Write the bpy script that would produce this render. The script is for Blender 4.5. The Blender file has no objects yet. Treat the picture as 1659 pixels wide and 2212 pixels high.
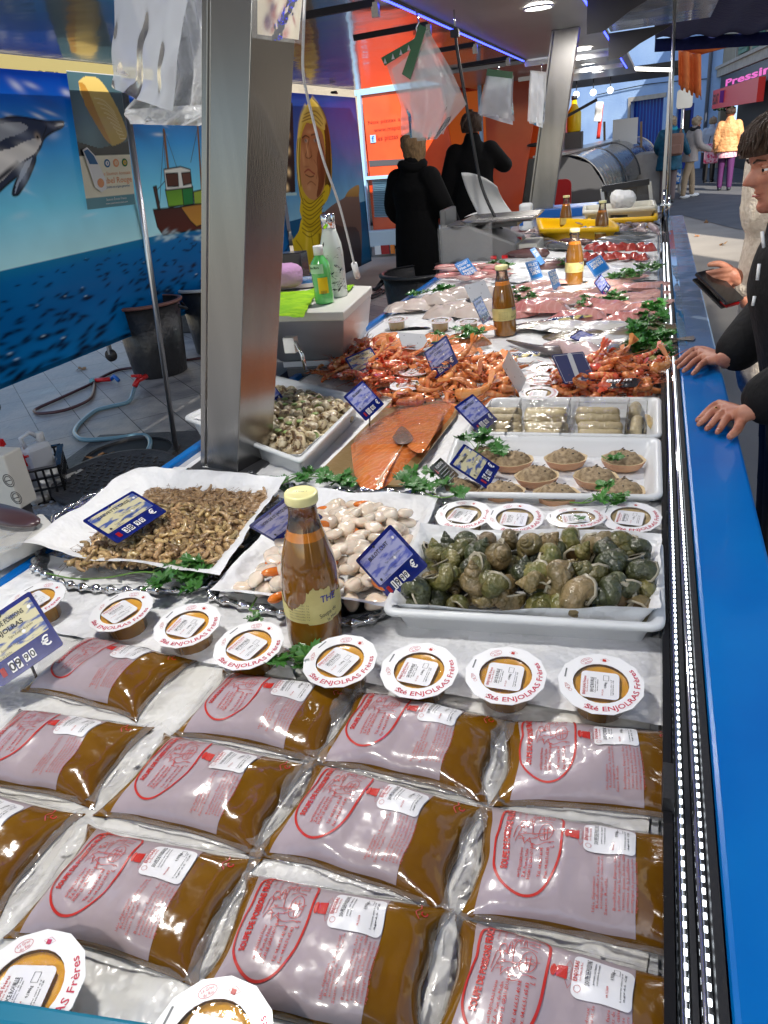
import bpy, bmesh, math, random
import numpy as np
from mathutils import Matrix, Vector, Euler, noise
PI=math.pi; R_=math.radians
sc=bpy.context.scene; col=sc.collection
# ------------------------------------------------------------------ camera
PW,PH,FL=1659.0,2212.0,1600.0            # picture frame units used for measuring
CAMZ=1.6
def _cam_axes(vx,vy,tilt):
    t=R_(tilt); cx,cy=PW/2,PH/2
    nd=np.array([math.sin(t),math.cos(t)])
    Y=np.array([vx-cx,vy-cy,FL]); Y/=np.linalg.norm(Y)
    dist=(np.array([cx,cy])-np.array([vx,vy]))@nd
    d=nd*(FL*FL/dist); N=np.array([d[0],d[1],FL]); N-=(N@Y)*Y; N/=np.linalg.norm(N)
    Z=-N; X=np.cross(Y,Z); return np.array([X,Y,Z])
RM=_cam_axes(1425,262,6.2)
cd=bpy.data.cameras.new('camera'); cam=bpy.data.objects.new('camera',cd); col.objects.link(cam); sc.camera=cam
cd.sensor_fit='VERTICAL'; cd.sensor_height=24; cd.lens=24*FL/PH; cd.clip_start=.05; cd.clip_end=600
cam.matrix_world=Matrix(((RM[0,0],-RM[0,1],-RM[0,2],0),(RM[1,0],-RM[1,1],-RM[1,2],0),(RM[2,0],-RM[2,1],-RM[2,2],CAMZ),(0,0,0,1)))
# ------------------------------------------------------------------ sky, sun, exposure
SUN_EL,SUN_AZ=R_(34),R_(148)             # azimuth clockwise from +Y
w=bpy.data.worlds.new('World'); sc.world=w; w.use_nodes=True
nt=w.node_tree; bg=nt.nodes['Background']; sk=nt.nodes.new('ShaderNodeTexSky'); sk.sky_type='NISHITA'; sk.sun_disc=False
sk.sun_elevation=SUN_EL; sk.sun_rotation=SUN_AZ; nt.links.new(sk.outputs[0],bg.inputs[0]); bg.inputs[1].default_value=.15
sl=bpy.data.lights.new('sun','SUN'); sl.energy=5; sl.angle=R_(.5); sl.color=(1,.93,.82); so=bpy.data.objects.new('sun',sl); col.objects.link(so)
_sd=Vector((math.sin(SUN_AZ)*math.cos(SUN_EL),math.cos(SUN_AZ)*math.cos(SUN_EL),math.sin(SUN_EL)))
so.rotation_euler=_sd.to_track_quat('Z','Y').to_euler(); so.location=_sd*30
vs=sc.view_settings; vs.view_transform='Standard'; vs.look='None'; vs.exposure=0.6; vs.gamma=1
sc.render.engine='CYCLES'; cy=sc.cycles; cy.use_denoising=True; cy.max_bounces=8; cy.diffuse_bounces=3; cy.glossy_bounces=4; cy.transparent_max_bounces=24; cy.transmission_bounces=4
cy.sample_clamp_indirect=6; cy.caustics_reflective=False; cy.caustics_refractive=False
# ------------------------------------------------------------------ measuring helpers: a point of the photo on a known plane of the place
def _ray(px,py): return RM@np.array([px-PW/2,py-PH/2,FL])
def D(px,py,z): w_=_ray(px,py); p=w_*((z-CAMZ)/w_[2]); return Vector((p[0],p[1],z))
def DX(px,py,X): w_=_ray(px,py); p=w_*(X/w_[0]); return Vector((X,p[1],p[2]+CAMZ))
def DY(px,py,Y): w_=_ray(px,py); p=w_*(Y/w_[1]); return Vector((p[0],Y,p[2]+CAMZ))
# ------------------------------------------------------------------ materials
def _sock(n,k,v):
    if k in n.inputs: n.inputs[k].default_value=v
def M(name,c,rough=.5,metal=0,c2=None,ns=8,bump=0,bs=60,spec=.5,coat=0,sss=0,rnd=0,emit=None,es=1,aniso=None,trans=0,ramp=(.35,.65),det=4,ior=None,crough=.05,vc=None,voro=False,tint=None):
    m=bpy.data.materials.new(name); m.use_nodes=True; t=m.node_tree; N=t.nodes; L=t.links; b=N['Principled BSDF']
    c4=(*c,1); b.inputs['Base Color'].default_value=c4; b.inputs['Roughness'].default_value=rough; b.inputs['Metallic'].default_value=metal
    _sock(b,'Specular IOR Level',spec); _sock(b,'Coat Weight',coat); _sock(b,'Coat Roughness',crough); _sock(b,'Transmission Weight',trans)
    if ior: b.inputs['IOR'].default_value=ior
    if sss: _sock(b,'Subsurface Weight',sss); b.inputs['Subsurface Radius'].default_value=(.012,.006,.004); _sock(b,'Subsurface Scale',1.0)
    tc=N.new('ShaderNodeTexCoord'); co=tc.outputs['Object']
    if aniso:
        mp=N.new('ShaderNodeMapping'); mp.inputs['Scale'].default_value=aniso; L.new(co,mp.inputs[0]); co=mp.outputs[0]
    out=None
    if c2 is not None:
        if voro: nz=N.new('ShaderNodeTexVoronoi'); nz.inputs['Scale'].default_value=ns; fo=nz.outputs['Distance']
        else: nz=N.new('ShaderNodeTexNoise'); nz.inputs['Scale'].default_value=ns; nz.inputs['Detail'].default_value=det; fo=nz.outputs['Fac']
        L.new(co,nz.inputs['Vector']); cr=N.new('ShaderNodeValToRGB'); cr.color_ramp.elements[0].position=ramp[0]; cr.color_ramp.elements[1].position=ramp[1]
        cr.color_ramp.elements[0].color=c4; cr.color_ramp.elements[1].color=(*c2,1); L.new(fo,cr.inputs[0]); out=cr.outputs[0]
    if vc:
        at=N.new('ShaderNodeAttribute'); at.attribute_name=vc; out=at.outputs['Color']
    if rnd:
        oi=N.new('ShaderNodeObjectInfo'); mr=N.new('ShaderNodeMapRange'); mr.inputs[3].default_value=1-rnd; mr.inputs[4].default_value=1+rnd; L.new(oi.outputs['Random'],mr.inputs[0])
        hs=N.new('ShaderNodeHueSaturation'); hs.inputs['Color'].default_value=c4
        if out: L.new(out,hs.inputs['Color'])
        L.new(mr.outputs[0],hs.inputs['Value'])
        mh=N.new('ShaderNodeMapRange'); mh.inputs[3].default_value=.5-.014*min(1,rnd*2); mh.inputs[4].default_value=.5+.014*min(1,rnd*2)
        ml=N.new('ShaderNodeMath'); ml.operation='FRACT'; mm=N.new('ShaderNodeMath'); mm.operation='MULTIPLY'; mm.inputs[1].default_value=7.3; L.new(oi.outputs['Random'],mm.inputs[0]); L.new(mm.outputs[0],ml.inputs[0]); L.new(ml.outputs[0],mh.inputs[0]); L.new(mh.outputs[0],hs.inputs['Hue'])
        out=hs.outputs[0]
    if out: L.new(out,b.inputs['Base Color'])
    if bump:
        nb=N.new('ShaderNodeTexNoise'); nb.inputs['Scale'].default_value=bs; nb.inputs['Detail'].default_value=3; L.new(co,nb.inputs['Vector'])
        bp=N.new('ShaderNodeBump'); bp.inputs['Strength'].default_value=min(1,bump); bp.inputs['Distance'].default_value=.6/bs*max(1,bump); L.new(nb.outputs['Fac'],bp.inputs['Height']); L.new(bp.outputs[0],b.inputs['Normal'])
        if coat: L.new(bp.outputs[0],b.inputs['Coat Normal'])
    if emit: b.inputs['Emission Color'].default_value=(*emit,1); b.inputs['Emission Strength'].default_value=es
    return m
def FILM(name,tint=(1,1,1),haze=.08,bs=60,bump=.6,rough=.08,blend=.35,hcol=(.85,.86,.88)):
    m=bpy.data.materials.new(name); m.use_nodes=True; t=m.node_tree; N=t.nodes; L=t.links; N.remove(N['Principled BSDF']); o=N['Material Output']
    tr=N.new('ShaderNodeBsdfTransparent'); tr.inputs[0].default_value=(*tint,1)
    gl=N.new('ShaderNodeBsdfGlossy'); gl.inputs['Roughness'].default_value=rough; df=N.new('ShaderNodeBsdfDiffuse'); df.inputs[0].default_value=(*hcol,1)
    lw=N.new('ShaderNodeLayerWeight'); lw.inputs['Blend'].default_value=blend
    nb=N.new('ShaderNodeTexNoise'); nb.inputs['Scale'].default_value=bs; tc=N.new('ShaderNodeTexCoord'); L.new(tc.outputs['Object'],nb.inputs['Vector'])
    bp=N.new('ShaderNodeBump'); bp.inputs['Strength'].default_value=bump; bp.inputs['Distance'].default_value=.4/bs; L.new(nb.outputs['Fac'],bp.inputs['Height'])
    L.new(bp.outputs[0],gl.inputs['Normal']); L.new(bp.outputs[0],lw.inputs['Normal'])
    m1=N.new('ShaderNodeMixShader'); m1.inputs[0].default_value=haze; L.new(tr.outputs[0],m1.inputs[1]); L.new(df.outputs[0],m1.inputs[2])
    m2=N.new('ShaderNodeMixShader'); L.new(lw.outputs['Fresnel'],m2.inputs[0]); L.new(m1.outputs[0],m2.inputs[1]); L.new(gl.outputs[0],m2.inputs[2]); L.new(m2.outputs[0],o.inputs[0])
    return m
# ------------------------------------------------------------------ mesh builder
class MB:
    def __init__(s): s.v=[];s.f=[];s.mi=[];s.mats=[];s.sm=[];s.col=None
    def slot(s,m):
        if m not in s.mats: s.mats.append(m)
        return s.mats.index(m)
    def add(s,vf,m,smooth=True,xf=None):
        v,f=vf; n=len(s.v); k=s.slot(m)
        if xf is not None: v=[xf@Vector(p) for p in v]
        s.v.extend([tuple(p) for p in v]); s.f.extend([tuple(i+n for i in q) for q in f]); s.mi.extend([k]*len(f)); s.sm.extend([smooth]*len(f)); return s
    def data(s,name):
        me=bpy.data.meshes.new(name); me.from_pydata(s.v,[],s.f)
        for m in s.mats: me.materials.append(m)
        me.polygons.foreach_set('material_index',s.mi); me.polygons.foreach_set('use_smooth',s.sm)
        if s.col is not None:
            a=me.color_attributes.new('Col','FLOAT_COLOR','POINT'); a.data.foreach_set('color',np.asarray(s.col,dtype=np.float32).ravel())
        me.update(); return me
def link(name,data,parent=None,loc=None,rot=None,mat=None):
    o=bpy.data.objects.new(name,data); col.objects.link(o)
    if parent is not None: o.parent=parent
    if loc is not None: o.location=loc
    if rot is not None: o.rotation_euler=rot
    if mat is not None: o.matrix_local=mat
    return o
def obj(name,mb,parent=None,loc=None,rot=None,bevel=0,auto=None,solid=0,subs=0):
    o=link(name,mb.data(name),parent,loc,rot)
    if bevel: b=o.modifiers.new('b','BEVEL'); b.width=bevel; b.segments=2; b.limit_method='ANGLE'; b.angle_limit=R_(40)
    if solid: b=o.modifiers.new('s','SOLIDIFY'); b.thickness=solid; b.offset=0
    if subs: b=o.modifiers.new('u','SUBSURF'); b.levels=subs; b.render_levels=subs
    return o
def thing(name,label,cat,loc=(0,0,0),rot=None,group=None):
    o=bpy.data.objects.new(name,None); col.objects.link(o); o.location=loc
    if rot is not None: o.rotation_euler=rot if not isinstance(rot,(int,float)) else (0,0,rot)
    return tag(o,label,cat,group)
def tag(o,label,cat,group=None,kind=None):
    if label: o['label']=label
    if cat: o['category']=cat
    if group: o['group']=group
    if kind: o['kind']=kind
    return o
def struct(o): o['kind']='structure'; return o
_kids={}
def dup(root,loc=None,rot=None,label=None,group=None,scale=None,mat=None):
    def cp(o,par):
        c=o.copy(); col.objects.link(c)
        if par is not None: c.parent=par
        for k in list(o.children): cp(k,c)
        return c
    r=cp(root,None)
    if loc is not None: r.location=loc
    if rot is not None: r.rotation_euler=rot if not isinstance(rot,(int,float)) else (0,0,rot)
    if mat is not None: r.matrix_world=mat
    if scale is not None: r.scale=scale if not isinstance(scale,(int,float)) else (scale,)*3
    if label: r['label']=label
    if group: r['group']=group
    return r
# ------------------------------------------------------------------ primitives -> (verts, faces)
def box(cx,cy,cz,sx,sy,sz):
    x,y,z=sx/2,sy/2,sz/2
    v=[(cx+a*x,cy+b*y,cz+c*z) for a in(-1,1) for b in(-1,1) for c in(-1,1)]
    return v,[(0,1,3,2),(4,6,7,5),(0,4,5,1),(2,3,7,6),(0,2,6,4),(1,5,7,3)]
def prism(pts,z0,z1):
    n=len(pts); v=[(x,y,z0) for x,y in pts]+[(x,y,z1) for x,y in pts]
    return v,[tuple(range(n-1,-1,-1)),tuple(range(n,2*n))]+[(i,(i+1)%n,n+(i+1)%n,n+i) for i in range(n)]
def lathe(prof,n=24,cap=True,sq=1):
    v=[];f=[];k=len(prof)
    for r,z in prof:
        for i in range(n): a=2*PI*i/n; v.append((r*math.cos(a),r*math.sin(a)*sq,z))
    for j in range(k-1):
        for i in range(n): f.append((j*n+i,j*n+(i+1)%n,(j+1)*n+(i+1)%n,(j+1)*n+i))
    if cap: f.append(tuple(range(n-1,-1,-1))); f.append(tuple((k-1)*n+i for i in range(n)))
    return v,f
def tube(pts,r,n=8,cap=True,flat=1,up=None):
    P=[Vector(p) for p in pts]; K=len(P); rr=r if isinstance(r,(list,tuple)) else [r]*K; v=[];f=[]
    t=(P[1]-P[0]).normalized(); a=Vector(up) if up else (Vector((0,0,1)) if abs(t.z)<.9 else Vector((1,0,0)))
    for k in range(K):
        t=((P[min(k+1,K-1)]-P[max(k-1,0)])).normalized(); u=(a-a.dot(t)*t)
        u=u.normalized() if u.length>1e-6 else t.orthogonal().normalized()
        w_=t.cross(u); a=u
        for i in range(n): an=2*PI*i/n; v.append(P[k]+(u*math.cos(an)*flat+w_*math.sin(an))*rr[k])
    for k in range(K-1):
        for i in range(n): f.append((k*n+i,k*n+(i+1)%n,(k+1)*n+(i+1)%n,(k+1)*n+i))
    if cap: f.append(tuple(range(n-1,-1,-1))); f.append(tuple((K-1)*n+i for i in range(n)))
    return v,f
def grid(fn,nu,nv,wrap=False):
    v=[fn(i/(nu-1),j/(nv-1)) for j in range(nv) for i in range(nu)]
    f=[(j*nu+i,j*nu+i+1,(j+1)*nu+i+1,(j+1)*nu+i) for j in range(nv-1) for i in range(nu-1)]
    return v,f
def ell(rx,ry,rz,n=16,m=10,c=(0,0,0),e=1):
    v=[];f=[]
    for j in range(m+1):
        p=PI*j/m
        for i in range(n):
            a=2*PI*i/n; v.append((c[0]+rx*math.sin(p)**e*math.cos(a),c[1]+ry*math.sin(p)**e*math.sin(a),c[2]-rz*math.cos(p)))
    for j in range(m):
        for i in range(n): f.append((j*n+i,j*n+(i+1)%n,(j+1)*n+(i+1)%n,(j+1)*n+i))
    return v,f
def lumpy(vf,amp,fr,seed=0):
    v,f=vf; o=Vector((seed*3.1,seed*1.7,seed*.9)); out=[]
    for p in v:
        p=Vector(p); out.append(p*(1+amp*noise.noise(p*fr+o)))
    return out,f
def spline(P,n):
    P=[Vector(p) for p in P]; out=[]; K=len(P)
    for k in range(K-1):
        p0,p1,p2,p3=P[max(k-1,0)],P[k],P[k+1],P[min(k+2,K-1)]
        for i in range(n):
            t=i/n; out.append(.5*((2*p1)+(p2-p0)*t+(2*p0-5*p1+4*p2-p3)*t*t+(3*p1-p0-3*p2+p3)*t**3))
    out.append(P[-1]); return out
_tx={}
def text_geo(s,bold=0,res=2):
    k=(s,bold,res)
    if k in _tx: return _tx[k]
    cu=bpy.data.curves.new('t','FONT'); cu.body=s; cu.resolution_u=res; cu.offset=bold; cu.size=1
    o=bpy.data.objects.new('t',cu); me=bpy.data.meshes.new_from_object(o); me.calc_loop_triangles()
    V=[(v.co.x,v.co.y) for v in me.vertices]; F=[tuple(t.vertices) for t in me.loop_triangles]
    bpy.data.objects.remove(o); bpy.data.curves.remove(cu); bpy.data.meshes.remove(me)
    xs=[p[0] for p in V] or [0]; _tx[k]=(V,F,min(xs),max(xs)); return _tx[k]
def text(s,h,x=0,y=0,ang=0,bold=0,w=None,align='c',res=2,fn=None,maxe=None,z=0):
    """flat lettering; cap height h, at (x,y), turned by ang; w forces the width; fn maps (x,y)->3D"""
    V,F,a,b=text_geo(s,bold,res); k=h/.69; kx=k if w is None else w/max(b-a,1e-6)
    ox={'c':-(a+b)/2,'l':-a,'r':-b}[align]; ca,sa=math.cos(ang),math.sin(ang)
    P=[((p[0]+ox)*kx,(p[1]-.345)*k) for p in V]
    P=[(x+ca*p[0]-sa*p[1],y+sa*p[0]+ca*p[1]) for p in P]
    if maxe: P,F=refine(P,F,maxe)
    if fn: return [fn(*p) for p in P],F
    return [(p[0],p[1],z) for p in P],F
def refine(P,F,L):
    P=list(P); F=list(F); out=[]; mid={}
    while F:
        a,b,c=F.pop(); e=[(a,b),(b,c),(c,a)]; d=[math.dist(P[i],P[j]) for i,j in e]; k=d.index(max(d))
        if d[k]<=L: out.append((a,b,c)); continue
        i,j=e[k]; o=(a,b,c)[(k+2)%3]; key=(min(i,j),max(i,j))
        if key not in mid: P.append(tuple((P[i][q]+P[j][q])/2 for q in range(len(P[i])))); mid[key]=len(P)-1
        m=mid[key]; F.append((i,m,o)); F.append((m,j,o))
    return P,out
def ribbon(pts,w,closed=False):
    """flat 2D line of width w -> verts2d, faces"""
    P=[Vector(p) for p in pts]; n=len(P); V=[];F=[]
    for k in range(n):
        a=P[(k-1)%n] if closed else P[max(k-1,0)]; b=P[(k+1)%n] if closed else P[min(k+1,n-1)]
        t=(b-a); t=t.normalized() if t.length>0 else Vector((1,0)); q=Vector((-t.y,t.x))*w/2
        V+= [tuple(P[k]+q),tuple(P[k]-q)]
    for k in range(n if closed else n-1):
        i,j=2*k,2*((k+1)%n); F+=[(i,i+1,j+1),(i,j+1,j)]
    return V,F
def flat3(VF,fn=None,z=0,maxe=None):
    V,F=VF
    if maxe: V,F=refine(V,[f if len(f)==3 else f for f in F],maxe)
    return [fn(*p) if fn else (p[0],p[1],z) for p in V],F
def poly(pts,z=0): return [(p[0],p[1],z) for p in pts],[tuple(range(len(pts)))]
def rrect(w,h,r,n=5,cx=0,cy=0):
    o=[]
    for sx,sy,a0 in ((1,1,0),(-1,1,90),(-1,-1,180),(1,-1,270)):
        for i in range(n+1): a=R_(a0+90*i/n); o.append((cx+sx*(w/2-r)+r*math.cos(a),cy+sy*(h/2-r)+r*math.sin(a)))
    return o
def circ(r,n=24,cx=0,cy=0,a0=0,ry=None): return [(cx+r*math.cos(a0+2*PI*i/n),cy+(ry or r)*math.sin(a0+2*PI*i/n)) for i in range(n)]
def ring(ro,ri,z0,z1,no,a0=0):
    """washer"""
    o=circ(ro,no,a0=a0); i=circ(ri,no,a0=a0); v=[(*p,z0) for p in o]+[(*p,z1) for p in o]+[(*p,z0) for p in i]+[(*p,z1) for p in i]; n=no; f=[]
    for k in range(n):
        q=(k+1)%n; f+=[(k,q,n+q,n+k),(n+k,n+q,3*n+q,3*n+k),(2*n+q,2*n+k,3*n+k,3*n+q),(k,2*n+k,2*n+q,q)]
    return v,f
def frame_between(a,b,w,d,roll=0):
    """matrix mapping a unit box (z along) between two points"""
    a,b=Vector(a),Vector(b); z=(b-a); L=z.length; q=z.to_track_quat('Z','Y'); return Matrix.Translation((a+b)/2)@q.to_matrix().to_4x4()@Matrix.Rotation(roll,4,'Z')@Matrix.Diagonal((w,d,L,1))
def beam(a,b,w,d,roll=0): 
    m=frame_between(a,b,w,d,roll); v,f=box(0,0,0,1,1,1); return [m@Vector(p) for p in v],f
# painted pictures: a fine grid of points carrying flat colours
class Canvas:
    def __init__(s,x0,x1,y0,y1,res):
        s.nx=int((x1-x0)/res)+1; s.ny=int((y1-y0)/res)+1; s.b=(x0,x1,y0,y1)
        xs=np.linspace(x0,x1,s.nx); ys=np.linspace(y0,y1,s.ny); s.X,s.Y=np.meshgrid(xs,ys); s.C=np.ones((s.ny,s.nx,3)); s.rng=np.random.RandomState(3)
    def inside(s,P):
        X,Y=s.X,s.Y; r=np.zeros(X.shape,bool); n=len(P)
        for i in range(n):
            x1,y1=P[i][:2]; x2,y2=P[(i+1)%n][:2]
            if y1==y2: continue
            r^=((Y<y1)!=(Y<y2))&(X<(x2-x1)*(Y-y1)/(y2-y1)+x1)
        return r
    def fill(s,P,c,c2=None,axis=1):
        m=s.inside(P)
        if not m.any(): return
        if c2 is None: s.C[m]=c
        else:
            v=(s.Y if axis else s.X)[m]; t=((v-v.min())/max(v.max()-v.min(),1e-6))[:,None]; s.C[m]=np.array(c)*(1-t)+np.array(c2)*t
    def dist(s,P):
        d=np.full(s.X.shape,1e9)
        for (x1,y1),(x2,y2) in zip([p[:2] for p in P[:-1]],[p[:2] for p in P[1:]]):
            L=(x2-x1)**2+(y2-y1)**2+1e-12; t=np.clip(((s.X-x1)*(x2-x1)+(s.Y-y1)*(y2-y1))/L,0,1); d=np.minimum(d,np.hypot(s.X-x1-t*(x2-x1),s.Y-y1-t*(y2-y1)))
        return d
    def stroke(s,P,w,c,soft=0):
        d=s.dist(P); a=np.clip((w/2-d)/(soft or 1e-4)+.5,0,1)[...,None]; s.C=s.C*(1-a)+np.array(c)*a
    def blob(s,x,y,rx,ry,c,k=1,ang=0):
        ca,sa=math.cos(ang),math.sin(ang); dx=s.X-x; dy=s.Y-y; u=(ca*dx+sa*dy)/rx; v=(-sa*dx+ca*dy)/ry
        a=(np.exp(-(u*u+v*v)*1.5)*k)[...,None]; s.C=s.C*(1-a)+np.array(c)*a
    def nz(s,amp,sc_):
        h=np.zeros(s.X.shape); 
        for o in range(3):
            ny,nx=max(2,int(s.ny/(sc_/2**o))+2),max(2,int(s.nx/(sc_/2**o))+2); g=s.rng.rand(ny,nx)
            yi=np.linspace(0,ny-1.001,s.ny); xi=np.linspace(0,nx-1.001,s.nx); y0=yi.astype(int); x0=xi.astype(int); fy=(yi-y0)[:,None]; fx=(xi-x0)[None]
            h+=(g[y0][:,x0]*(1-fy)*(1-fx)+g[y0+1][:,x0]*fy*(1-fx)+g[y0][:,x0+1]*(1-fy)*fx+g[y0+1][:,x0+1]*fy*fx)/2**o
        return (h/1.75-.5)*amp
    def mb(s,fn,m):
        b=MB(); V=[fn(x,y) for x,y in zip(s.X.ravel(),s.Y.ravel())]; nx=s.nx
        F=[(j*nx+i,j*nx+i+1,(j+1)*nx+i+1,(j+1)*nx+i) for j in range(s.ny-1) for i in range(nx-1)]
        b.add((V,F),m,True); b.col=np.concatenate([np.clip(s.C,0,1).reshape(-1,3),np.ones((s.nx*s.ny,1))],1); return b
def skin(name,nodes,edges,mat,parent=None,subs=2,flat=None):
    """a continuous body grown round a skeleton: nodes {key:(x,y,z,r)}; first node is the root"""
    ks=list(nodes); me=bpy.data.meshes.new(name); me.from_pydata([nodes[k][:3] for k in ks],[(ks.index(a),ks.index(b)) for a,b in edges],[])
    me.materials.append(mat); o=link(name,me,parent); sm=o.modifiers.new('skin','SKIN'); sm.use_smooth_shade=True; sm.branch_smoothing=.6
    if not me.skin_vertices: me.attributes
    d=me.skin_vertices[0].data if me.skin_vertices else None
    if d is not None:
        for i,k in enumerate(ks):
            r=nodes[k][3]; d[i].radius=(r,r) if not isinstance(r,tuple) else r; d[i].use_root=(i==0)
    u=o.modifiers.new('u','SUBSURF'); u.levels=subs; u.render_levels=subs
    return o
def S(r,g,b): return tuple((c/255)**2.2 for c in (r,g,b))
# ------------------------------------------------------------------ shared materials
m_steel=M('brushed steel',(.40,.39,.38),.26,1,c2=(.26,.255,.25),ns=6,bump=.15,bs=300,aniso=(1,1,.04))
m_chrome=M('chrome',(.72,.73,.75),.08,1)
m_alu=M('aluminium',(.55,.56,.57),.3,1)
m_black=M('black rubber',(.012,.012,.014),.5,bump=.2,bs=200)
m_blackgl=M('black gloss plastic',(.012,.012,.014),.18,coat=.4)
m_dkgrey=M('dark grey plastic',(.07,.072,.078),.4)
m_blue=M('blue laminate',S(0,112,190),.28,coat=.2,c2=S(0,96,178),ns=3,spec=.3)
m_bluepl=M('blue plastic',S(10,95,180),.35)
m_white=M('white plastic',(.72,.74,.75),.3,sss=.0,bump=.1,bs=120)
m_paper=M('butcher paper',(.80,.81,.82),.55,bump=.6,bs=16,c2=(.76,.77,.79),ns=5)
m_card=M('white card',(.82,.82,.82),.4)
m_led=M('white LED',(.9,.95,1),.5,emit=(.85,.93,1),es=4)
m_blueled=M('blue LED',(.05,.05,1),.5,emit=(.04,.06,1),es=5)
# ------------------------------------------------------------------ ground
def M_ground():
    m=M('asphalt',(.30,.27,.235),.85,c2=(.40,.36,.31),ns=1.2,bump=.6,bs=90,det=8,ramp=(.3,.7)); return m
def M_slab():
    m=M('stone paving',(.30,.30,.31),.55,bump=.3,bs=30); t=m.node_tree; N=t.nodes; L=t.links; b=N['Principled BSDF']
    tc=N.new('ShaderNodeTexCoord'); mp=N.new('ShaderNodeMapping'); mp.inputs['Rotation'].default_value=(0,0,R_(41)); L.new(tc.outputs['Object'],mp.inputs[0])
    br=N.new('ShaderNodeTexBrick'); br.inputs['Scale'].default_value=1; br.inputs['Brick Width'].default_value=.55; br.inputs['Row Height'].default_value=.305; br.inputs['Mortar Size'].default_value=.004; br.inputs['Mortar Smooth'].default_value=.2
    br.inputs['Color1'].default_value=(.42,.41,.395,1); br.inputs['Color2'].default_value=(.30,.30,.31,1); br.inputs['Mortar'].default_value=(.05,.05,.05,1); L.new(mp.outputs[0],br.inputs[0])
    nz=N.new('ShaderNodeTexNoise'); nz.inputs['Scale'].default_value=3.5; nz.inputs['Detail'].default_value=7; L.new(tc.outputs['Object'],nz.inputs['Vector'])
    cr=N.new('ShaderNodeValToRGB'); cr.color_ramp.elements[0].position=.35; cr.color_ramp.elements[0].color=(.55,.55,.58,1); cr.color_ramp.elements[1].position=.65; cr.color_ramp.elements[1].color=(1.15,1.1,1.05,1); L.new(nz.outputs['Fac'],cr.inputs[0])
    mx=N.new('ShaderNodeMixRGB'); mx.blend_type='MULTIPLY'; mx.inputs[0].default_value=1; L.new(br.outputs[0],mx.inputs[1]); L.new(cr.outputs[0],mx.inputs[2]); L.new(mx.outputs[0],b.inputs['Base Color']); 
    mr=N.new('ShaderNodeMapRange'); mr.inputs[3].default_value=.25; mr.inputs[4].default_value=.75; L.new(nz.outputs['Fac'],mr.inputs[0]); L.new(mr.outputs[0],b.inputs['Roughness']); return m
g=MB().add(([(-200,-200,0),(200,-200,0),(200,200,0),(-200,200,0)],[(0,1,2,3)]),M_ground()); struct(obj('ground',g))
g=MB().add(([(-9,-3,.004),(-.2,-3,.004),(-.2,9.6,.004),(-9,9.6,.004)],[(0,1,2,3)]),M_slab()); struct(obj('paving',g))
m_asph=M('dark asphalt',(.10,.105,.115),.8,c2=(.14,.14,.145),ns=2,bump=.6,bs=110,det=8)
g=MB().add(([(-9,16.3,.006),(.5,15.6,.006),(1.2,13.2,.006),(2.6,11.2,.006),(6,9.3,.006),(9,9.3,.006),(9,60,.006),(-9,60,.006)],[tuple(range(8))]),m_asph); struct(obj('road',g))
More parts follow.
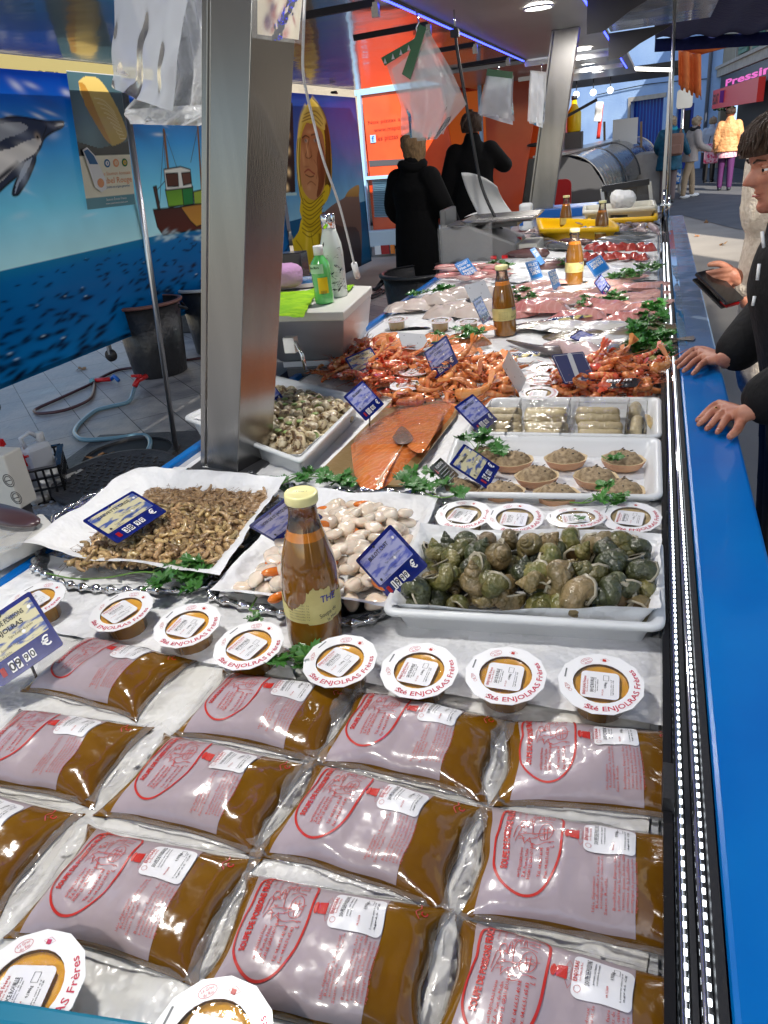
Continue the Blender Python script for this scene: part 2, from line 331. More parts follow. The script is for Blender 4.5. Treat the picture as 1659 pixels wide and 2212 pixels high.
# ------------------------------------------------------------------ the stall's counter
TZ=.92
def mk_counter():
    t=thing('display_counter','long white topped fish counter with a blue edge, lit rail and blue customer ledge','counter',(0,0,0))
    x0,x1,y0,y1=-1.13,.04,.16,7.6
    m_top=M('white counter top',(.62,.64,.66),.25,coat=.3,c2=(.5,.53,.56),ns=3)
    b=MB().add(box((x0+x1)/2,(y0+y1)/2,TZ-.02,x1-x0,y1-y0,.04),m_top,False); obj('table_top',b,t)
    b=MB().add(box((x0+x1)/2,(y0+y1)/2,.52,x1-x0-.08,y1-y0-.06,.72),m_alu,False); obj('body',b,t)
    for lx in (x0+.1,x1-.1):
        for ly in (y0+.3,3.9,y1-.2): obj('leg',MB().add(box(lx,ly,.08,.07,.07,.16),m_dkgrey,False),t)
    b=MB().add(box(x0-.014,(y0+y1)/2,TZ-.03,.026,y1-y0,.09),m_blue,False); obj('edge_trim',b,t,bevel=.005)
    b=MB().add(box(0,0,0,1.2,.02,.10),M('teal edge',S(35,120,150),.3),False,Matrix.Translation((-.56,.232,TZ+.002))@Matrix.Rotation(math.atan(.133),4,'Z')); obj('end_trim',b,t,bevel=.004)
    b=MB().add(box(-.55,.03,TZ-.0,1.2,.22,.03),M('pale end shelf',S(150,185,205),.35,c2=S(120,160,195),ns=30),False); obj('end_shelf',b,t,bevel=.004)
    # rail with two light strips
    yr0,yr1=-.3,6.15; L=yr1-yr0; yc=(yr0+yr1)/2
    b=MB().add(box(.0465,yc,.93,.009,L,.07),m_blackgl,False); obj('glass_gasket',b,t)
    b=MB().add(box(.086,yc,.943,.008,L,.05),m_black,False); obj('rail_seal',b,t)
    for i,xx in enumerate((.0585,.076)):
        b=MB().add(tube([(xx,yr0,.948),(xx,yr1,.948)],.0062,10),m_chrome); obj('rail_tube',b,t)
    b=MB().add(box(.067,yc,.938,.005,L,.03),m_black,False); obj('rail_groove',b,t)
    b=MB()
    for xx in (.0605,.078):
        y=yr0+.01
        while y<4.9: b.add(box(xx,y,.9548,.0026,.0055,.0016),m_led,False); y+=.013
    obj('led_strip',b,t)
    b=MB().add(box(.146,2.95,.955,.108,6.5,.03),m_blue,False); obj('ledge',b,t,bevel=.006)
    b=MB().add(box(.105,4.3,.9715,.026,3.7,.002),M('worn blue strip',S(20,100,165),.1,coat=1,c2=S(70,140,185),ns=4,aniso=(1,.3,1)),False); obj('ledge_strip',b,t)
    b=MB().add(grid(lambda u,v:(.094+u*.103,2.35+v*3.8,.9725+.0015*noise.noise(Vector((u*4,v*14,0)))),8,60),FILM('wet film',haze=.22,bs=6,bump=.15,rough=.16,blend=.35,hcol=(.5,.65,.85))); obj('plastic_cover',b,t)
    b=MB().add(box(.17,2.95,.55,.02,6.3,.78),M('blue front',S(0,80,170),.4),False); obj('front_panel',b,t)
    for yy in (.62,2.4,4.35): obj('glass_clamp',MB().add(box(.0465,yy,.972,.011,.05,.02),m_black,False),t)
    b=MB().add(tube([(.062,6.1,.93),(.062,6.1,1.16)],.011,10),m_chrome).add(tube([(.095,6.1,.95),(.095,6.1,1.12)],.008,10),m_chrome).add(box(.075,6.1,1.06,.07,.03,.012),m_chrome,False); obj('rail_end_post',b,t)
    return t
mk_counter()
# tall thin rod of the glass by the ledge's far end
a=D(1442,460,.97); b_=DY(1456,60,a.y)
tag(obj('glass_rod',MB().add(tube([a,b_+(b_-a)*.3],.012,10),m_alu)),'thin upright metal rod at the far end of the blue ledge','rod')
# ------------------------------------------------------------------ pillars
def pillar(base,top,w,d,label,grooves=True,yaw=0):
    t=thing('stall_pillar',label,'pillar',base,group='brushed steel roof pillars')
    T=Vector(top)-Vector(base); u=T.length; b=MB()
    pr=[(-w/2,-d/2),(-w/2+.016,-d/2),(-w/2+.018,-d/2+.005),(-w/2+.022,-d/2+.005),(-w/2+.024,-d/2),(w/2,-d/2),(w/2,d/2),(-w/2,d/2)]
    v,f=prism(pr,0,1); cy_,sy_=math.cos(yaw),math.sin(yaw)
    v=[Vector((x*cy_-y*sy_,x*sy_+y*cy_,0))+T*z for x,y,z in v]
    b.add((v,f),m_steel,False); obj('column',b,t,bevel=.002)
    b=MB().add(box(0,0,.006,w+.07,d+.06,.012),M('dull plate',(.13,.13,.14),.4,.8),False)
    obj('base_plate',b,t,bevel=.003)
    bb=MB()
    for sx in(-1,1):
        for sy in(-1,1): bb.add(lathe([(.008,.012),(.008,.018),(.004,.02)],6),m_chrome,False,Matrix.Translation((sx*(w/2+.022),sy*(d/2+.018),0)))
    obj('bolt',bb,t)
    return t
pb=D(498,1012,TZ); pb=Vector((pb.x,pb.y+.03,TZ)); pt=DY(540,0,pb.y-.0); pt=pb+(pt-pb)*((2.35-TZ)/(pt.z-TZ))
pillar(pb,pt,.128,.13,'wide brushed steel pillar nearest the camera beside the grey shrimps',yaw=R_(-14))
a=D(1166,470,TZ); b_=DY(1214,128,a.y); b_=a+(b_-a)*((2.35-TZ)/(b_.z-TZ))
pillar(a,b_,.22,.12,'slanting steel pillar at the far end behind the yellow crates')
# thin poles on the working side
def rod(x0,y0,x1,y1,z0,r,label,ext=1.0):
    a=D(x0,y0,z0); b=DY(x1,y1,a.y); b=a+(b-a)*ext
    tag(obj('metal_pole',MB().add(tube([a,b],r,10),m_alu)),label,'pole')
rod(381,978,272,215,0,.016,'thin leaning metal pole in front of the dolphin mural',1.04)
# ------------------------------------------------------------------ roof of the stall
def mk_roof():
    t=thing('stall_roof','long fold-out metal roof over the fish counter with glossy grey flaps and blue light strips','roof',(0,0,2.35))
    mc=M('ceiling panel',(.46,.44,.42),.35,.25,c2=(.40,.385,.37),ns=1.5)
    mf=M('mirror flap',(.21,.225,.235),.17,0,bump=.03,bs=1.2,spec=.9,coat=.35,ior=1.8)
    b=MB().add(box(-.965,4.0,.03,.93,11.2,.05),mc,False); obj('ceiling_panel',b,t)
    b=MB().add(box(-2.70,4.6,.05,2.5,12.6,.02),mf,False); obj('rear_flap',b,t)
    b=MB().add(box(-3.955,4.6,.055,.03,12.6,.03),m_alu,False); obj('flap_edge',b,t)
    b=MB().add(box(-.05,3.4,.055,.86,10.2,.02),mf,False); obj('front_flap',b,t)
    for nm,xx,ya,yb in (('blue_strip',-1.44,-1.4,9.5),('blue_strip',-.49,-1.4,12.9)):
        b=MB().add(box(xx,(ya+yb)/2,-.005,.02,yb-ya,.02),m_dkgrey,False); y=ya
        while y<yb: b.add(box(xx,y,-.018,.014,.022,.008),m_blueled,False); y+=.05
        obj(nm,b,t)
    # dark brackets and arms that hold the flaps
    for px,py,Y in ((1385,60,6.0),(1420,95,7.6)):
        pass
    for y in (3.2,5.6,7.9):
        b=MB().add(prism([(-.46,-.02),(.06,-.02),(.0,-.05),(-.2,-.13),(-.36,-.22),(-.46,-.22)],-.006,.006),M('bracket',(.03,.03,.033),.35),False,Matrix.Translation((0,y,0))@Matrix.Rotation(PI/2,4,'X')); obj('bracket',b,t)
    for y in (4.6,5.7,7.2,8.8):
        b=MB().add(beam((-1.5,y,-.02),(-2.0,y-.1,-.04),.025,.035),m_black,False).add(beam((-1.5,y,-.02),(-1.5,y,-.09),.04,.03),m_steel,False); obj('strut',b,t)
    b=MB().add(beam((-.5,9.7,-.04),(-1.45,9.6,-.04),.05,.05),m_alu,False); obj('cross_beam',b,t)
    for y in (6.2,8.0,10.0): b=MB().add(box(-3.9,y,-.02,.06,.05,.02),m_black,False).add(tube([(-3.9,y-.1,-.03),(-3.9,y+.1,-.03)],.012,6),m_black); obj('hook',b,t)
mk_roof()
SPX=-.79
def spot(x,y,z=2.35,n='round white recessed ceiling lamp, %s',lab='',r=.085):
    t=thing('ceiling_lamp',n%lab,'lamp',(x,y,z),group='round lamps in the roof')
    obj('bezel',MB().add(ring(r*1.18,r,-.006,.006,32),m_white),t)
    obj('diffuser',MB().add(([(*p,.0) for p in circ(r,28)],[tuple(range(27,-1,-1))]),M('lamp glow',(1,1,1),.5,emit=(1,.96,.9),es=16) if not 'lamp glow' in bpy.data.materials else bpy.data.materials['lamp glow']),t)
    l=bpy.data.lights.new('lamp','AREA'); l.shape='DISK'; l.size=r*2; l.energy=LAMP_W; l.color=(1,.96,.90); lo=bpy.data.objects.new('lamp_light',l); col.objects.link(lo); lo.parent=t; lo.location=(0,0,-.008)
LAMP_W=10
for i,(y,lab) in enumerate([(-1.0,'behind the camera'),(.7,'above the soup bags'),(2.4,'above the prawns'),(4.1,'above the bottles'),(5.85,'nearest of those in view'),(7.57,'second in view along the ceiling'),(9.2,'third in view, smaller')]):
    spot(SPX,y,2.342,lab=lab)
for y in (11.2,13.0): spot(-.9,y,2.34,n='small round lamp %s',lab='under the neighbouring stall roof at Y %d'%y if 0 else ('under the neighbour\'s roof, nearer one' if y<12 else 'under the neighbour\'s roof, farther one'))
# neighbour's roof further on
nr=thing('neighbour_roof','grey metal roof of the next stall with a long lit tube lamp','roof',(0,0,2.3))
b=MB().add(box(-1.6,12.2,.06,2.4,4.6,.04),M('grey roof panel',(.28,.28,.29),.3,.6),False); obj('panel',b,nr)
b=MB().add(beam(DY(1120,172,11.5)-Vector((0,0,2.3)),DY(1345,140,11.5)-Vector((0,0,2.3)),.05,.05),m_alu,False); obj('arm',b,nr)
b=MB().add(beam(DY(1350,148,14)-Vector((0,0,2.3)),DY(1452,151,14)-Vector((0,0,2.3)),.05,.05),M('tube glow',(1,1,1),.5,emit=(1,.95,.85),es=2.5),False); obj('tube_lamp',b,nr)
b=MB().add(beam(DY(1205,262,13)-Vector((0,0,2.3)),DY(1290,215,13)-Vector((0,0,2.3)),.05,.04),m_black,False); obj('gas_strut',b,nr)
# awnings on the customers' side
m_nav=M('navy cloth',S(12,25,80),.8,bump=.4,bs=12)
b=MB().add(grid(lambda u,v:(-.1+u*1.7,3.5+v*7.0,2.45+.02*math.sin(u*30)-.12*(u) ),40,10),m_nav); b.add(grid(lambda u,v:(-.1+u*1.7,10.5+.015*math.sin(u*40),2.45-.12*u-.13*v),60,3),m_nav)
tag(obj('blue_awning',b,solid=.006),'dark blue cloth awning edge hanging over the customers at the upper right','awning')
m_or=M('orange cloth',S(225,120,60),.8,bump=.4,bs=9)
def scal(u,v):
    p=DY(1466+u*48,108+u*10+v*(75+ (8 if int(u*9)%2 else 0)) + u*v*15 ,16); return p+Vector((0,.1*math.sin(u*12),0))
b=MB().add(grid(scal,37,6),m_or).add(grid(lambda u,v:DY(1466+u*48,108+u*10,16)+Vector((.9*v,-.3*v,.1*v)),10,4),m_or)
tag(obj('orange_awning',b,solid=.01),'orange scalloped awning flap hanging by the blue house','awning')
# ------------------------------------------------------------------ murals on the working side
MX=-4.15
def sp(pts): return [(DX(x,y,MX).y,DX(x,y,MX).z) for x,y in pts]
def spc(pts,n=6): return [(p[0],p[1]) for p in spline([(a,b,0) for a,b in sp(pts)],n)]
def spl(pts,n=6): return [(p[0],p[1]) for p in spline([(a,b,0) for a,b in pts],n)]
m_mur=M('painted panel',(1,1,1),.3,vc='Col',coat=.12,spec=.25)
def _glowthrough(m,f):      # thin printed sheet: daylight from behind shines through it
    t=m.node_tree;N=t.nodes;L=t.links;b=N['Principled BSDF'];o=[n for n in N if n.type=='OUTPUT_MATERIAL'][0]; tr=N.new('ShaderNodeBsdfTranslucent'); L.new(b.inputs['Base Color'].links[0].from_socket,tr.inputs[0]); mx=N.new('ShaderNodeMixShader'); mx.inputs[0].default_value=f; L.new(b.outputs[0],mx.inputs[1]); L.new(tr.outputs[0],mx.inputs[2]); L.new(mx.outputs[0],o.inputs[0])
m_mur2=m_mur.copy(); _glowthrough(m_mur,.55)
def mural1():
    c=Canvas(2.9,8.6,.40,2.34,.0085)
    hz=1.13+.0*c.X; t=np.clip((c.Y-hz)/1.2,0,1)[...,None]
    stops=[(0,S(190,238,240)),(.3,S(120,210,238)),(.6,S(50,150,225)),(.85,S(20,90,195)),(1,S(15,65,175))]
    sky=np.zeros_like(c.C)
    for k in range(3): sky[...,k]=np.interp(t[...,0],[s[0] for s in stops],[s[1][k] for s in stops])
    ts=np.clip((hz-c.Y)/.7,0,1); sea=np.zeros_like(c.C)
    for k in range(3): sea[...,k]=np.interp(ts,[0,.12,.5,1],[S(25,120,160)[k],S(8,105,165)[k],S(5,95,155)[k],S(8,112,172)[k]])
    c.C=np.where((c.Y>hz)[...,None],sky,sea); c.C*=(1+c.nz(.35,40))[...,None]
    r=random.Random(4)
    for i in range(60):   # streaky painted clouds
        x=r.uniform(3,8.5); y=r.choice([r.uniform(1.9,2.25),r.uniform(1.9,2.25),r.uniform(1.3,1.8)]); k=.85 if y>1.8 else .4
        c.blob(x,y,r.uniform(.03,.11),r.uniform(.012,.032),S(235,238,246),k*r.uniform(.3,.9),r.uniform(-.5,.2))
    for i in range(16): c.blob(r.uniform(3,8.5),r.uniform(1.85,2.15),.22,.06,S(40,70,140),.45,-.3)
    for i in range(420):
        x=r.uniform(2.9,8.6); y=1.1-.68*r.random()**.8; w_=.02+.11*(1.15-y); c.blob(x,y,w_,w_*.2,S(4,22,45),.9,r.uniform(-.15,.35))
        if r.random()<.09: c.blob(x+.01,y+w_*.2,w_*.35,w_*.08,S(190,215,225),.8)
    # dolphin
    P=[(-30,268),(0,258),(30,252),(66,256),(100,262),(133,262),(137,266),(134,275),(110,287),(95,300),(88,318),(78,335),(76,350),(62,385),(48,408),(38,421),(27,420),(33,395),(40,380),(20,395),(0,413),(-30,440)]
    body=spc(P,5); c.fill(body,S(35,45,70)); 
    c.fill(spc([(-30,275),(0,267),(40,264),(60,275),(40,290),(10,300),(-30,325)],4),S(135,140,155))
    c.fill(spc([(-30,345),(0,327),(30,318),(60,303),(88,300),(84,318),(70,335),(45,350),(30,365),(15,380),(0,395),(-30,420)],4),S(205,200,200))
    c.fill(spc([(70,340),(66,352),(55,375),(42,395),(35,412),(32,418),(36,395),(45,370),(55,350)],4),S(150,160,180))
    c.stroke(spc([(38,352),(20,368),(0,385),(-20,400)]),.03,S(50,50,60),.02)
    c.stroke(body+[body[0]],.013,S(12,14,24),.008); c.stroke(spc([(98,263),(100,275),(92,297)]),.008,S(10,12,20),.008)
    ex,ey=sp([(81,296)])[0]; c.blob(ex,ey,.03,.03,S(170,150,130),1); c.blob(ex,ey,.014,.014,S(10,10,14),1.6)
    for px,py,rx,ry,cc,k in ((20,275,.16,.035,(190,195,210),.6),(60,300,.14,.05,(90,100,130),.5),(20,345,.18,.05,(238,232,230),.6),(60,320,.10,.03,(225,222,222),.6),(50,375,.05,.09,(170,180,200),.6),(110,272,.06,.02,(95,100,120),.7)):
        x,y=sp([(px,py)])[0]; c.blob(x,y,rx,ry,S(*cc),k,-.3)
    # fishing boat
    def F(pts,a,b=None,st=.012):
        q=sp(pts); c.fill(q,a,b); c.stroke(q+[q[0]],st,S(20,15,15),.008)
    c.stroke(sp([(354,282),(373,450)]),.035,S(120,80,45),.01); c.stroke(sp([(426,255),(437,430)]),.03,S(120,80,45),.01)
    for a in [[(354,284),(345,440)],[(356,284),(382,362)],[(352,284),(358,370)],[(430,262),(412,350)],[(375,370),(338,412)]]: c.stroke(sp(a),.008,S(60,70,90),.006)
    F([(331,453),(395,447),(437,439),(450,440),(452,492),(352,508),(340,490)],S(95,45,35),S(70,30,25))
    F([(390,447),(437,440),(450,480),(425,490),(412,478)],S(200,140,60),S(180,120,50))
    F([(357,410),(416,403),(418,441),(364,447)],S(120,170,50),S(90,140,40)); F([(393,406),(416,403),(418,441),(397,444)],S(30,120,60))
    F([(354,366),(390,360),(411,366),(415,405),(359,411)],S(225,222,215)); F([(358,375),(384,374),(386,402),(362,403)],S(80,40,30)); F([(392,374),(411,372),(413,396),(396,400)],S(95,55,45))
    F([(418,414),(436,410),(437,440),(420,441)],S(150,170,60)); F([(331,404),(338,402),(346,452),(341,453)],S(70,45,40))
    for i in range(30):
        x,y=sp([(r.uniform(335,440),r.uniform(498,520))])[0]; c.blob(x,y,.06,.012,S(190,215,220),.6,r.uniform(-.3,.3))
    m=c.mb(lambda y,z:(0,y,z),m_mur)
    t=thing('painted_panel','large blue mural panel painted with a dolphin, clouds, waves and a green fishing boat','mural',(MX,0,0))
    obj('picture',m,t); b=MB()
    for y in (2.92,5.75,8.58): b.add(box(-.02,y,1.37,.03,.03,1.94),m_alu,False)
    b.add(box(-.02,5.75,.42,.032,5.7,.03),m_alu,False).add(box(-.02,5.75,2.32,.032,5.7,.03),m_alu,False); obj('frame',b,t)
    for y in (3.75,5.05,8.0):
        w_=MB().add(tube([(-.06,y-.015,.3),(-.06,y+.015,.3)],.05,16),m_black).add(box(-.06,y,.37,.02,.04,.12),m_steel,False); w2=obj('castor',w_,t)
mural1()
def mural2():
    c=Canvas(8.7,11.45,.08,2.33,.0085)
    t=np.clip((c.Y-.9)/1.4,0,1)
    for k in range(3): c.C[...,k]=np.interp(t,[0,.3,.6,1],[S(130,175,195)[k],S(80,140,185)[k],S(45,100,175)[k],S(35,60,150)[k]])
    c.C=np.where((c.Y<.95)[...,None],np.array(S(25,80,115)),c.C); c.C*=(1+c.nz(.4,30))[...,None]
    F=lambda pts,a,b=None,n=4:(c.fill(spc(pts,n),a,b))
    # rocks
    F([(690,470),(712,448),(740,430),(775,420),(775,600),(690,600)],S(85,60,50),S(120,95,85)); F([(745,425),(755,410),(775,400),(775,425)],S(150,110,60),S(180,140,80))
    F([(712,478),(740,490),(775,500),(775,600),(700,600)],S(45,40,45),S(80,65,60))
    # dark board with loaves
    q=sp([(598,220),(632,222),(638,415),(598,418)]); c.fill(q,S(45,38,38)); c.stroke(sp([(596,421),(640,419)]),.03,S(165,190,190),.01)
    for a in [(622,290),(623,325),(624,372),(620,405)]: x,y=sp([a])[0]; c.blob(x,y,.06,.05,S(225,190,140),1.4)
    # man in a yellow hood looking out to sea
    F([(615,565),(625,530),(645,500),(655,470),(700,465),(705,500),(710,540),(700,575),(660,590),(612,590)],S(185,150,25),S(215,180,40))
    F([(673,210),(662,228),(650,250),(643,290),(640,340),(644,400),(655,440),(690,450),(712,420),(717,380),(715,320),(708,270),(698,240),(685,220)],S(190,155,40),S(205,170,60))
    F([(697,245),(708,275),(714,330),(714,400),(704,430),(702,380),(703,320),(700,280)],S(95,70,25),S(70,50,20))
    F([(662,265),(652,290),(649,330),(648,370),(652,400),(660,420),(675,432),(690,425),(700,405),(703,370),(702,320),(695,285),(680,268)],S(180,125,85),S(165,105,70))
    c.fill(spc([(690,300),(700,330),(702,380),(694,415),(684,425),(688,390),(684,350),(688,320)],4),S(115,65,40))
    F([(657,240),(680,232),(697,250),(702,280),(690,275),(672,262),(655,268),(650,285),(648,265)],S(215,185,95),S(200,165,70))
    for a in [[(656,248),(680,240),(698,258)],[(654,256),(678,248),(697,268)],[(652,263),(675,256),(694,272)]]: c.stroke(spc(a),.012,S(110,75,25),.008)
    c.stroke(spc([(653,298),(660,293),(668,297)]),.016,S(60,35,25),.008); c.stroke(spc([(672,292),(682,290),(690,298)]),.018,S(60,35,25),.008)
    for a in [(661,304),(681,303)]: x,y=sp([a])[0]; c.blob(x,y,.045,.02,S(225,215,205),1.2); c.blob(x,y,.02,.02,S(50,70,80),1.6)
    c.stroke(spc([(668,300),(663,325),(660,338),(668,342),(674,336)]),.012,S(90,50,30),.008); c.stroke(spc([(658,372),(666,366),(674,372),(680,376)]),.02,S(135,60,50),.008); c.stroke(spc([(660,377),(670,382),(678,380)]),.012,S(60,25,20),.008)
    c.stroke(spc([(678,345),(686,362),(684,385)]),.010,S(105,60,35),.008); c.stroke(spc([(664,398),(672,392),(682,400)]),.012,S(120,70,45),.008)
    for px,py,rx,ry,cc,k in ((657,303,.10,.05,(70,40,30),.55),(684,302,.12,.055,(70,40,30),.6),(664,325,.035,.10,(225,170,125),.6),(672,330,.03,.09,(110,60,38),.6),(655,340,.05,.12,(215,155,110),.5),(688,345,.07,.16,(150,90,60),.5),(696,380,.05,.2,(95,50,32),.6),(670,285,.16,.035,(210,155,112),.5),(668,405,.09,.05,(205,150,110),.5),(662,360,.10,.012,(110,62,45),.5),(684,360,.04,.08,(190,130,92),.45)):
        x,y=sp([(px,py)])[0]; c.blob(x,y,rx,ry,S(*cc),k)
    for a_,cc,w_ in (([(660,232),(650,258),(645,300),(643,350),(646,395)],(235,205,110),.05),([(690,232),(704,262),(712,310),(713,370),(710,410)],(60,42,15),.05),([(676,214),(690,236),(702,262)],(225,195,100),.05),([(648,300),(646,350),(650,400)],(90,65,20),.025),([(630,520),(622,550),(618,585)],(235,205,80),.07),([(664,500),(662,540),(664,585)],(225,190,70),.06),([(690,500),(692,540),(690,580)],(110,82,15),.07),([(705,500),(708,540)],(80,60,15),.05)): c.stroke(spc(a_),w_,S(*cc),w_*1.2)
    # scarf folds
    F([(650,430),(664,440),(690,425),(704,400),(712,405),(708,430),(695,450),(700,480),(690,505),(668,500),(655,480),(647,455)],S(190,155,30),S(205,170,40))
    r=random.Random(2)
    for i in range(9): y=425+i*9; c.stroke(spc([(652+r.random()*4,y+4),(672,y+10+r.random()*5),(702-r.random()*6,y-12)]),.012,S(95,70,15),.01)
    for a in [[(640,520),(655,545),(652,585)],[(672,505),(678,545),(676,585)],[(700,470),(703,520),(700,570)],[(625,540),(636,560),(632,588)]]: c.stroke(spc(a),.016,S(120,90,20),.012)
    c.stroke(spc([(644,300),(641,350),(646,405),(655,436)]),.014,S(60,45,20),.01); c.stroke(spc([(675,212),(698,240),(710,280),(717,340),(715,400)]),.012,S(80,60,20),.01)
    t=thing('painted_panel','mural panel painted with an old fisherman in a yellow hood on a rocky shore','mural',(MX,0,0))
    obj('picture',c.mb(lambda y,z:(0,y,z),m_mur),t); obj('frame',MB().add(box(-.02,10.07,.10,.03,2.75,.03),m_alu,False).add(box(-.02,10.07,2.31,.03,2.75,.03),m_alu,False).add(box(-.02,11.43,1.2,.032,.03,2.25),m_alu,False),t)
mural2()
# salmon poster fixed on the mural
def poster():
    t=thing('salmon_poster','poster of a raw salmon steak and quality seals pinned on the dolphin mural','poster',(MX+.03,0,0))
    Q=[DX(x,y,MX+.03) for x,y in ((143,152),(262,163),(293,441),(189,453))]
    def bl(u,v): # v up
        a=Q[3].lerp(Q[2],u); b=Q[0].lerp(Q[1],u); p=a.lerp(b,v); return Vector((0,p.y,p.z))
    c=Canvas(0,1,0,1,.008)
    c.fill([(0,0),(1,0),(1,1),(0,1)],S(40,55,60),S(75,105,115)); c.blob(.25,.6,.3,.3,S(110,150,165),.8)
    c.fill([(0,.4),(1,.4),(1,.5),(.4,.45),(0,.5)],S(30,32,36))
    st=[(.18,.93),(.32,.97),(.55,.96),(.75,.84),(.93,.66),(.97,.53),(.72,.47),(.62,.48),(.45,.6),(.3,.72),(.18,.85)]; c.fill(spl(st,4),S(205,170,80),S(235,205,120))
    c.fill(spl([(.18,.92),(.3,.9),(.45,.7),(.62,.5),(.56,.5),(.42,.6),(.24,.76)],4),S(200,145,60))
    for i in range(9): c.stroke(spl([(.42+i*.05,.82-i*.035),(.6+i*.03,.80-i*.035),(.78+i*.02,.72-i*.025)],5),.008,S(250,230,165),.006)
    c.fill([(0,0),(1,0),(1,.40),(0,.40)],S(238,232,208)); c.fill([(0,0),(1,0),(1,.085),(0,.085)],S(95,150,165))
    m=c.mb(lambda u,v:tuple(bl(u,v)),m_mur2); f=lambda x,y:tuple(bl(x,y)+Vector((.002,0,0)))
    mo=M('pale orange ink',S(235,160,110),.5); mb_=M('blue ink',S(30,100,150),.5); mw=m_card; mg=M('green ink',S(30,110,60),.5); my=M('yellow ink',S(235,200,60),.5)
    m.add(text('Label Rouge',.045,.66,.205,0,.01,.62,fn=f),mo,False); m.add(text('Le Saumon écossais',.028,.66,.258,0,0,.58,fn=f),mo,False); m.add(text('Qualité et origine garanties',.018,.66,.155,w=.5,fn=f),mb_,False)
    m.add(text('Saumon Écosse France',.02,.6,.06,w=.42,fn=f),mw,False); m.add(text('www.saumonecossais.com',.016,.6,.03,w=.46,fn=f),mw,False)
    for cx,mm in ((.5,mb_),(.68,mo),(.86,mg)):
        m.add(([f(*p) for p in circ(.06,20,cx,.335,ry=.032)],[tuple(range(20))]),mm,False); g2=lambda x,y:tuple(bl(x,y)+Vector((.004,0,0))); m.add(([g2(*p) for p in circ(.035,16,cx,.335,ry=.019)],[tuple(range(16))]),{.5:mw,.68:M('seal cream',S(240,215,180),.5),.86:my}[cx],False)
        m.add(text('R' if cx==.68 else '★',.026,cx,.335,fn=lambda x,y:tuple(bl(x,y)+Vector((.006,0,0)))),{.5:mb_,.68:mo,.86:mb_}[cx],False)
    n=len(m.v); m.col=np.concatenate([m.col,np.ones((n-len(m.col),4))]); pic=obj('picture',m,t)
    tg=[(.08,.42),(.2,.45),(.3,.4),(.36,.2),(.36,.15),(.26,.13),(.16,.17),(.1,.25)]
    sl=MB().add(([tuple(bl(*p)+Vector((.012,0,0))) for p in [(.05,.44),(.14,.46),(.26,.40),(.42,.2),(.40,.14),(.30,.12),(.18,.16)]],[tuple(range(7))]),m_card,False)
    sl.add(([tuple(bl(*p)+Vector((.014,0,0))) for p in [(.07,.43),(.14,.445),(.24,.395),(.30,.33),(.14,.335)]],[tuple(range(5))]),mb_,False).add(([tuple(bl(*p)+Vector((.014,0,0))) for p in circ(.065,16,.3,.19,ry=.035)],[tuple(range(16))]),mo,False)
    obj('hanging_tag',sl,t)
poster()

b=MB().add(box(-4.95,6.4,2.55,.02,6.5,.62),M('cream banner',S(178,162,105),.8),False); b.add(text('SEMAINE DU GOÛT',.11,5.9,2.43,0,.02,2.2,align='l',fn=lambda x,y:(-4.937,x,y)),M('banner ink',S(90,90,70),.6),False)
tag(obj('banner',b),'cream banner with grey capitals seen above the top of the dolphin mural','banner')
# ------------------------------------------------------------------ paper on the counter
def patch(q,z,nu,nv,amp,fr=14,up=0,seed=0,edge=.12,sag=0,fold=0):
    """crumpled sheet over 4 floor points TL,TR,BR,BL (world xy)"""
    q=[Vector((p[0],p[1],0)) for p in q]; sv=Vector((seed*3.3,seed*1.1,seed))
    def fn(u,v):
        p=q[3].lerp(q[2],u).lerp(q[0].lerp(q[1],u),v); e=min(u,1-u,v,1-v)
        n=noise.noise(p*fr+sv)*.6+noise.noise(p*fr*2.7+sv)*.3; n2=abs(noise.noise(p*fr*1.5+sv*2))*-1
        h=z+amp*(n+fold*n2)+amp*.6
        if up: t=max(0,1-e/edge); h+=up*t*t*(3-2*t)*(1+.35*noise.noise(p*9+sv))
        rag=.004*noise.noise(p*25+sv*3) if e<.02 else 0
        return (p.x+rag,p.y+rag,h)
    return grid(fn,nu,nv)
def W(*pts,z=TZ): return [tuple(D(x,y,z)[:2]) for x,y in pts]
def sheet(label,q,z,amp=.006,seed=0,nu=50,nv=50,m=None,**k):
    return tag(obj('paper_sheet',MB().add(patch(q,z,nu,nv,amp,seed=seed,**k),m or m_paper)),label,'paper',group='white paper laid on the counter')
m_paperdirty=M('waxed paper',(.74,.745,.74),.4,bump=.5,bs=16,c2=(.68,.67,.62),ns=7,coat=.2)
sheet('big crumpled waxed paper sheet beneath the soup bags',[(-1.11,.9),(.03,.9),(.03,.335),(-1.11,.185)],TZ+.001,.005,1,110,70,m_paperdirty,fold=.6)
sheet('white sheet edge lying under the row of orange sauce tubs, right half',W((1065,1362),(1440,1392),(1438,1580),(1050,1520)),TZ+.008,.004,2,40,30)
sheet('white sheet under the middle sauce tubs in front of the big bottle',W((700,1345),(1075,1360),(1060,1525),(690,1470)),TZ+.007,.004,3,40,30)
sheet('white sheet under the left sauce tubs beside the grey shrimps',W((60,1200),(640,1310),(640,1480),(-120,1330)),TZ+.007,.006,4,50,30)
sheet('white paper between the snail tray and the near pillar',W((380,1015),(960,1030),(960,1110),(300,1075)),TZ+.006,.008,5,50,24)
sheet('long white paper sheet beside the smoked salmon',W((850,868),(1080,868),(960,1090),(690,1020)),TZ+.007,.006,6,40,50)
sheet('large white paper sheet under the trays and platters in the middle',[(-1.1,2.06),(.03,2.06),(.03,.86),(-1.1,.86)],TZ+.003,.004,9,60,70)
sheet('white paper below the prawns and fillets in the far half',[(-1.1,5.7),(.03,5.7),(.03,2.02),(-1.1,2.02)],TZ+.004,.008,7,60,120,fr=9)
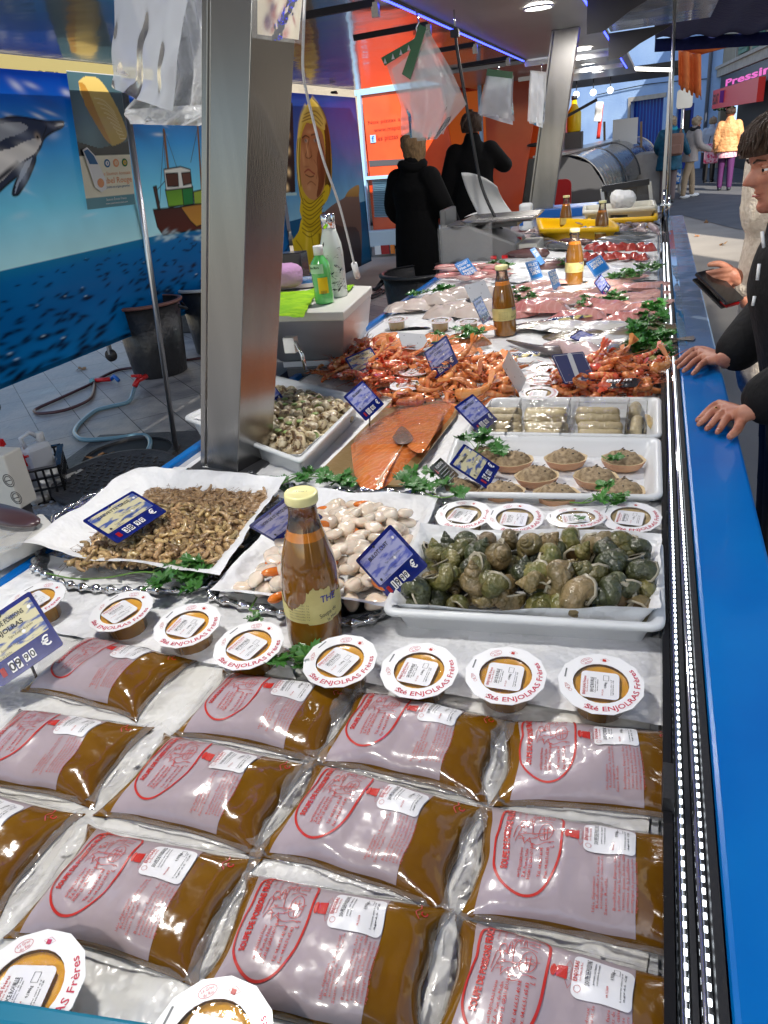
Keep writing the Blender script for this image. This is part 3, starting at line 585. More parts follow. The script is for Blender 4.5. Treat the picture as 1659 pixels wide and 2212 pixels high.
sheet('crumpled paper folded under the beige sauce tubs',W((930,1085),(1436,1090),(1438,1185),(900,1165)),TZ+.02,.010,8,60,24,fold=.5)
# ------------------------------------------------------------------ soup pouches
m_soup=M('fish soup in film',(.215,.098,.004),.16,c2=(.15,.062,.003),ns=14,coat=.8,bump=.10,bs=24,spec=.4,crough=.07)
m_label=M('printed film label',S(172,158,165),.30,coat=.55,bump=.15,bs=18,c2=S(160,146,150),ns=9,crough=.10)
m_red=M('red ink',S(190,40,30),.4,coat=.8); m_redf=M('faded red ink',S(188,78,74),.4,coat=.6); m_ink=M('black ink',(.02,.02,.025),.4,coat=.4); m_stk=M('white sticker',(.80,.80,.82),.35,coat=.3)
m_film=FILM('clear bag film',haze=.12,bs=30,bump=.45,rough=.12,blend=.3)
A_,B_=.103,.065
def pouch_h(seed):
    o=Vector((seed*5.1,seed*2.7,seed))
    def h(x,y):
        u=min(1,abs(x)/A_); v=min(1,abs(y)/B_)
        e=max(0,1-u**3.4)**.5*max(0,1-v**2.8)**.55
        k=.030+.003*math.sin(seed*2.1)
        n=noise.noise(Vector((x*20,y*20,0))+o)*.30+noise.noise(Vector((x*60,y*45,3))+o)*.05+.10*math.sin(seed*1.7)*x/A_
        g=-.22*math.exp(-((x-.068)/.016)**2-((y+.05*math.cos(seed))/.03)**2)
        return .0025+k*e*(1+(n+g)*e)
    return h
def edge(x,y,seed):   # wavy outline, corners drawn out into points
    u=x/A_; v=y/B_; k=1+.05*(abs(u)**4)*(abs(v)**4)*2; s=.05*noise.noise(Vector((u*1.8,v*1.8,seed*1.7)))
    return x*(1+s)*k- .004*(1-v*v)*np.sign(u)*(abs(u)**6), y*(1+s)*k-.004*(1-u*u)*np.sign(v)*(abs(v)**6)
def cpx(cx,cy): return ((cx-1125)/480*.094,(1408-cy)/235*.062)
def mk_pouch(seed):
    h=pouch_h(seed); t=thing('soup_pouch','x','soup bag',(0,0,0)); top=lambda dz:(lambda x,y:(*edge(x,y,seed),h(x,y)+dz))
    b=MB().add(grid(lambda u,v:top(0)((u*2-1)*A_,(v*2-1)*B_),56,36),m_soup); b.add(grid(lambda u,v:(*edge((u*2-1)*A_,(v*2-1)*B_,seed),.001),20,12),m_soup); obj('soup_filling',b,t)
    # label printed on the film
    lb=MB(); x0,x1=-.088+.005*math.sin(seed*3),.054; 
    lb.add(grid(lambda u,v:top(.0005)(x0+u*(x1-x0),(v*2-1)*B_*.965),60,48),m_label)
    f=top(.0016); ME=.005
    out=[cpx(*p) for p in [(760,1195),(725,1215),(712,1260),(710,1320),(696,1370),(692,1430),(705,1490),(750,1540),(810,1575),(870,1590),(930,1580),(980,1545),(1015,1490),(1033,1420),(1036,1320),(1036,1240),(1022,1210),(990,1196),(880,1194)]]
    out=[(p[0],p[1]) for p in spline([(a,b_,0) for a,b_ in out+[out[0]]],5)]
    V,F=ribbon(out,.0024); F2=[]; [F2.extend([q]) for q in F]; lb.add(([f(*p) for p in V],F2),m_red,False)
    x,y=cpx(757,1338); lb.add(text('SOUPE DE POISSONS FRAICHE',.0064,x,y,PI/2,.045,.088,fn=f,maxe=ME),m_red,False)
    for cx,s,w_,cy_,hh in ((835,'sarl ENJOLRAS Frères',.034,1465,.0028),(862,'Z.A. Port de Pêche',.034,1465,.0031),(887,'30240 LE GRAU-DU-ROI',.044,1452,.0031),(938,'Tél. 04.66.51.40.98',.036,1455,.0031),(970,'Fax. 04.66.51.65.83',.036,1455,.0031)):
        x,y=cpx(cx,cy_); lb.add(text(s,hh,x,y,PI/2,.012,w_,res=1,fn=f,maxe=.01),m_red,False)
    for cx,s,w_ in ((800,'CUISINE A',.014),(832,'L\'ANCIENNE',.014),(880,'PRODUIT',.012),(905,'ARTISANAL',.014),(960,'DLC',.008),(985,'à +4°C',.010)):
        x,y=cpx(cx,1222); lb.add(text(s,.0021,x,y,PI/2,0,w_,res=1,fn=f),m_redf,False)
    # engraving: cook with a pot, boat and gull, in thin lines
    r=random.Random(11)
    L=[[(790,1360),(800,1300),(815,1290),(822,1310),(812,1340),(840,1330),(905,1322),(985,1318)],[(800,1375),(812,1345),(835,1345),(845,1372)],[(812,1285),(818,1268),(832,1262),(845,1270),(846,1285),(830,1295),(812,1285)],[(850,1300),(858,1255),(868,1250),(872,1290)],[(885,1322),(880,1270),(890,1240),(905,1225)],[(868,1240),(885,1228),(900,1236),(915,1224)],
       [(915,1330),(925,1290),(950,1268),(975,1275),(988,1300),(985,1330),(965,1350),(930,1350),(915,1330)],[(930,1300),(975,1298)],[(935,1315),(978,1314)],[(940,1290),(948,1345)],[(960,1285),(962,1350)],[(905,1265),(940,1255),(985,1262)],[(920,1250),(925,1215),(935,1250)],[(845,1380),(870,1350),(905,1345)],[(860,1360),(905,1375),(960,1362),(985,1368)],[(870,1345),(895,1392),(930,1385)],[(925,1228),(960,1222),(992,1226)],[(945,1240),(990,1240)]]
    for i in range(14):
        a=r.uniform(800,980); c_=r.uniform(1255,1385); L.append([(a,c_),(a+r.uniform(6,22),c_+r.uniform(-6,6)),(a+r.uniform(14,30),c_+r.uniform(-8,8))])
    for l in L:
        V,F=ribbon(spl([cpx(*p) for p in l],3),.0007); lb.add(([f(*p) for p in V],F),m_redf,False)
    # mark: red block with a dot and a triangle line
    lb.add(flat3(refine([cpx(*p) for p in [(1075,1292),(1122,1290),(1122,1335),(1075,1332)]],[(0,3,2),(0,2,1)],.004),f),m_red,False)
    lb.add(([f(*cpx(1062+14*math.cos(a),1311+22*math.sin(a))) for a in np.linspace(0,-2*PI,15)[:-1]],[tuple(range(14))]),m_red,False)
    V,F=ribbon([cpx(*p) for p in [(1125,1265),(1165,1312),(1130,1362),(1100,1312)]],.0006,True); lb.add(([f(*p) for p in V],F),m_redf,False)
    for i,s in enumerate(('MAITRE','ARTISAN')): x,y=cpx(1128+i*13,1312); lb.add(text(s,.0019,x,y,PI/2,0,.011,res=1,fn=top(.0013)),m_red if i else m_stk,False)
    for cx,s,w_,cy_ in ((1203,'Idée dégustation',.028,1548),(1222,'Réchauffer à feu doux',.050,1495),(1240,'accompagner de croûtons et de',.052,1492),(1262,'Sauce Rouille.',.030,1548),(1302,'Bouillabaisse Express, faire',.052,1492),(1322,'pocher dans la soupe filets de',.052,1492),(1342,'rascasse, queue de lotte, calmar',.056,1480),(1362,'poissons de la bouillabaisse',.050,1495),(1382,'accompagné de pommes de terre',.052,1492),(1402,'vapeur et de Sauce Rouille.',.050,1495)):
        x,y=cpx(cx,cy_); lb.add(text(s,.0027,x,y,PI/2,0,w_,res=1,fn=f,maxe=.012),m_redf,False)
    x,y=cpx(1495,1215); lb.add(text('C',.006,.088,.046,PI/2,.03,fn=top(.0006)),m_red,False); 
    lb.add(([top(.0006)(*p) for p in ribbon(spl([(.080,.060),(.083,.052),(.080,.045),(.085,.038)],4),.0012)[0]],ribbon(spl([(.080,.060),(.083,.052),(.080,.045),(.085,.038)],4),.0012)[1]),m_redf,False)
    obj('printed_label',lb,t)
    # price sticker
    st=MB(); f1=top(.0020); f2=top(.0027); sx,sy=cpx(1292,1262)[0]-.004,.026; rr=rrect(.050,.040,.006,5,sx,sy)
    def sg(u,v): return f1(sx+(u-.5)*.050,sy+(v-.5)*.040)
    def keep(P): return True
    gv,gf=grid(lambda u,v:(sx+(u-.5)*.050,sy+(v-.5)*.040,0),20,16)
    # clip grid corners to the rounded outline
    rc=.006
    def clampc(p):
        x,y=p[0]-sx,p[1]-sy; cx,cy_=.025-rc,.020-rc
        if abs(x)>cx and abs(y)>cy_:
            dx,dy=abs(x)-cx,abs(y)-cy_; L_=math.hypot(dx,dy)
            if L_>rc: dx*=rc/L_;dy*=rc/L_
            x=math.copysign(cx+dx,x);y=math.copysign(cy_+dy,y)
        return f1(sx+x,sy+y)
    st.add(([clampc(p) for p in gv],gf),m_stk)
    for dx,s,hh,w_,mm,dy in ((-.0225,'ENJOLRAS',.0034,.020,m_red,.003),(-.0185,'Le Grau du Roi',.0017,.018,m_redf,.003),(-.0125,'SOUPE DE POISSONS',.0042,.027,m_ink,.004),(-.0075,'poissons, eau, légumes',.0015,.024,m_ink,.004),(-.0045,'concentré de tomate',.0015,.024,m_ink,.004),(.004,'04.12.2024',.0018,.010,m_red,-.010),(.007,'0,900kg',.0032,.010,m_ink,.008),(.015,'à conserver entre 0 et +4°',.0015,.030,m_ink,0),(.018,'agréé CE',.0015,.028,m_ink,0)):
        st.add(text(s,hh,sx+dx,sy+dy,PI/2,.015,w_,res=1,fn=f2),mm,False)
    V,F=ribbon(circ(.0028,12,sx-.020,sy-.013),.0004,True); st.add(([f2(*p) for p in V],F),m_redf,False)
    V,F=ribbon([(sx+.008,sy+.010),(sx+.013,sy+.010),(sx+.013,sy+.0165),(sx+.008,sy+.0165)],.0004,True); st.add(([f2(*p) for p in V],F),m_ink,False)
    obj('sticker',st,t)
    # clear film flange all round, crumpled ends
    fl=MB(); nu,nv=70,44; LX,LY=.119,.070; o=Vector((seed*2,7,seed)); V=[];F=[]
    for j in range(nv):
        for i in range(nu):
            x=(i/(nu-1)*2-1)*LX; y=(j/(nv-1)*2-1)*LY; uu=abs(x)/A_; vv=abs(y)/B_
            q=Vector((x*30,y*30,seed)); cr=noise.noise(q*1.0+o)*.6+noise.noise(q*2.6)*.35
            ex=max(0,uu-.93)*14; z=.004+max(0,cr)*.006*(1+ex)+(.010*(1+math.sin(y*55+seed*2))*min(1,ex)*.6 if uu>.95 else 0)
            xx=x+.006*noise.noise(Vector((y*35,x*10,seed+5)))*min(1,ex)
            if uu<1 and vv<1: z=h(x,y)+.0022
            V.append((xx,y+.003*noise.noise(Vector((x*30,1,seed)))*(vv>.95),z))
    for j in range(nv-1):
        for i in range(nu-1):
            x=((i+.5)/(nu-1)*2-1)*LX; y=((j+.5)/(nv-1)*2-1)*LY
            if abs(x)/A_<.985 and abs(y)/B_<.975: continue
            F.append((j*nu+i,j*nu+i+1,(j+1)*nu+i+1,(j+1)*nu+i))
    fl.add((V,F),m_film); obj('clear_film',fl,t)
    return t
_pv=[mk_pouch(s) for s in (1,2,3,4,5)]
_pl=[(-.745,.706,-5,3,'soup bag in the back row, leftmost, beside the big blue soup sign'),(-.462,.680,-1,1,'soup bag in the back row, second from the left, below the big bottle'),(-.252,.672,-3,2,'soup bag in the back row, third from the left, in front of two sauce tubs'),(-.035,.676,6,4,'soup bag in the back row, rightmost, level and against the rail'),
 (-.715,.546,3,2,'soup bag in the second row, leftmost, partly cut by the photo edge'),(-.477,.540,-2,4,'soup bag in the second row, second from left with amber corner'),(-.258,.530,-5,2,'soup bag in the second row with a pinched crease across its title'),(-.036,.524,2,3,'soup bag in the second row, rightmost, touching the rail'),
 (-.715,.402,0,2,'soup bag in the third row, only its brown right end in view'),(-.473,.392,2,1,'soup bag in the third row, left of centre, under a folded film end'),(-.255,.383,4,0,'soup bag in the third row, centre front with pale glare on its label'),(-.035,.380,-2,2,'soup bag in the third row, nearest the camera at the rail')]
_used=set()
for i,(x,y,a,k,lab) in enumerate(_pl):
    loc=(x,y,TZ+.004)
    if k in _used: dup(_pv[k],loc,R_(a),lab,'bags of fish soup laid in rows')
    else: _used.add(k); p=_pv[k]; p.location=loc; p.rotation_euler=(0,0,R_(a)); p['label']=lab; p['group']='bags of fish soup laid in rows'
# ------------------------------------------------------------------ sauce tubs
m_lid=M('white lid card',(.86,.86,.87),.35,coat=.2); m_mag=M('crimson ink',S(190,45,75),.4); m_winf=FILM('tub window film',haze=.04,bs=70,bump=.25,rough=.06,blend=.25)
def mk_cup(sauce,wall,lab):
    t=thing('sauce_tub',lab,'sauce tub',(0,0,0)); H=.040
    n=48; V=[];F=[]; prof=[(.0300,0),(.0312,.002),(.0350,H-.004),(.0375,H-.001)]
    b=MB(); vv=[]
    for r,z in prof:
        for i in range(n*2): a=2*PI*i/(n*2); rb=r*(1+(.012 if (i%4<2 and (i//12)%2==0) else 0)*(0<z<H-.002)); vv.append((rb*math.cos(a),rb*math.sin(a),z))
    m2=n*2; ff=[(j*m2+i,j*m2+(i+1)%m2,(j+1)*m2+(i+1)%m2,(j+1)*m2+i) for j in range(3) for i in range(m2)]+[tuple(range(m2-1,-1,-1))]
    b.add((vv,ff),wall); obj('tub',b,t)
    s=MB().add(grid(lambda u,v:((.034*u)*math.cos(v*2*PI),(.034*u)*math.sin(v*2*PI),H-.0055+.0012*noise.noise(Vector((u*math.cos(v*6.28)*3,u*math.sin(v*6.28)*3,1)))+(.002 if u>.93 else 0)),10,40),sauce); obj('sauce',s,t)
    l=MB(); N=13; ro,ri=.0535,.0345; o=circ(ro,N,a0=.2); i_=circ(ri,26,a0=.2)
    v=[(*p,H) for p in circ(ro,26,a0=.2)]; 
    for k in range(26):
        if k%2: a=v[(k-1)%26];c=v[(k+1)%26]; v[k]=((a[0]+c[0])/2,(a[1]+c[1])/2,H)
    top=[(p[0],p[1],H+.0009) for p in v]; ib=[(*p,H) for p in i_]; it=[(*p,H+.0009) for p in i_]; n=26; vv=v+top+ib+it; f=[]
    for k in range(n): q=(k+1)%n; f+=[(k,q,n+q,n+k),(n+k,n+q,3*n+q,3*n+k),(2*n+q,2*n+k,3*n+k,3*n+q),(k,2*n+k,2*n+q,q)]
    l.add((vv,f),m_lid,False)
    # lettering round the rim
    zt=H+.0013
    def arc(sx,a0,a1,h,rad,bold=0,mm=m_mag,flip=False):
        V2,F2,xa,xb=text_geo(sx,bold,2); k=h/.69; L_=(xb-xa)
        P=[]
        for x,y in V2:
            a=a0+(a1-a0)*(x-xa)/L_; r=rad-(y-.345)*k; P.append((r*math.cos(a),r*math.sin(a),zt))
        l.add((P,F2),mm,False)
    arc('Sté ENJOLRAS Frères',R_(-112),R_(38),.0072,.0440,.012)
    l.add(text('Le Grau',.0030,-.0205,.0385,R_(38),0,.011,z=zt),m_mag,False); l.add(text('du Roi',.0030,-.0178,.0347+.0005,R_(38),0,.009,z=zt),m_mag,False)
    rb=ribbon(circ(.0082,20,0,0,ry=.0050),.0004,True); c_,s_=math.cos(R_(38)),math.sin(R_(38)); l.add(([(p[0]*c_-p[1]*s_-.0192,p[0]*s_+p[1]*c_+.0368,zt) for p in rb[0]],rb[1]),m_mag,False)
    l.add(poly([(p[0]+.004,p[1]+.042) for p in [(-.003,-.003),(.0015,-.0035),(.0015,.001),(-.003,.0015)]],zt),m_red,False); l.add(flat3(ribbon([(-.002,.042),(.004,.0455),(.0095,.042),(.004,.0385)],.0004,True),z=zt),m_redf,False)
    l.add(text('Déchirer',.0027,-.0125,-.0405,R_(-8),0,.011,z=zt),m_mag,False); l.add(text('pour ouvrir',.0027,-.0125,-.0448,R_(-8),0,.012,z=zt),m_mag,False)
    for k in range(5): a=R_(190+k*3.5); l.add(flat3(ribbon(circ(.0012+.0009*(k%3),8,.0435*math.cos(a)+.0008*k,.0435*math.sin(a)),.0004,True),z=zt),m_redf,False)
    l.add(flat3(rrf:=([(x,y) for x,y in [(-.0455,.004),(-.0435,.004),(-.0425,.020),(-.0445,.020)]],[(0,1,2,3)]),z=zt),M('lid slot',(.18,.19,.2),.5) if 'lid slot' not in bpy.data.materials else bpy.data.materials['lid slot'],False)
    obj('lid',l,t)
    w_=MB().add(([(*p,H-.0005) for p in circ(.0348,26)],[tuple(range(26))]),m_winf,False); obj('window',w_,t)
    st=MB().add(([(x,y,H+.0002) for x,y in rrect(.047,.046,.006,4,-.001,-.003)],[tuple(range(20))]),m_stk,False); z2=H+.0007
    for dx,s,hh,w2,mm,dy in ((-.018,'ENJOLRAS Frères',.0035,.032,m_red,-.002),(-.0142,'Le Grau du Roi',.0017,.022,m_redf,-.002),(-.0085,'SAUCE ROUILLE',.0044,.026,m_ink,0),(-.0045,'huile, piment, ail, oeuf',.0014,.026,m_ink,0),(-.002,'farine, safran',.0014,.020,m_ink,0),(.0045,'30.12.24',.0018,.010,m_redf,-.012),(.0075,'0,180kg',.0030,.010,m_ink,.001),(.0145,'conserver entre 0 et 4°',.0014,.028,m_ink,-.002),(.017,'agrément CE',.0014,.026,m_ink,-.002)):
        st.add(text(s,hh,-.002+dx,-.004+dy,PI/2,.012,w2,res=1,z=z2),mm,False)
    st.add(flat3(ribbon([(.003,.005),(.0095,.005),(.0095,.014),(.003,.014)],.0005,True),z=z2),m_ink,False); obj('sticker',st,t)
    return t
m_rou=M('orange rouille sauce',(.86,.43,.014),.3,c2=(.78,.35,.012),ns=60,coat=.4); m_rouw=M('tub wall with orange sauce',(.36,.17,.006),.2,c2=(.26,.11,.01),ns=20,coat=.8,aniso=(1,1,.3))
m_bei=M('beige garlic sauce',(.68,.50,.22),.3,c2=(.5,.36,.16),ns=60,coat=.4); m_beiw=M('tub wall with beige sauce',(.46,.33,.15),.2,c2=(.38,.27,.12),ns=20,coat=.8,aniso=(1,1,.3))
cupO=mk_cup(m_rou,m_rouw,'x'); cupB=mk_cup(m_bei,m_beiw,'x'); LZ=TZ+.052
def put_cups(proto,L,grp,dz=.008):
    for i,(px,py,ang,tilt,lab) in enumerate(L):
        p=D(px,py,LZ); loc=(p.x,p.y,TZ+dz); rot=(R_(tilt),R_(tilt*.15),R_(ang))
        if i==0: proto.location=loc; proto.rotation_euler=rot; proto['label']=lab; proto['group']=grp
        else: dup(proto,loc,rot,lab,grp)
put_cups(cupO,[(1297,1466,2,6,'orange sauce tub rightmost of its row, next to the rail'),(1092,1448,0,6,'orange sauce tub second from the rail, on the sheet edge'),(906,1438,-4,6,'orange sauce tub just right of the foot of the big bottle, third from the rail'),(737,1418,-20,6,'orange sauce tub directly in front of the big bottle'),(540,1385,-18,6,'orange sauce tub left of the big bottle with parsley behind its rim'),(406,1342,-6,6,'orange sauce tub under the parsley sprig, touching its leaves'),(265,1312,-24,6,'orange sauce tub below the grey shrimps, slightly turned'),(78,1290,-22,6,'orange sauce tub leftmost of the row, half behind the blue soup sign'),(52,2124,14,3,'orange sauce tub at the bottom left corner of the counter'),(452,2243,4,3,'orange sauce tub cut off by the bottom edge near the teal trim')],'orange sauce tubs')
put_cups(cupB,[(1002,1110,-12,5,'beige sauce tub leftmost of four above the whelks'),(1112,1117,0,5,'beige sauce tub second of four above the whelks'),(1245,1120,12,-6,'beige sauce tub third above the whelks, tilted with a parsley leaf on top'),(1362,1115,-6,5,'beige sauce tub rightmost above the whelks, at the rail'),
 (897,800,-10,3,'beige sauce tub leftmost among the pink prawns'),(880,831,5,3,'beige sauce tub in front of the leftmost one among prawns'),(930,786,15,0,'beige sauce tub tucked behind the blue prawn sign'),(1163,849,0,3,'beige sauce tub nearest of three stacked between the prawn heaps'),(1170,819,10,3,'beige sauce tub middle of three between the prawn heaps'),(1182,795,20,3,'beige sauce tub farthest of three between the prawn heaps'),(856,690,0,2,'beige sauce tub at the left end of the white fish fillets'),(950,692,10,2,'beige sauce tub in the middle before the white fillets'),(1012,694,-10,2,'beige sauce tub behind the brown bottle, before white fillets')],'beige sauce tubs',.012)
# ------------------------------------------------------------------ soup bottles
m_glass=FILM('bottle glass',tint=(.86,.80,.68),haze=.03,bs=3,bump=0,rough=.03,blend=.45); m_bs=M('soup in glass',(.17,.068,.006),.06,c2=(.25,.10,.006),ns=7,coat=1,aniso=(1,1,.6),crough=.02); m_bs2=M('orange froth in glass',(.62,.20,.01),.15,c2=(.5,.15,.01),ns=40,coat=1)
m_capy=M('pale yellow cap',S(232,225,160),.35,coat=.3); m_lab=M('cream label',S(205,195,130),.5,c2=S(190,178,115),ns=30)
def mk_bottle(soup=m_bs,froth=m_bs2,torn=True):
    t=thing('soup_bottle','x','bottle',(0,0,0))
    prof=[(.001,.0005),(.036,.0005),(.0405,.004),(.0425,.012),(.0432,.06),(.0435,.10),(.0425,.125),(.039,.150),(.0325,.176),(.0265,.196),(.0225,.212),(.0208,.226),(.0205,.240)]
    pr=[(p[0],p[1]) for p in spline([(a,b,0) for a,b in prof],4)]; k=[i for i,p in enumerate(pr) if p[1]<.190][-1]; k2=[i for i,p in enumerate(pr) if p[1]<.204][-1]
    b=MB().add(lathe(pr[:k+1],40,False),soup).add(lathe(pr[k:k2+1],40,False),froth); b.add(([(p[0],p[1],pr[k2][1]) for p in circ(pr[k2][0],40)],[tuple(range(40))]),froth); obj('soup',b,t)
    b=MB().add(lathe(pr[k2:],40,False),m_glass).add(lathe([(.0212,.236),(.0226,.238),(.0226,.241),(.0212,.243)],32,False),m_glass); obj('neck',b,t)
    b=MB().add(lathe([(.0225,.2405),(.0238,.2405),(.0242,.243),(.0242,.2525),(.0232,.2545),(.020,.2548),(.0195,.2542)],40),m_capy); b.add(text('3.036 1',.0028,0,.002,.1,0,.016,z=.2546),m_ink,False); obj('cap',b,t)
    r=random.Random(5); V=[];F=[]; n=60; R0=.0440
    tp=[.098+.010*noise.noise(Vector((i*.33,0,0)))+.004*r.random()-(.020*math.exp(-((i-20)/7)**2) if torn else 0) + (.016 if 30<i<46 and torn else 0) for i in range(n)]
    for i in range(n):
        a=R_(-190)+R_(200)*i/(n-1); z0=.060 if not(30<i<46 and torn) else .057
        V+=[(R0*math.cos(a),R0*math.sin(a),z0),(R0*math.cos(a),R0*math.sin(a),tp[i] if torn else .105)]
    F=[(2*i,2*i+2,2*i+3,2*i+1) for i in range(n-1)]; l=MB().add((V,F),m_lab)
    def wr(a0,z0,rr=R0+.0006): return lambda x,y:(rr*math.cos(R_(a0)+x/rr),rr*math.sin(R_(a0)+x/rr),z0+y)
    l.add(text('THE',.011,0,0,0,.02,.026,fn=wr(-43,.099)),M('blue ink 2',S(50,55,140),.5),False).add(text('Soupe de',.0075,0,0,.25,0,.030,fn=wr(-45,.074)),m_ink,False).add(text('la Mer',.0055,0,0,.25,0,.018,fn=wr(-37,.064)),m_ink,False)
    for k in range(6): l.add(text('valeurs nutritionnelles   %d g'%(k+2),.0022,0,0,0,0,.034,res=1,fn=wr(-105,.092-.005*k)),m_ink,False)
    obj('paper_label',l,t)
    return t
botA=mk_bottle(); botB=mk_bottle(torn=False)
def put(proto,first,loc,rot,lab,grp):
    if first: proto.location=loc; proto.rotation_euler=rot; proto['label']=lab; proto['group']=grp; return proto
    return dup(proto,loc,rot,lab,grp)
def pb_(x,y,dz=.006): p=D(x,y,TZ); return (p.x,p.y,TZ+dz)
GB='glass bottles of fish soup'
put(botA,True,pb_(684,1388),(R_(0),R_(3.0),R_(12)),'tall bottle of brown fish soup with a torn cream label, nearest the camera',GB)
put(botB,True,pb_(1092,728,.01),(0,R_(-2),R_(20)),'bottle of brown fish soup standing between salmon and flatfish',GB)
put(botB,False,pb_(1240,618,.01),(0,0,R_(5)),'bottle of orange fish soup glowing in the sunlight among fillets',GB)
put(botB,False,pb_(1221,506,.01),(0,R_(2),R_(50)),'dark bottle of fish soup against the yellow crate, left one',GB)
put(botB,False,pb_(1298,528,.01),(0,R_(1),R_(-20)),'dark bottle of fish soup before the yellow crate, right one',GB)
# ------------------------------------------------------------------ the street behind
class VP_:      # a vertical wall plane through two ground points
    def __init__(s,a,b):
        s.a=Vector((a[0],a[1],0)); d=Vector((b[0]-a[0],b[1]-a[1],0)); s.L=d.length; s.d=d.normalized(); s.n=Vector((s.d.y,-s.d.x,0)); 
        s.ang=math.atan2(s.d.y,s.d.x)
    def hit(s,px,py,off=0):      # -> (along, z) on the plane
        w_=Vector(_ray(px,py)); o=Vector((0,0,CAMZ)); a=s.a+s.n*off; t=(a-o).dot(s.n)/w_.dot(s.n); p=o+w_*t; return ((p-s.a).dot(s.d),p.z)
    def xf(s): return Matrix.Translation(s.a)@Matrix.Rotation(s.ang,4,'Z')   # local x along wall, -y = towards the viewer
def wallbox(x0,x1,z0,z1,y0,y1): return box((x0+x1)/2,(y0+y1)/2,(z0+z1)/2,abs(x1-x0),abs(y1-y0),abs(z1-z0))
def gx(px,Y): return DY(px,270,Y).x
B1=VP_((gx(1215,34),34),(gx(1549,30),30))
m_bluew=M('pale blue render',S(165,195,235),.85,c2=S(140,172,222),ns=.8,bump=.4,bs=20,det=7)
m_bdoor=M('cobalt door',S(10,55,150),.5,c2=S(8,45,130),ns=3)
m_stone=M('pale stone',(.45,.42,.38),.8,c2=(.36,.33,.3),ns=5)
m_tan=M('tan render',(.36,.32,.25),.85,c2=(.28,.25,.2),ns=.9,bump=.4,bs=15,det=7)
m_cream=M('cream render',(.62,.57,.42),.85,c2=(.5,.46,.34),ns=.7,det=7)
m_dark=M('dark interior',(.015,.014,.014),.6); m_pane=M('window glass',(.03,.04,.05),.05,coat=1)
def B1f():
    t=thing('blue_house','pale blue rendered house with a wide cobalt garage door and a smaller blue door','house',B1.a,rot=B1.ang)
    xr=B1.L
    d0,zt=B1.hit(1362,236); d1,zt1=B1.hit(1434,210); e0,z2=B1.hit(1462,228); e1,z3=B1.hit(1500,222); zb=0
    zt=max(zt,zt1); z2=max(z2,z3)
    b=MB()   # wall with two openings, built as pieces butted together
    b.add(wallbox(-2,d0,0,7.5,0,.4),m_bluew,False).add(wallbox(d0,d1,zt,7.5,0,.4),m_bluew,False).add(wallbox(d1,e0,0,7.5,0,.4),m_bluew,False).add(wallbox(e0,e1,z2,7.5,0,.4),m_bluew,False).add(wallbox(e1,xr,0,7.5,0,.4),m_bluew,False).add(wallbox(-2,xr,0,.01,.4,8),m_bluew,False)
    b.add(wallbox(xr-.3,xr,0,7.5,.4,8),m_bluew,False); obj('wall',b,t)
    b=MB().add(wallbox(d0-.1,d1+.1,zt,zt+.14,-.03,.03),m_stone,False).add(wallbox(d0-.1,d0,0,zt,-.03,.03),m_stone,False); obj('door_surround',b,t)
    b=MB().add(wallbox(d0,d1,0,zt,.2,.26),m_bdoor,False)
    for i in range(1,10): b.add(wallbox(d0+(d1-d0)*i/10-.02,d0+(d1-d0)*i/10+.02,0,zt,.19,.2),m_bluepl,False)
    obj('garage_door',b,t); b=MB().add(wallbox(e0,e1,0,z2,.12,.18),m_bdoor,False); obj('door',b,t)
    b=MB().add(wallbox(e0+.2,e1-.2,z2-.9,z2-.2,.10,.12),m_dark,False); obj('door_window',b,t)
    b=MB().add(wallbox(-2.2,xr+.2,7.5,7.7,-.4,8.2),M('roof tile',(.3,.14,.09),.8),False); obj('roof',b,t)
    p0,_=B1.hit(1532,200); b=MB().add(tube([(p0,-.08,0),(p0,-.08,7.4)],.06,8),M('grey pipe',(.15,.17,.22),.5)); obj('downpipe',b,t)
    c0,cz=B1.hit(1300,196); b=MB().add(spl3:=tube(spline([B1loc(1290,205),B1loc(1400,182),B1loc(1530,170)],8),.015,5),m_black); obj('wall_cable',b,t)
def B1loc(px,py): a,z=B1.hit(px,py,.05); return (a,-.05,z)
B1f()
B2=VP_((gx(1549,30),30),(gx(1700,20),20))
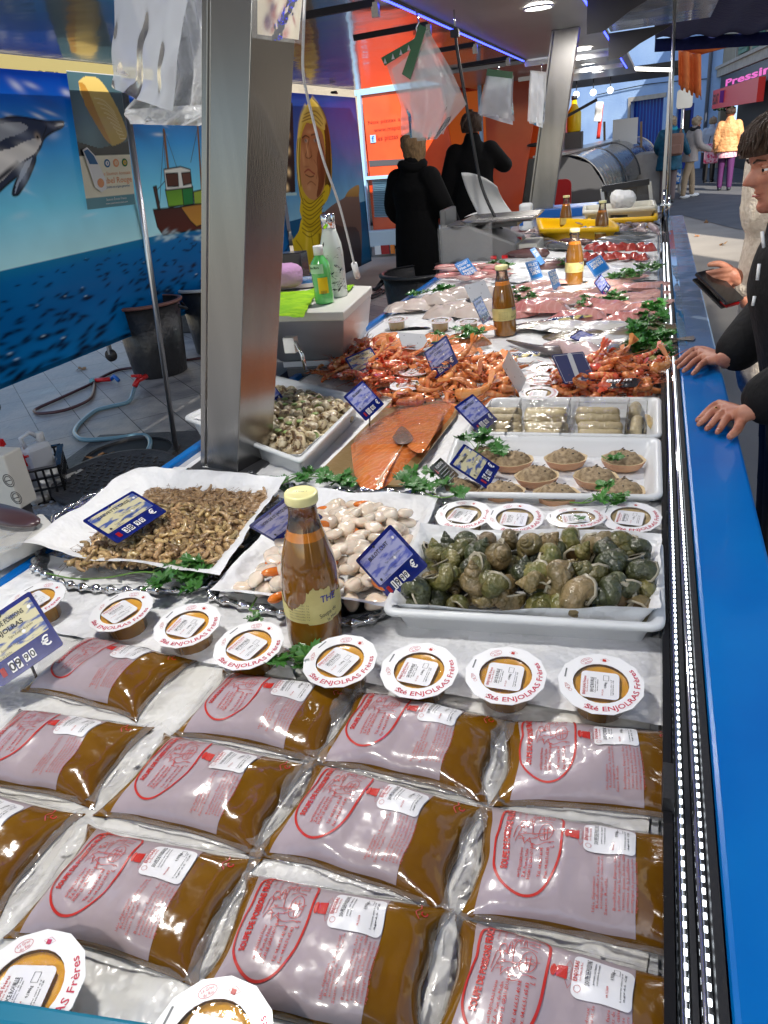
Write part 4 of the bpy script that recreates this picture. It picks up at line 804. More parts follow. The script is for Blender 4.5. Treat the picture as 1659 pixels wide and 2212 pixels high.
def B2f():
    t=thing('shop_house','tan house with pale green shutters above a dark shop front and pink lettering','house',B2.a,rot=B2.ang)
    L=B2.L; _,zs=B2.hit(1600,150); a0,z0=B2.hit(1586,100); a1,z1=B2.hit(1659,60)
    b=MB().add(wallbox(0,L,zs+.1,6.2,0,.4),m_tan,False).add(wallbox(0,.5,0,zs+.1,0,.4),m_tan,False).add(wallbox(L-.5,L,0,zs+.1,0,.4),m_tan,False); obj('wall',b,t)
    b=MB().add(wallbox(-.05,L,zs+.0,zs+.22,-.14,0),m_stone,False).add(wallbox(-.05,L,zs+.22,zs+.30,-.2,0),m_stone,False); obj('cornice',b,t)
    b=MB().add(wallbox(.5,L-.5,0,zs,.5,.6),m_dark,False); obj('shop_front',b,t)
    fz1=B2.hit(1600,155)[1]; fz0=B2.hit(1600,190)[1]
    b=MB().add(wallbox(.4,L-.4,fz0,zs-.02,-.06,.0),M('dark fascia',(.03,.03,.035),.4),False)
    m_pink=M('pink neon letters',(.6,.1,.4),.5,emit=(1,.15,.6),es=.45); fa,fz=B2.hit(1573,176); fb,_=B2.hit(1700,150)
    b.add(text('Pressing',(fz1-fz0)*.42,fa,(zs+fz0)/2,0,.03,fb-fa,align='l',fn=lambda x,y:(x,-.07,y)),m_pink,False); obj('fascia',b,t)
    ra,rz=B2.hit(1575,192); rb_,rz1=B2.hit(1680,215)
    b=MB().add(wallbox(ra,rb_,rz1,rz,-.45,-.3),M('red sign',(.6,.02,.015),.4,emit=(.8,.02,.01),es=.06),False).add(text('ÉCLAT',(rz-rz1)*.5,ra+.15,(rz+rz1)/2,0,.03,align='l',fn=lambda x,y:(x,-.46,y)),m_dark,False); obj('red_sign',b,t)
    m_sh=M('pale green shutter',S(95,135,120),.7)
    for k,(p0,p1) in enumerate(((1600,1618),(1630,1650))):
        x0,zb=B2.hit(p0,118); x1,_=B2.hit(p1,118); zt=zb+1.7
        b=MB().add(wallbox(x0,x1,zb,zt,-.07,-.02),m_sh,False)
        for i in range(16): b.add(wallbox(x0+.08,x1-.08,zb+.1+i*.1,zb+.14+i*.1,-.09,-.07),M('slat',S(75,115,105),.7) if 'slat' not in bpy.data.materials else bpy.data.materials['slat'],False)
        obj('shutter',b,t)
    x0,zb=B2.hit(1594,122); b=MB().add(wallbox(x0,x0+2.4,zb-.15,zb-.05,-.12,0),m_stone,False).add(wallbox(x0,x0+.12,zb-.05,zb+1.8,-.08,0),m_stone,False); obj('window_surround',b,t)
    m_lf=M('dark garland',(.02,.05,.02),.8)
    b=MB(); r=random.Random(8)
    for i in range(160):
        a,z=B2.hit(r.uniform(1560,1600),r.uniform(205,235)); b.add(ell(.05,.05,.05,5,3,(a,-.1-r.random()*.2,z)),m_lf)
    obj('garland',b,t)
    for i in range(14):
        a,z=B2.hit(r.uniform(1560,1600),r.uniform(200,235)); 
        if i==0: bb=MB()
        bb.add(ell(.035,.035,.035,6,4,(a,-.3,z)),M('bauble red',(.5,.02,.02),.2) if i%2 and 'bauble red' not in bpy.data.materials else bpy.data.materials.get('bauble red',m_white))
    obj('baubles',bb,t)
B2f()
# bunting
b=MB()
for i,cc in enumerate((S(120,60,150),S(40,150,70),S(200,220,240))):
    p=DY(1556+i*9,196+i*-3,26); b.add(([p,p+Vector((.18,0,0)),p+Vector((.2,0,-.32)),p+Vector((0,0,-.3))],[(0,1,2,3)]),M('flag%d'%i,cc,.8),False)
tag(obj('bunting',b),'small purple, green and white flags hung by the shop front','bunting')
# street sign seen from behind
p=DY(1478,250,21); t=thing('road_sign','back of a grey square road sign on a pale post beside the blue house','sign',(p.x,21,0))
obj('post',MB().add(tube([(0,0,0),(-.04,0,DY(1478,190,21).z)],.035,8),m_alu),t)
q0=DY(1463,195,21);q1=DY(1495,232,21); obj('plate',MB().add(prism(rrect(q1.x-q0.x,q0.z-q1.z,.06),-.01,.01),m_alu,False,Matrix.Translation(((q0.x+q1.x)/2-p.x,-.05,(q0.z+q1.z)/2))@Matrix.Rotation(PI/2,4,'X')),t)
# cream building and long terrace on the left behind the truck
b3=thing('cream_building','sunlit cream building seen between the slanting pillar and the blue house','house',(gx(1180,44),44,0))
b=MB().add(wallbox(-14,1.6,0,9,0,6),m_cream,False); obj('wall',b,b3)
for i in range(4): obj('window',MB().add(wallbox(-11+i*3,-10+i*3,4,5.6,-.06,.02),m_bdoor if 0 else M('shut',S(120,140,150),.7) if 'shut' not in bpy.data.materials else bpy.data.materials['shut'],False),b3)
b4=thing('stone_house','large tan house behind the food truck and the work area','house',(-16,20,0))
b=MB().add(wallbox(0,9,0,10,0,.5),m_tan,False); obj('wall',b,b4)
for i in range(3): obj('shutter',MB().add(wallbox(1+i*2.7,2.2+i*2.7,4.5,6.4,-.08,.0),bpy.data.materials['slat'],False),b4)
b5=thing('town_house','low ochre terrace across the square behind the murals','house',(-22,-6,0))
b=MB().add(wallbox(-6,0,0,6,0,24),m_cream,False); obj('wall',b,b5)
for i in range(7): obj('window',MB().add(wallbox(0,.05,4,5.8,1.5+i*3.1,2.6+i*3.1),m_pane,False),b5)
# unseen houses added on the customers' side to block low sun; gaps aim sunbeams
def terrace(x,y0,y1,h,lab,m,dp=1.5):
    t=thing('town_house',lab,'house',(x,y0,0)); L=y1-y0; b=MB().add(wallbox(0,dp,0,h,0,L),m,False); obj('wall',b,t)
    n=int(L/3)
    for i in range(n):
        for z in (1.0,4.2): obj('window',MB().add(wallbox(-.06,.0,z,z+1.5,.8+i*3,1.9+i*3),m_pane,False),t)
    obj('roof',MB().add(wallbox(-.1,dp+.1,h,h+.2,-.0,L+.0),M('roof tiles',(.28,.13,.08),.8) if 'roof tiles' not in bpy.data.materials else bpy.data.materials['roof tiles'],False),t)
terrace(5.2,-22,-5.75,9.5,'stone terrace house on the customers\' side of the street, behind the camera',m_tan,.3)
terrace(5.2,-4.93,1.0,9.5,'ochre terrace house beside a narrow passage, customers\' side',m_cream)
terrace(5.2,5.6,11.0,9.5,'tan terrace house farther up on the customers\' side',m_tan)
# banner, market clutter beyond the end
b=MB().add(grid(lambda u,v:DY(1288+u*(16)-v*(-14)*0+ (1-v)*-6,262-v*42+8*(1-u)*0,22)+Vector((0,.05*math.sin(v*6),0)),4,10),M('white banner',S(225,225,225),.6)).add(grid(lambda u,v:DY(1296+u*8-(1-v)*8,300-v*75,22.05),3,8),M('red banner',S(190,50,40),.6))
tag(obj('feather_banner',b,solid=.01),'white and red feather banner standing beyond the glass display case','banner')
# bench of parasol bases / posts behind the case
for px,lab in ((1311,'left'),(1367,'middle'),(1390,'right')):
    p=DY(px,320,21); tag(obj('wooden_post',MB().add(beam((p.x,21,0),(p.x-.08,21,DY(px,262,21).z),.09,.05),M('worn wood',(.30,.2,.12),.7) if 'worn wood' not in bpy.data.materials else bpy.data.materials['worn wood'],False)),'short upright timber %s of three beyond the glass display case'%lab,'post')
p=DY(1350,290,20); tag(obj('white_board',MB().add(box(p.x,20,DY(1350,285,20).z,.55,.04,.55),m_card,False)),'white board standing beside the blue garage door','board')
p=DY(1240,270,15); t=thing('oil_bottle','yellow bottle with a dark cap beyond the slanting pillar','bottle',(p.x,15,DY(1240,285,15).z)); k=15/1600*22/.1
m_yel=M('yellow plastic',S(235,195,20),.35)
obj('bottle_body',MB().add(lathe([(.11,0),(.12,.02),(.12,.3),(.05,.42),(.04,.5)],16),m_yel),t); obj('cap',MB().add(lathe([(.05,.5),(.05,.56)],12),m_black),t)
obj('stand',MB().add(box(0,0,-.5,.3,.3,1.0),m_dkgrey,False),t)
# dark roof with lamps behind the pillar (another stall)
t=thing('market_stall','dark neighbouring market stall roof with small hanging lamps','stall',(gx(1225,19),19,0))
b=MB().add(box(-.2,0,2.55,5,3,.12),m_dark,False); obj('roof',b,t)
for sx in(-2.3,2.1): obj('leg',MB().add(box(sx,-1.2,1.25,.06,.06,2.5),m_alu,False),t)
r=random.Random(3)
for i in range(7): x=-1+i*.33; obj('hanging_lamp',MB().add(tube([(x,-1.4,2.5),(x,-1.4,2.3)],.01,5),m_black).add(ell(.06,.06,.06,8,6,(x,-1.4,2.25)),m_led),t)
b=MB().add(box(-.2,.3,.5,4.6,1.6,1.0),m_stone,False); obj('counter',b,t)
# curved glass display case
def fridge():
    a=D(1196,447,0); Y0=13.0
    A=Vector((gx(1203,12.6),12.6)); Bp=Vector((gx(1362,24),24)); L=(Bp-A).length; ang=math.atan2(Bp.y-A.y,Bp.x-A.x)
    t=thing('display_case','long refrigerated display case with curved glass panels and fish inside','display case',(A.x,A.y,0),rot=ang)
    zt=DY(1205,335,12.6).z+.0; zt=1.28; zb=.62
    m_cg=FILM('curved glass',tint=(.75,.78,.78),haze=.18,bs=4,bump=.1,rough=.06,blend=.6,hcol=(.4,.42,.42))
    n=4
    for k in range(n):
        x0=L*k/n+.01; x1=L*(k+1)/n-.01
        obj('curved_glass',MB().add(grid(lambda u,v:(x0+u*(x1-x0),-.15-.62*math.cos(R_(8+v*82))+.0,zb+(zt-zb)*math.sin(R_(v*90))),4,14),m_cg),t)
    for k in range(n+1): x=L*k/n; obj('rib',MB().add(tube([(x,-.15-.63*math.cos(R_(8+v*8.2)),zb+(zt-zb)*math.sin(R_(v*9))) for v in range(11)],.012,6),m_dkgrey),t)
    obj('base',MB().add(box(L/2,.05,.31,L,1.5,.6),m_steel,False),t); obj('rear_box',MB().add(box(L/2,.35,.95,L,.7,.64),m_steel,False),t)
    obj('top_shelf',MB().add(box(L/2,.1,zt+.02,L+.1,.5,.03),m_alu,False),t)
    obj('end_panel',MB().add(([(0,-.7,.55),(0,.7,.55),(0,.7,zt),(0,-.1,zt),(0,-.5,zt-.15),(0,-.72,.8)],[(0,1,2,3,4,5)]),m_dkgrey,False),t)
    b=MB(); r=random.Random(6); mf=[M('case fish a',(.5,.2,.15),.4),M('case fish b',(.35,.36,.38),.3),M('case fish c',(.6,.5,.42),.4)]
    for i in range(70): b.add(ell(.16,.06,.04,8,5,(r.uniform(.2,L-.2),r.uniform(-.6,0),.68+r.random()*.05)),mf[i%3])
    o=obj('fish_display',b,t); o['kind']='stuff'
fridge()
# red chair back and dark crate near the pillar foot
p=D(1185,430,.55); t=thing('red_chair','red plastic chair back behind the slanting pillar','chair',(gx(1195,11.5),11.5,0)); m_rp=M('red plastic',S(150,15,20),.35)
obj('backrest',MB().add(prism(rrect(.5,.42,.08),-.02,.02),m_rp,False,Matrix.Translation((0,0,.8))@Matrix.Rotation(PI/2,4,'X')),t); obj('seat',MB().add(box(0,.25,.45,.45,.45,.03),m_rp,False),t)
for sx in(-.2,.2):
    for sy in(.05,.45): obj('leg',MB().add(box(sx,sy,.22,.03,.03,.44),m_rp,False),t)
# glass divider at the far end of the counter
p0=D(1303,470,TZ); 
t=thing('glass_screen','dark framed glass screen across the far end of the counter','glass screen',(0,0,0)); q=[DY(1300,408,7.62),DY(1403,392,7.62),DY(1408,448,7.62),DY(1305,470,7.62)]
obj('pane',MB().add((q,[(0,1,2,3)]),FILM('smoked glass',tint=(.25,.26,.28),haze=.05,bs=3,bump=0,rough=.05,blend=.3),False),t); obj('top_bar',MB().add(beam(q[0],q[1],.05,.05),m_black,False),t)
for a,b_ in ((q[0],q[3]),(q[1],q[2])): obj('post',MB().add(beam(a,Vector((b_.x,b_.y,TZ)),.03,.03),m_alu,False),t)
# ------------------------------------------------------------------ food truck
def truck():
    Y=12.6; f=lambda px,py,yy=Y:DY(px,py,yy); t=thing('food_truck','orange pizza truck with a pale blue frame, louvred door and open serving window','truck',(0,0,0))
    mo=M('orange truck paint',S(235,85,40),.35,coat=.5,c2=S(220,70,32),ns=2); mo2=M('deep orange paint',S(205,75,15),.35,coat=.4,c2=S(190,62,12),ns=2); mb=M('pale blue frame',S(150,190,225),.45); mg=M('grey band',S(75,75,80),.5); ml=M('louvre white',S(165,200,220),.5)
    def q(pts,yy,th,m,nm,sm=False): obj(nm,MB().add(([f(*p,yy) for p in pts]+[f(*p,yy)+Vector((0,th,0)) for p in pts],[tuple(range(len(pts)-1,-1,-1))]+[(i,(i+1)%len(pts),len(pts)+(i+1)%len(pts),len(pts)+i) for i in range(len(pts))]),m,sm),t)
    q([(781,200),(952,188),(985,372),(800,385)],Y,.05,mo,'orange_panel')
    b=MB(); b.add(([f(x,y,Y-.01) for x,y in [(799,360),(900,354),(900,342),(797,347)]],[(0,1,2,3)]),mg,False)
    def tx(s,h,x,y,m_,w_=None):
        p=f(x,y,Y-.012); q_=f(x+40,y-3.2,Y-.012); a=math.atan2(q_.z-p.z,q_.x-p.x); b.add(text(s,h,0,0,a*.0,0,w_,align='l',fn=lambda u,v:(p.x+u,Y-.012,p.z+v)),m_,False)
    mi=M('dark red ink',S(150,45,30),.5); obj('band',b,t); b=MB(); tx('Nos pizzas artisanales',.05,795,265,mi,.95); obj('lettering',b,t); b=MB(); tx('www.mapizza.fr',.06,808,281,mi,.6); obj('lettering',b,t); b=MB(); tx('les pizzas du village',.07,814,299,mi,.75)
    obj('lettering',b,t); p=f(806,300,Y-.012); b=MB(); b.add(box(p.x,Y-.015,p.z,.09,.01,.11),M('pale blue square',S(150,190,225),.5),False).add(text('f',.08,p.x,p.z,0,.03,fn=lambda x,y:(x,Y-.022,y)),M('blue square ink',S(40,90,170),.5),False)
    obj('logo',b,t)
    # frame posts
    for (x0,y0,x1,y1,w_) in ((776,200,800,560,.09),(1035,165,1047,470,.07),(790,385,905,377,.05)): obj('frame_post',MB().add(beam(f(x0,y0,Y-.03),f(x1,y1,Y-.03),w_,.05),mb,False),t)
    b=MB(); P=[f(803,390),f(900,384),f(905,470),f(808,470)]
    for i in range(22):
        z0=i/22; z1=(i+.75)/22; a=P[0].lerp(P[3],z0);c=P[1].lerp(P[2],z0);d=P[1].lerp(P[2],z1);e=P[0].lerp(P[3],z1); b.add(([a,c,d+Vector((0,.03,0)),e+Vector((0,.03,0))],[(3,2,1,0)]),ml,False)
    b.add((P:=[p+Vector((0,.05,0)) for p in P],[(3,2,1,0)]),M('louvre back',S(90,120,140),.6),False) if False else None
    obj('louvred_door',b,t); obj('louvre_backing',MB().add((P2:=[p+Vector((0,.05,0)) for p in P],[(3,2,1,0)]),M('louvre shade',S(90,120,140),.6),False),t)
    # inside: back wall glows by itself to imitate warm light behind the window
    X0=f(905,300).x; X1=f(1040,300).x
    obj('interior',MB().add(wallbox(X0,X1,.9,2.35,Y+1.3,Y+1.35),M('glowing orange interior',S(225,80,30),.5,emit=(1,.25,.04),es=.12),False).add(wallbox(X0,X1,.86,.9,Y,Y+1.35),m_alu,False),t)
    b=MB(); r=random.Random(2)
    for i in range(9): x=X0+(X1-X0)*(.25+.5*r.random()); b.add(lathe([(.05,0),(.05,.16),(.03,.2)],10),(m_rp,m_white,m_dark)[i%3],True,Matrix.Translation((x,Y+.3+.1*r.random(),.9)))
    obj('shelf_goods',b,t)
    q([(1045,163),(1168,150),(1125,455),(1058,470)],Y-.01,.05,mo2,'orange_door'); q([(1041,163),(1060,161),(1060,195),(1041,200)],Y-.03,.04,M('painted sunlit orange',S(255,150,60),.5),'painted_sun_patch')  # small bright plate paints a patch of sunlight at the door's top
    obj('hinge',MB().add(ell(.12,.03,.03,10,6,tuple(f(1155,313,Y-.06))),m_black),t)
    obj('body',MB().add(wallbox(f(785,300).x,-1.6,.35,2.42,Y+1.4,Y+3.2),mo2,False).add(wallbox(f(785,300).x,X0,.35,2.3,Y+.06,Y+1.4),mo2,False),t)
    obj('bumper',MB().add(wallbox(f(798,500).x,f(985,500).x,.16,.42,Y-.12,Y+.05),M('bumper paint',S(170,190,205),.4),False),t,bevel=.02)
    p=f(818,548,Y-.13); b=MB()
    for i,(mm,w_) in enumerate(((m_white,.12),(m_rp,.16),(M('amber lens',(.7,.2,.02),.2,coat=1),.08))): b.add(box(p.x+i*.13,Y-.14,p.z+.06,w_*.9,.03,.14),mm,False)
    obj('tail_lamp',b,t)
    for x in (f(845,500).x,-2.4): obj('wheel',MB().add(lathe([(.2,-.1),(.3,-.1),(.33,-.06),(.33,.06),(.3,.1),(.2,.1)],24),m_black,True,Matrix.Translation((x,Y+.6,.33))@Matrix.Rotation(PI/2,4,'X')),t)
    obj('roof',MB().add(wallbox(f(778,300).x,-1.6,2.42,2.5,Y-.05,Y+3.3),mb,False),t)
truck()
def car():
    p=DY(765,470,15.5); t=thing('parked_car','dark parked car between the fisherman mural and the food truck','car',(p.x-.2,15.5,0)); mc=M('car paint',S(25,30,45),.2,coat=1)
    side=[(-2.0,.3),(2.0,.3),(2.1,.6),(2.0,.9),(1.2,1.0),(.6,1.45),(-1.0,1.5),(-1.7,1.05),(-2.1,.95),(-2.15,.5)]
    obj('body',MB().add(prism(side,-.85,.85),mc,False,Matrix.Rotation(PI/2,4,'X')),t,bevel=.08)
    obj('window',MB().add(prism([(.5,1.38),(1.05,1.02),(-1.5,1.06),(-.95,1.42)],-.86,.86),m_pane,False,Matrix.Rotation(PI/2,4,'X')),t)
    for x in(-1.3,1.3):
        for y in(-.8,.8):
            w_=obj('wheel',MB().add(lathe([(.19,-.1),(.29,-.1),(.32,-.06),(.32,.06),(.29,.1),(.19,.1)],24),m_black,True,Matrix.Translation((x,y,.32))@Matrix.Rotation(PI/2,4,'X')),t); obj('rim',MB().add(lathe([(.02,-.11),(.19,-.105),(.19,.105),(.02,.11)],20),m_alu,True,Matrix.Translation((x,y,.32))@Matrix.Rotation(PI/2,4,'X')),w_)
    obj('headlight',MB().add(box(1.98,-.84,.75,.3,.05,.15),M('indicator',(.7,.25,.03),.2,emit=(1,.4,.05),es=2),False),t)
car()
# ------------------------------------------------------------------ on the paving, left
m_bin=M('black bin plastic',(.02,.021,.024),.35,c2=(.03,.03,.033),ns=6,bump=.3,bs=30)
def bin_(loc,s,lab,rim):
    t=thing('black_bin',lab,'bin',loc,group='black plastic tubs on the paving'); t.scale=(s,)*3
    b=MB().add(lathe([(.20,0),(.21,.01),(.26,.56),(.255,.56),(.20,.02)],36,True),m_bin); obj('bin_body',b,t)
    obj('rim',MB().add(lathe([(.262,.545),(.28,.548),(.285,.565),(.262,.572),(.25,.565)],36,False),rim),t)
    for a in (200,20): obj('handle',MB().add(tube([( .27*math.cos(R_(a-12)),.27*math.sin(R_(a-12)),.52),(.31*math.cos(R_(a)),.31*math.sin(R_(a)),.48),(.27*math.cos(R_(a+12)),.27*math.sin(R_(a+12)),.52)],.012,6),m_bin),t)
p=D(320,818,0); bin_((p.x+.02,p.y+.18,0),1.12,'tall black tub below the mural edge, nearest, with the blue hose plugged in',M('reddish rim',(.25,.11,.09),.4))
p=D(448,770,0); bin_((p.x,p.y+.25,0),1.1,'black tub with a pale rim half behind the near pillar',m_white)
p=D(395,735,0); tag(obj('black_box',MB().add(box(p.x-.2,p.y+.55,.22,.8,.5,.44),m_bin,False),bevel=.02),'low black plastic box behind the two tubs','box')
p=D(880,650,0); bin_((-1.75,6.0,0),1.25,'black tub on the floor beside the seller near the counter',m_bin)
# hoses
def hose(pts,r,m,lab,z=.02):
    P=[D(x,y,z) if len(q)==2 else D(x,y,q[2]) for q in pts for x,y in [q[:2]]]; tag(obj('hose',MB().add(tube(spline(P,8),r,8),m)),lab,'hose')
hose([(293,828,.10),(288,845,.05),(277,868),(235,879),(205,888),(175,912),(162,930),(165,942),(185,950),(245,947),(300,940),(320,945),(324,962),(312,985),(296,1005,-.0)],.016,M('pale blue hose',S(110,150,170),.35,coat=.3),'pale blue hose snaking from the tall tub to the open drain')
hose([(437,773),(400,778),(371,780),(330,790),(262,798),(225,812),(195,830),(130,860),(85,880),(74,888),(90,893),(140,886),(185,868),(200,852),(204,828)],.013,M('maroon hose',S(75,45,50),.4),'dark reddish hose looping on the paving by the tall tub')
a=D(202,822,.03); b2=D(240,819,.03); t=thing('spray_nozzle','red and blue hose spray nozzle lying on the paving','nozzle',(0,0,0)); m_rr=M('bright red plastic',S(200,30,35),.3)
obj('barrel',MB().add(tube([a,b2],.02,8),m_rr),t); obj('trigger',MB().add(tube([b2,D(247,812,.06),D(256,822,.03)],.018,8),m_bluepl),t); obj('collar',MB().add(tube([D(198,824,.03),a],.026,8),M('turquoise collar',S(110,170,180),.4)),t)
p=D(297,822,.12); tag(obj('tap',MB().add(tube([p+Vector((0,.12,0)),p,p+Vector((0,-.05,-.03))],.022,8),m_rr).add(box(p.x,p.y,p.z+.04,.09,.02,.02),m_rr,False)),'red tap at the foot of the tall black tub','tap')
# drain: square cast frame, ring, tilted cover beside it
m_iron=M('cast iron',(.045,.045,.05),.55,c2=(.07,.07,.075),ns=12,bump=.6,bs=60)
c_=D(278,985,0); t=thing('drain','square cast iron drain frame with an open round shaft','drain',(c_.x,c_.y,.006))
obj('frame_plate',MB().add(([(-.42,-.42,0),(.42,-.42,0),(.42,.42,0),(-.42,.42,0)],[(0,1,2,3)]),m_iron,False),t,rot=(0,0,R_(10)))
obj('ring',MB().add(ring(.33,.28,.0,.02,40),m_iron,False),t); obj('shaft',MB().add(([(*p,.006) for p in circ(.28,32)],[tuple(range(32))]),m_dark,False),t)
c_=D(255,1045,0); t=thing('manhole_cover','round cast iron cover with raised tread lying beside the open drain','manhole cover',(c_.x,c_.y,.03),rot=(R_(2),R_(1),0))
b=MB().add(lathe([(.0,.0),(.36,0),(.365,.015),(.36,.035),(.34,.036),(.33,.03),(0,.03)],48,False),m_iron)
for i in range(-6,7):
    for j in range(-6,7):
        x,y=i*.048+(j%2)*.024,j*.048
        if math.hypot(x,y)<.29: b.add(box(x,y,.034,.03,.008,.008),m_iron,False,Matrix.Translation((x,y,0))@Matrix.Rotation((i+j)%2*PI/2,4,'Z')@Matrix.Translation((-x,-y,0)))
obj('plate',b,t); obj('key_hole',MB().add(ell(.025,.012,.006,12,4,(.03,.02,.032)),m_dark),t)
# wet studded mat under the crate
m_mat=M('pale studded rubber mat',S(150,160,175),.35,coat=.3,bump=.2,bs=20); mb_=MB(); q=[D(x,y,.012) for x,y in ((60,1105),(190,1070),(320,1080),(240,1150),(60,1190))]
mb_.add(([(p.x,p.y,.012) for p in q],[tuple(range(5))][::1]),m_mat,False); cx=sum(p.x for p in q)/5; cy_=sum(p.y for p in q)/5
for i in range(-9,10):
    for j in range(-5,6):
        mb_.add(ell(.014,.014,.006,8,4,(cx+i*.05+(j%2)*.025,cy_+j*.05,.012)),m_mat)
tag(obj('rubber_mat',mb_),'grey studded rubber mat on the floor beside the grey shrimps','mat')
# foam strip
a,b2=D(60,1085,.03),D(190,1023,.03); tag(obj('foam_bar',MB().add(lumpy(beam(a,b2,.10,.06,.3),.02,4),M('dirty foam',(.6,.6,.58),.7,bump=.5,bs=30),False),bevel=.012),'long dirty white foam bar lying by the black crate','foam bar')
# crate of cleaning bottles
CR=D(40,1075,0); CR=Vector((CR.x,CR.y+.0,0)); ca=R_(38)
t=thing('crate','black perforated plastic crate holding cleaning bottles','crate',(CR.x,CR.y,0),rot=ca); LX_,LY_,HZ=.56,.38,.22
for nm,(x0,y0,x1,y1) in (('side',(-LX_/2,-LY_/2,LX_/2,-LY_/2)),('side',(LX_/2,-LY_/2,LX_/2,LY_/2)),('side',(LX_/2,LY_/2,-LX_/2,LY_/2)),('side',(-LX_/2,LY_/2,-LX_/2,-LY_/2))):
    b=MB(); a=Vector((x0,y0,0)); e=Vector((x1,y1,0)); L=(e-a).length; d=(e-a)/L; n=int(L/.04)
    for z,h in ((.01,.03),(.085,.012),(.15,.012),(HZ-.015,.035)): b.add(beam(a+Vector((0,0,z)),e+Vector((0,0,z)),h,.012),m_blackgl,False)
    for i in range(n+1): p=a+d*L*i/n; b.add(box(p.x,p.y,HZ/2,.012,.012,HZ-.03),m_blackgl,False)
    obj(nm,b,t)
obj('floor',MB().add(box(0,0,.006,LX_-.02,LY_-.02,.01),m_blackgl,False),t)
obj('paper_label',MB().add(box(-.15,-LY_/2-.012,.10,.09,.003,.07),m_card,False),t)
cm=Matrix.Translation((CR.x,CR.y,0))@Matrix.Rotation(ca,4,'Z')
def jug(x,y,s,lab,m,cap,rz=0,tilt=0):
    t=thing('jug',lab,'jug',cm@Vector((x,y,.02)),rot=(R_(tilt),0,ca+rz)); t.scale=(s,)*3
    b=MB().add(lumpy(box(0,0,.12,.13,.09,.24),0,1),m,False); obj('jug_body',b,t,bevel=.025)
    obj('handle',MB().add(tube([(-.05,0,.23),(-.06,0,.285),(-.01,0,.30),(.02,0,.27)],.012,8),m),t); obj('cap',MB().add(lathe([(.022,.235),(.024,.28),(.02,.285)],14),cap,True,Matrix.Translation((.035,0,0))),t)
m_nat=M('milky plastic',(.62,.66,.72),.35,sss=.0)
jug(.17,.02,1.15,'white jug with a handle at the right end of the crate',m_nat,m_white,.6); jug(-.13,-.05,.95,'white jug with a handle at the front of the crate',m_nat,m_rr,-.3); jug(-.05,.10,.85,'small milky jug behind the spray bottles in the crate',m_nat,m_rr,.3)
def sprayer(x,y,body,head,lab,rz=0,tilt=0,z=.05):
    t=thing('spray_bottle',lab,'spray bottle',cm@Vector((x,y,z)),rot=(R_(tilt),0,ca+rz)); obj('bottle_body',MB().add(lathe([(.035,0),(.038,.02),(.038,.13),(.015,.19),(.013,.21)],18),body),t)
    b=MB().add(box(.005,0,.235,.075,.024,.04),head,False).add(tube([(.035,0,.225),(.045,0,.18)],.006,6),head).add(tube([(.04,0,.24),(.065,0,.24)],.008,6),head); obj('trigger_head',b,t,bevel=.005)
sprayer(.04,.03,M('orange bottle',S(225,80,20),.3),m_rr,'orange spray bottle sticking up highest from the crate',2.4,-14,.12); sprayer(.06,-.06,m_nat,m_rr,'spray bottle with a red head leaning forward in the crate',.3,14,.03); sprayer(-.02,-.10,m_nat,m_bluepl,'spray bottle with a blue head at the crate front',2.6,10,.0); sprayer(-.2,.08,m_nat,M('clear grey head',(.5,.53,.55),.3),'clear spray bottle at the left end of the crate',1,0,.02)
# white box with round stamps, left edge
YC=2.35; p1=DY(46,1100,YC); p2=DY(20,985,YC); hc=p2.z-p1.z; t=thing('white_carton','white carton with round black stamps at the left edge of the photo','carton',(p1.x-.3,YC+.2,p1.z)); m_ct=M('off white carton',(.66,.65,.6),.6)
obj('carton_body',MB().add(box(0,-.145,hc/2,.60,.11,hc),m_ct,False),t,bevel=.008)
for px,py in ((19,1038),(36,1075)):
    q=DY(px,py,YC); b=MB(); cx=q.x-(p1.x-.3); cz=q.z-p1.z
    for rr_ in (.030,.021): V,F=ribbon(circ(rr_,28,cx,cz),.0035,True); b.add(([(x_,-.202,y_) for x_,y_ in V],F),m_ink,False)
    V,F=ribbon([(cx-.016,cz-.004),(cx+.016,cz+.004)],.004); b.add(([(x_,-.202,y_) for x_,y_ in V],F),m_ink,False); obj('stamp',b,t)
obj('trestle',MB().add(box(0,-.145,-p1.z/2,.5,.1,p1.z),m_dkgrey,False),t)
# cutting boards on a steel ledge at the left border
t=thing('cutting_board','thick white cutting board in a steel frame at the left border','cutting board',(0,0,0)); z=.98
q=[D(x,y,z) for x,y in ((-150,1165),(92,1108),(118,1135),(-20,1205),(-150,1230))]; obj('board',MB().add(prism([(p.x,p.y) for p in q][::-1],z-.035,z),M('white nylon',(.68,.68,.65),.35,c2=(.6,.6,.57),ns=6,bump=.2,bs=40),False),t,bevel=.004)
q=[D(x,y,z-.04) for x,y in ((-160,1155),(98,1112),(150,1135),(-20,1225),(-150,1250))]; obj('steel_frame',MB().add(prism([(p.x,p.y) for p in q][::-1],z-.09,z-.038),m_steel,False),t,bevel=.003)
obj('leg',MB().add(box(q[0].x,q[0].y,.45,.05,.05,.9),m_steel,False),t)
m_skin2=M('fish skin dark',(.06,.03,.035),.3,coat=.5)
p=D(30,1108,1.0); tag(obj('fish_piece',MB().add(lumpy(ell(.12,.030,.014,20,12),.3,8,1),m_skin2,True,Matrix.Translation((p.x-.03,p.y,.994))@Matrix.Rotation(-.25,4,'Z'))),'dark piece of fish on the white cutting board','fish')
tag(obj('plastic_sheet',MB().add(patch([tuple(D(x,y,1)[:2]) for x,y in ((-40,1130),(85,1108),(40,1180),(-60,1190))],.985,20,14,.012,seed=4),m_film)),'loose clear plastic sheet on the cutting board','plastic')
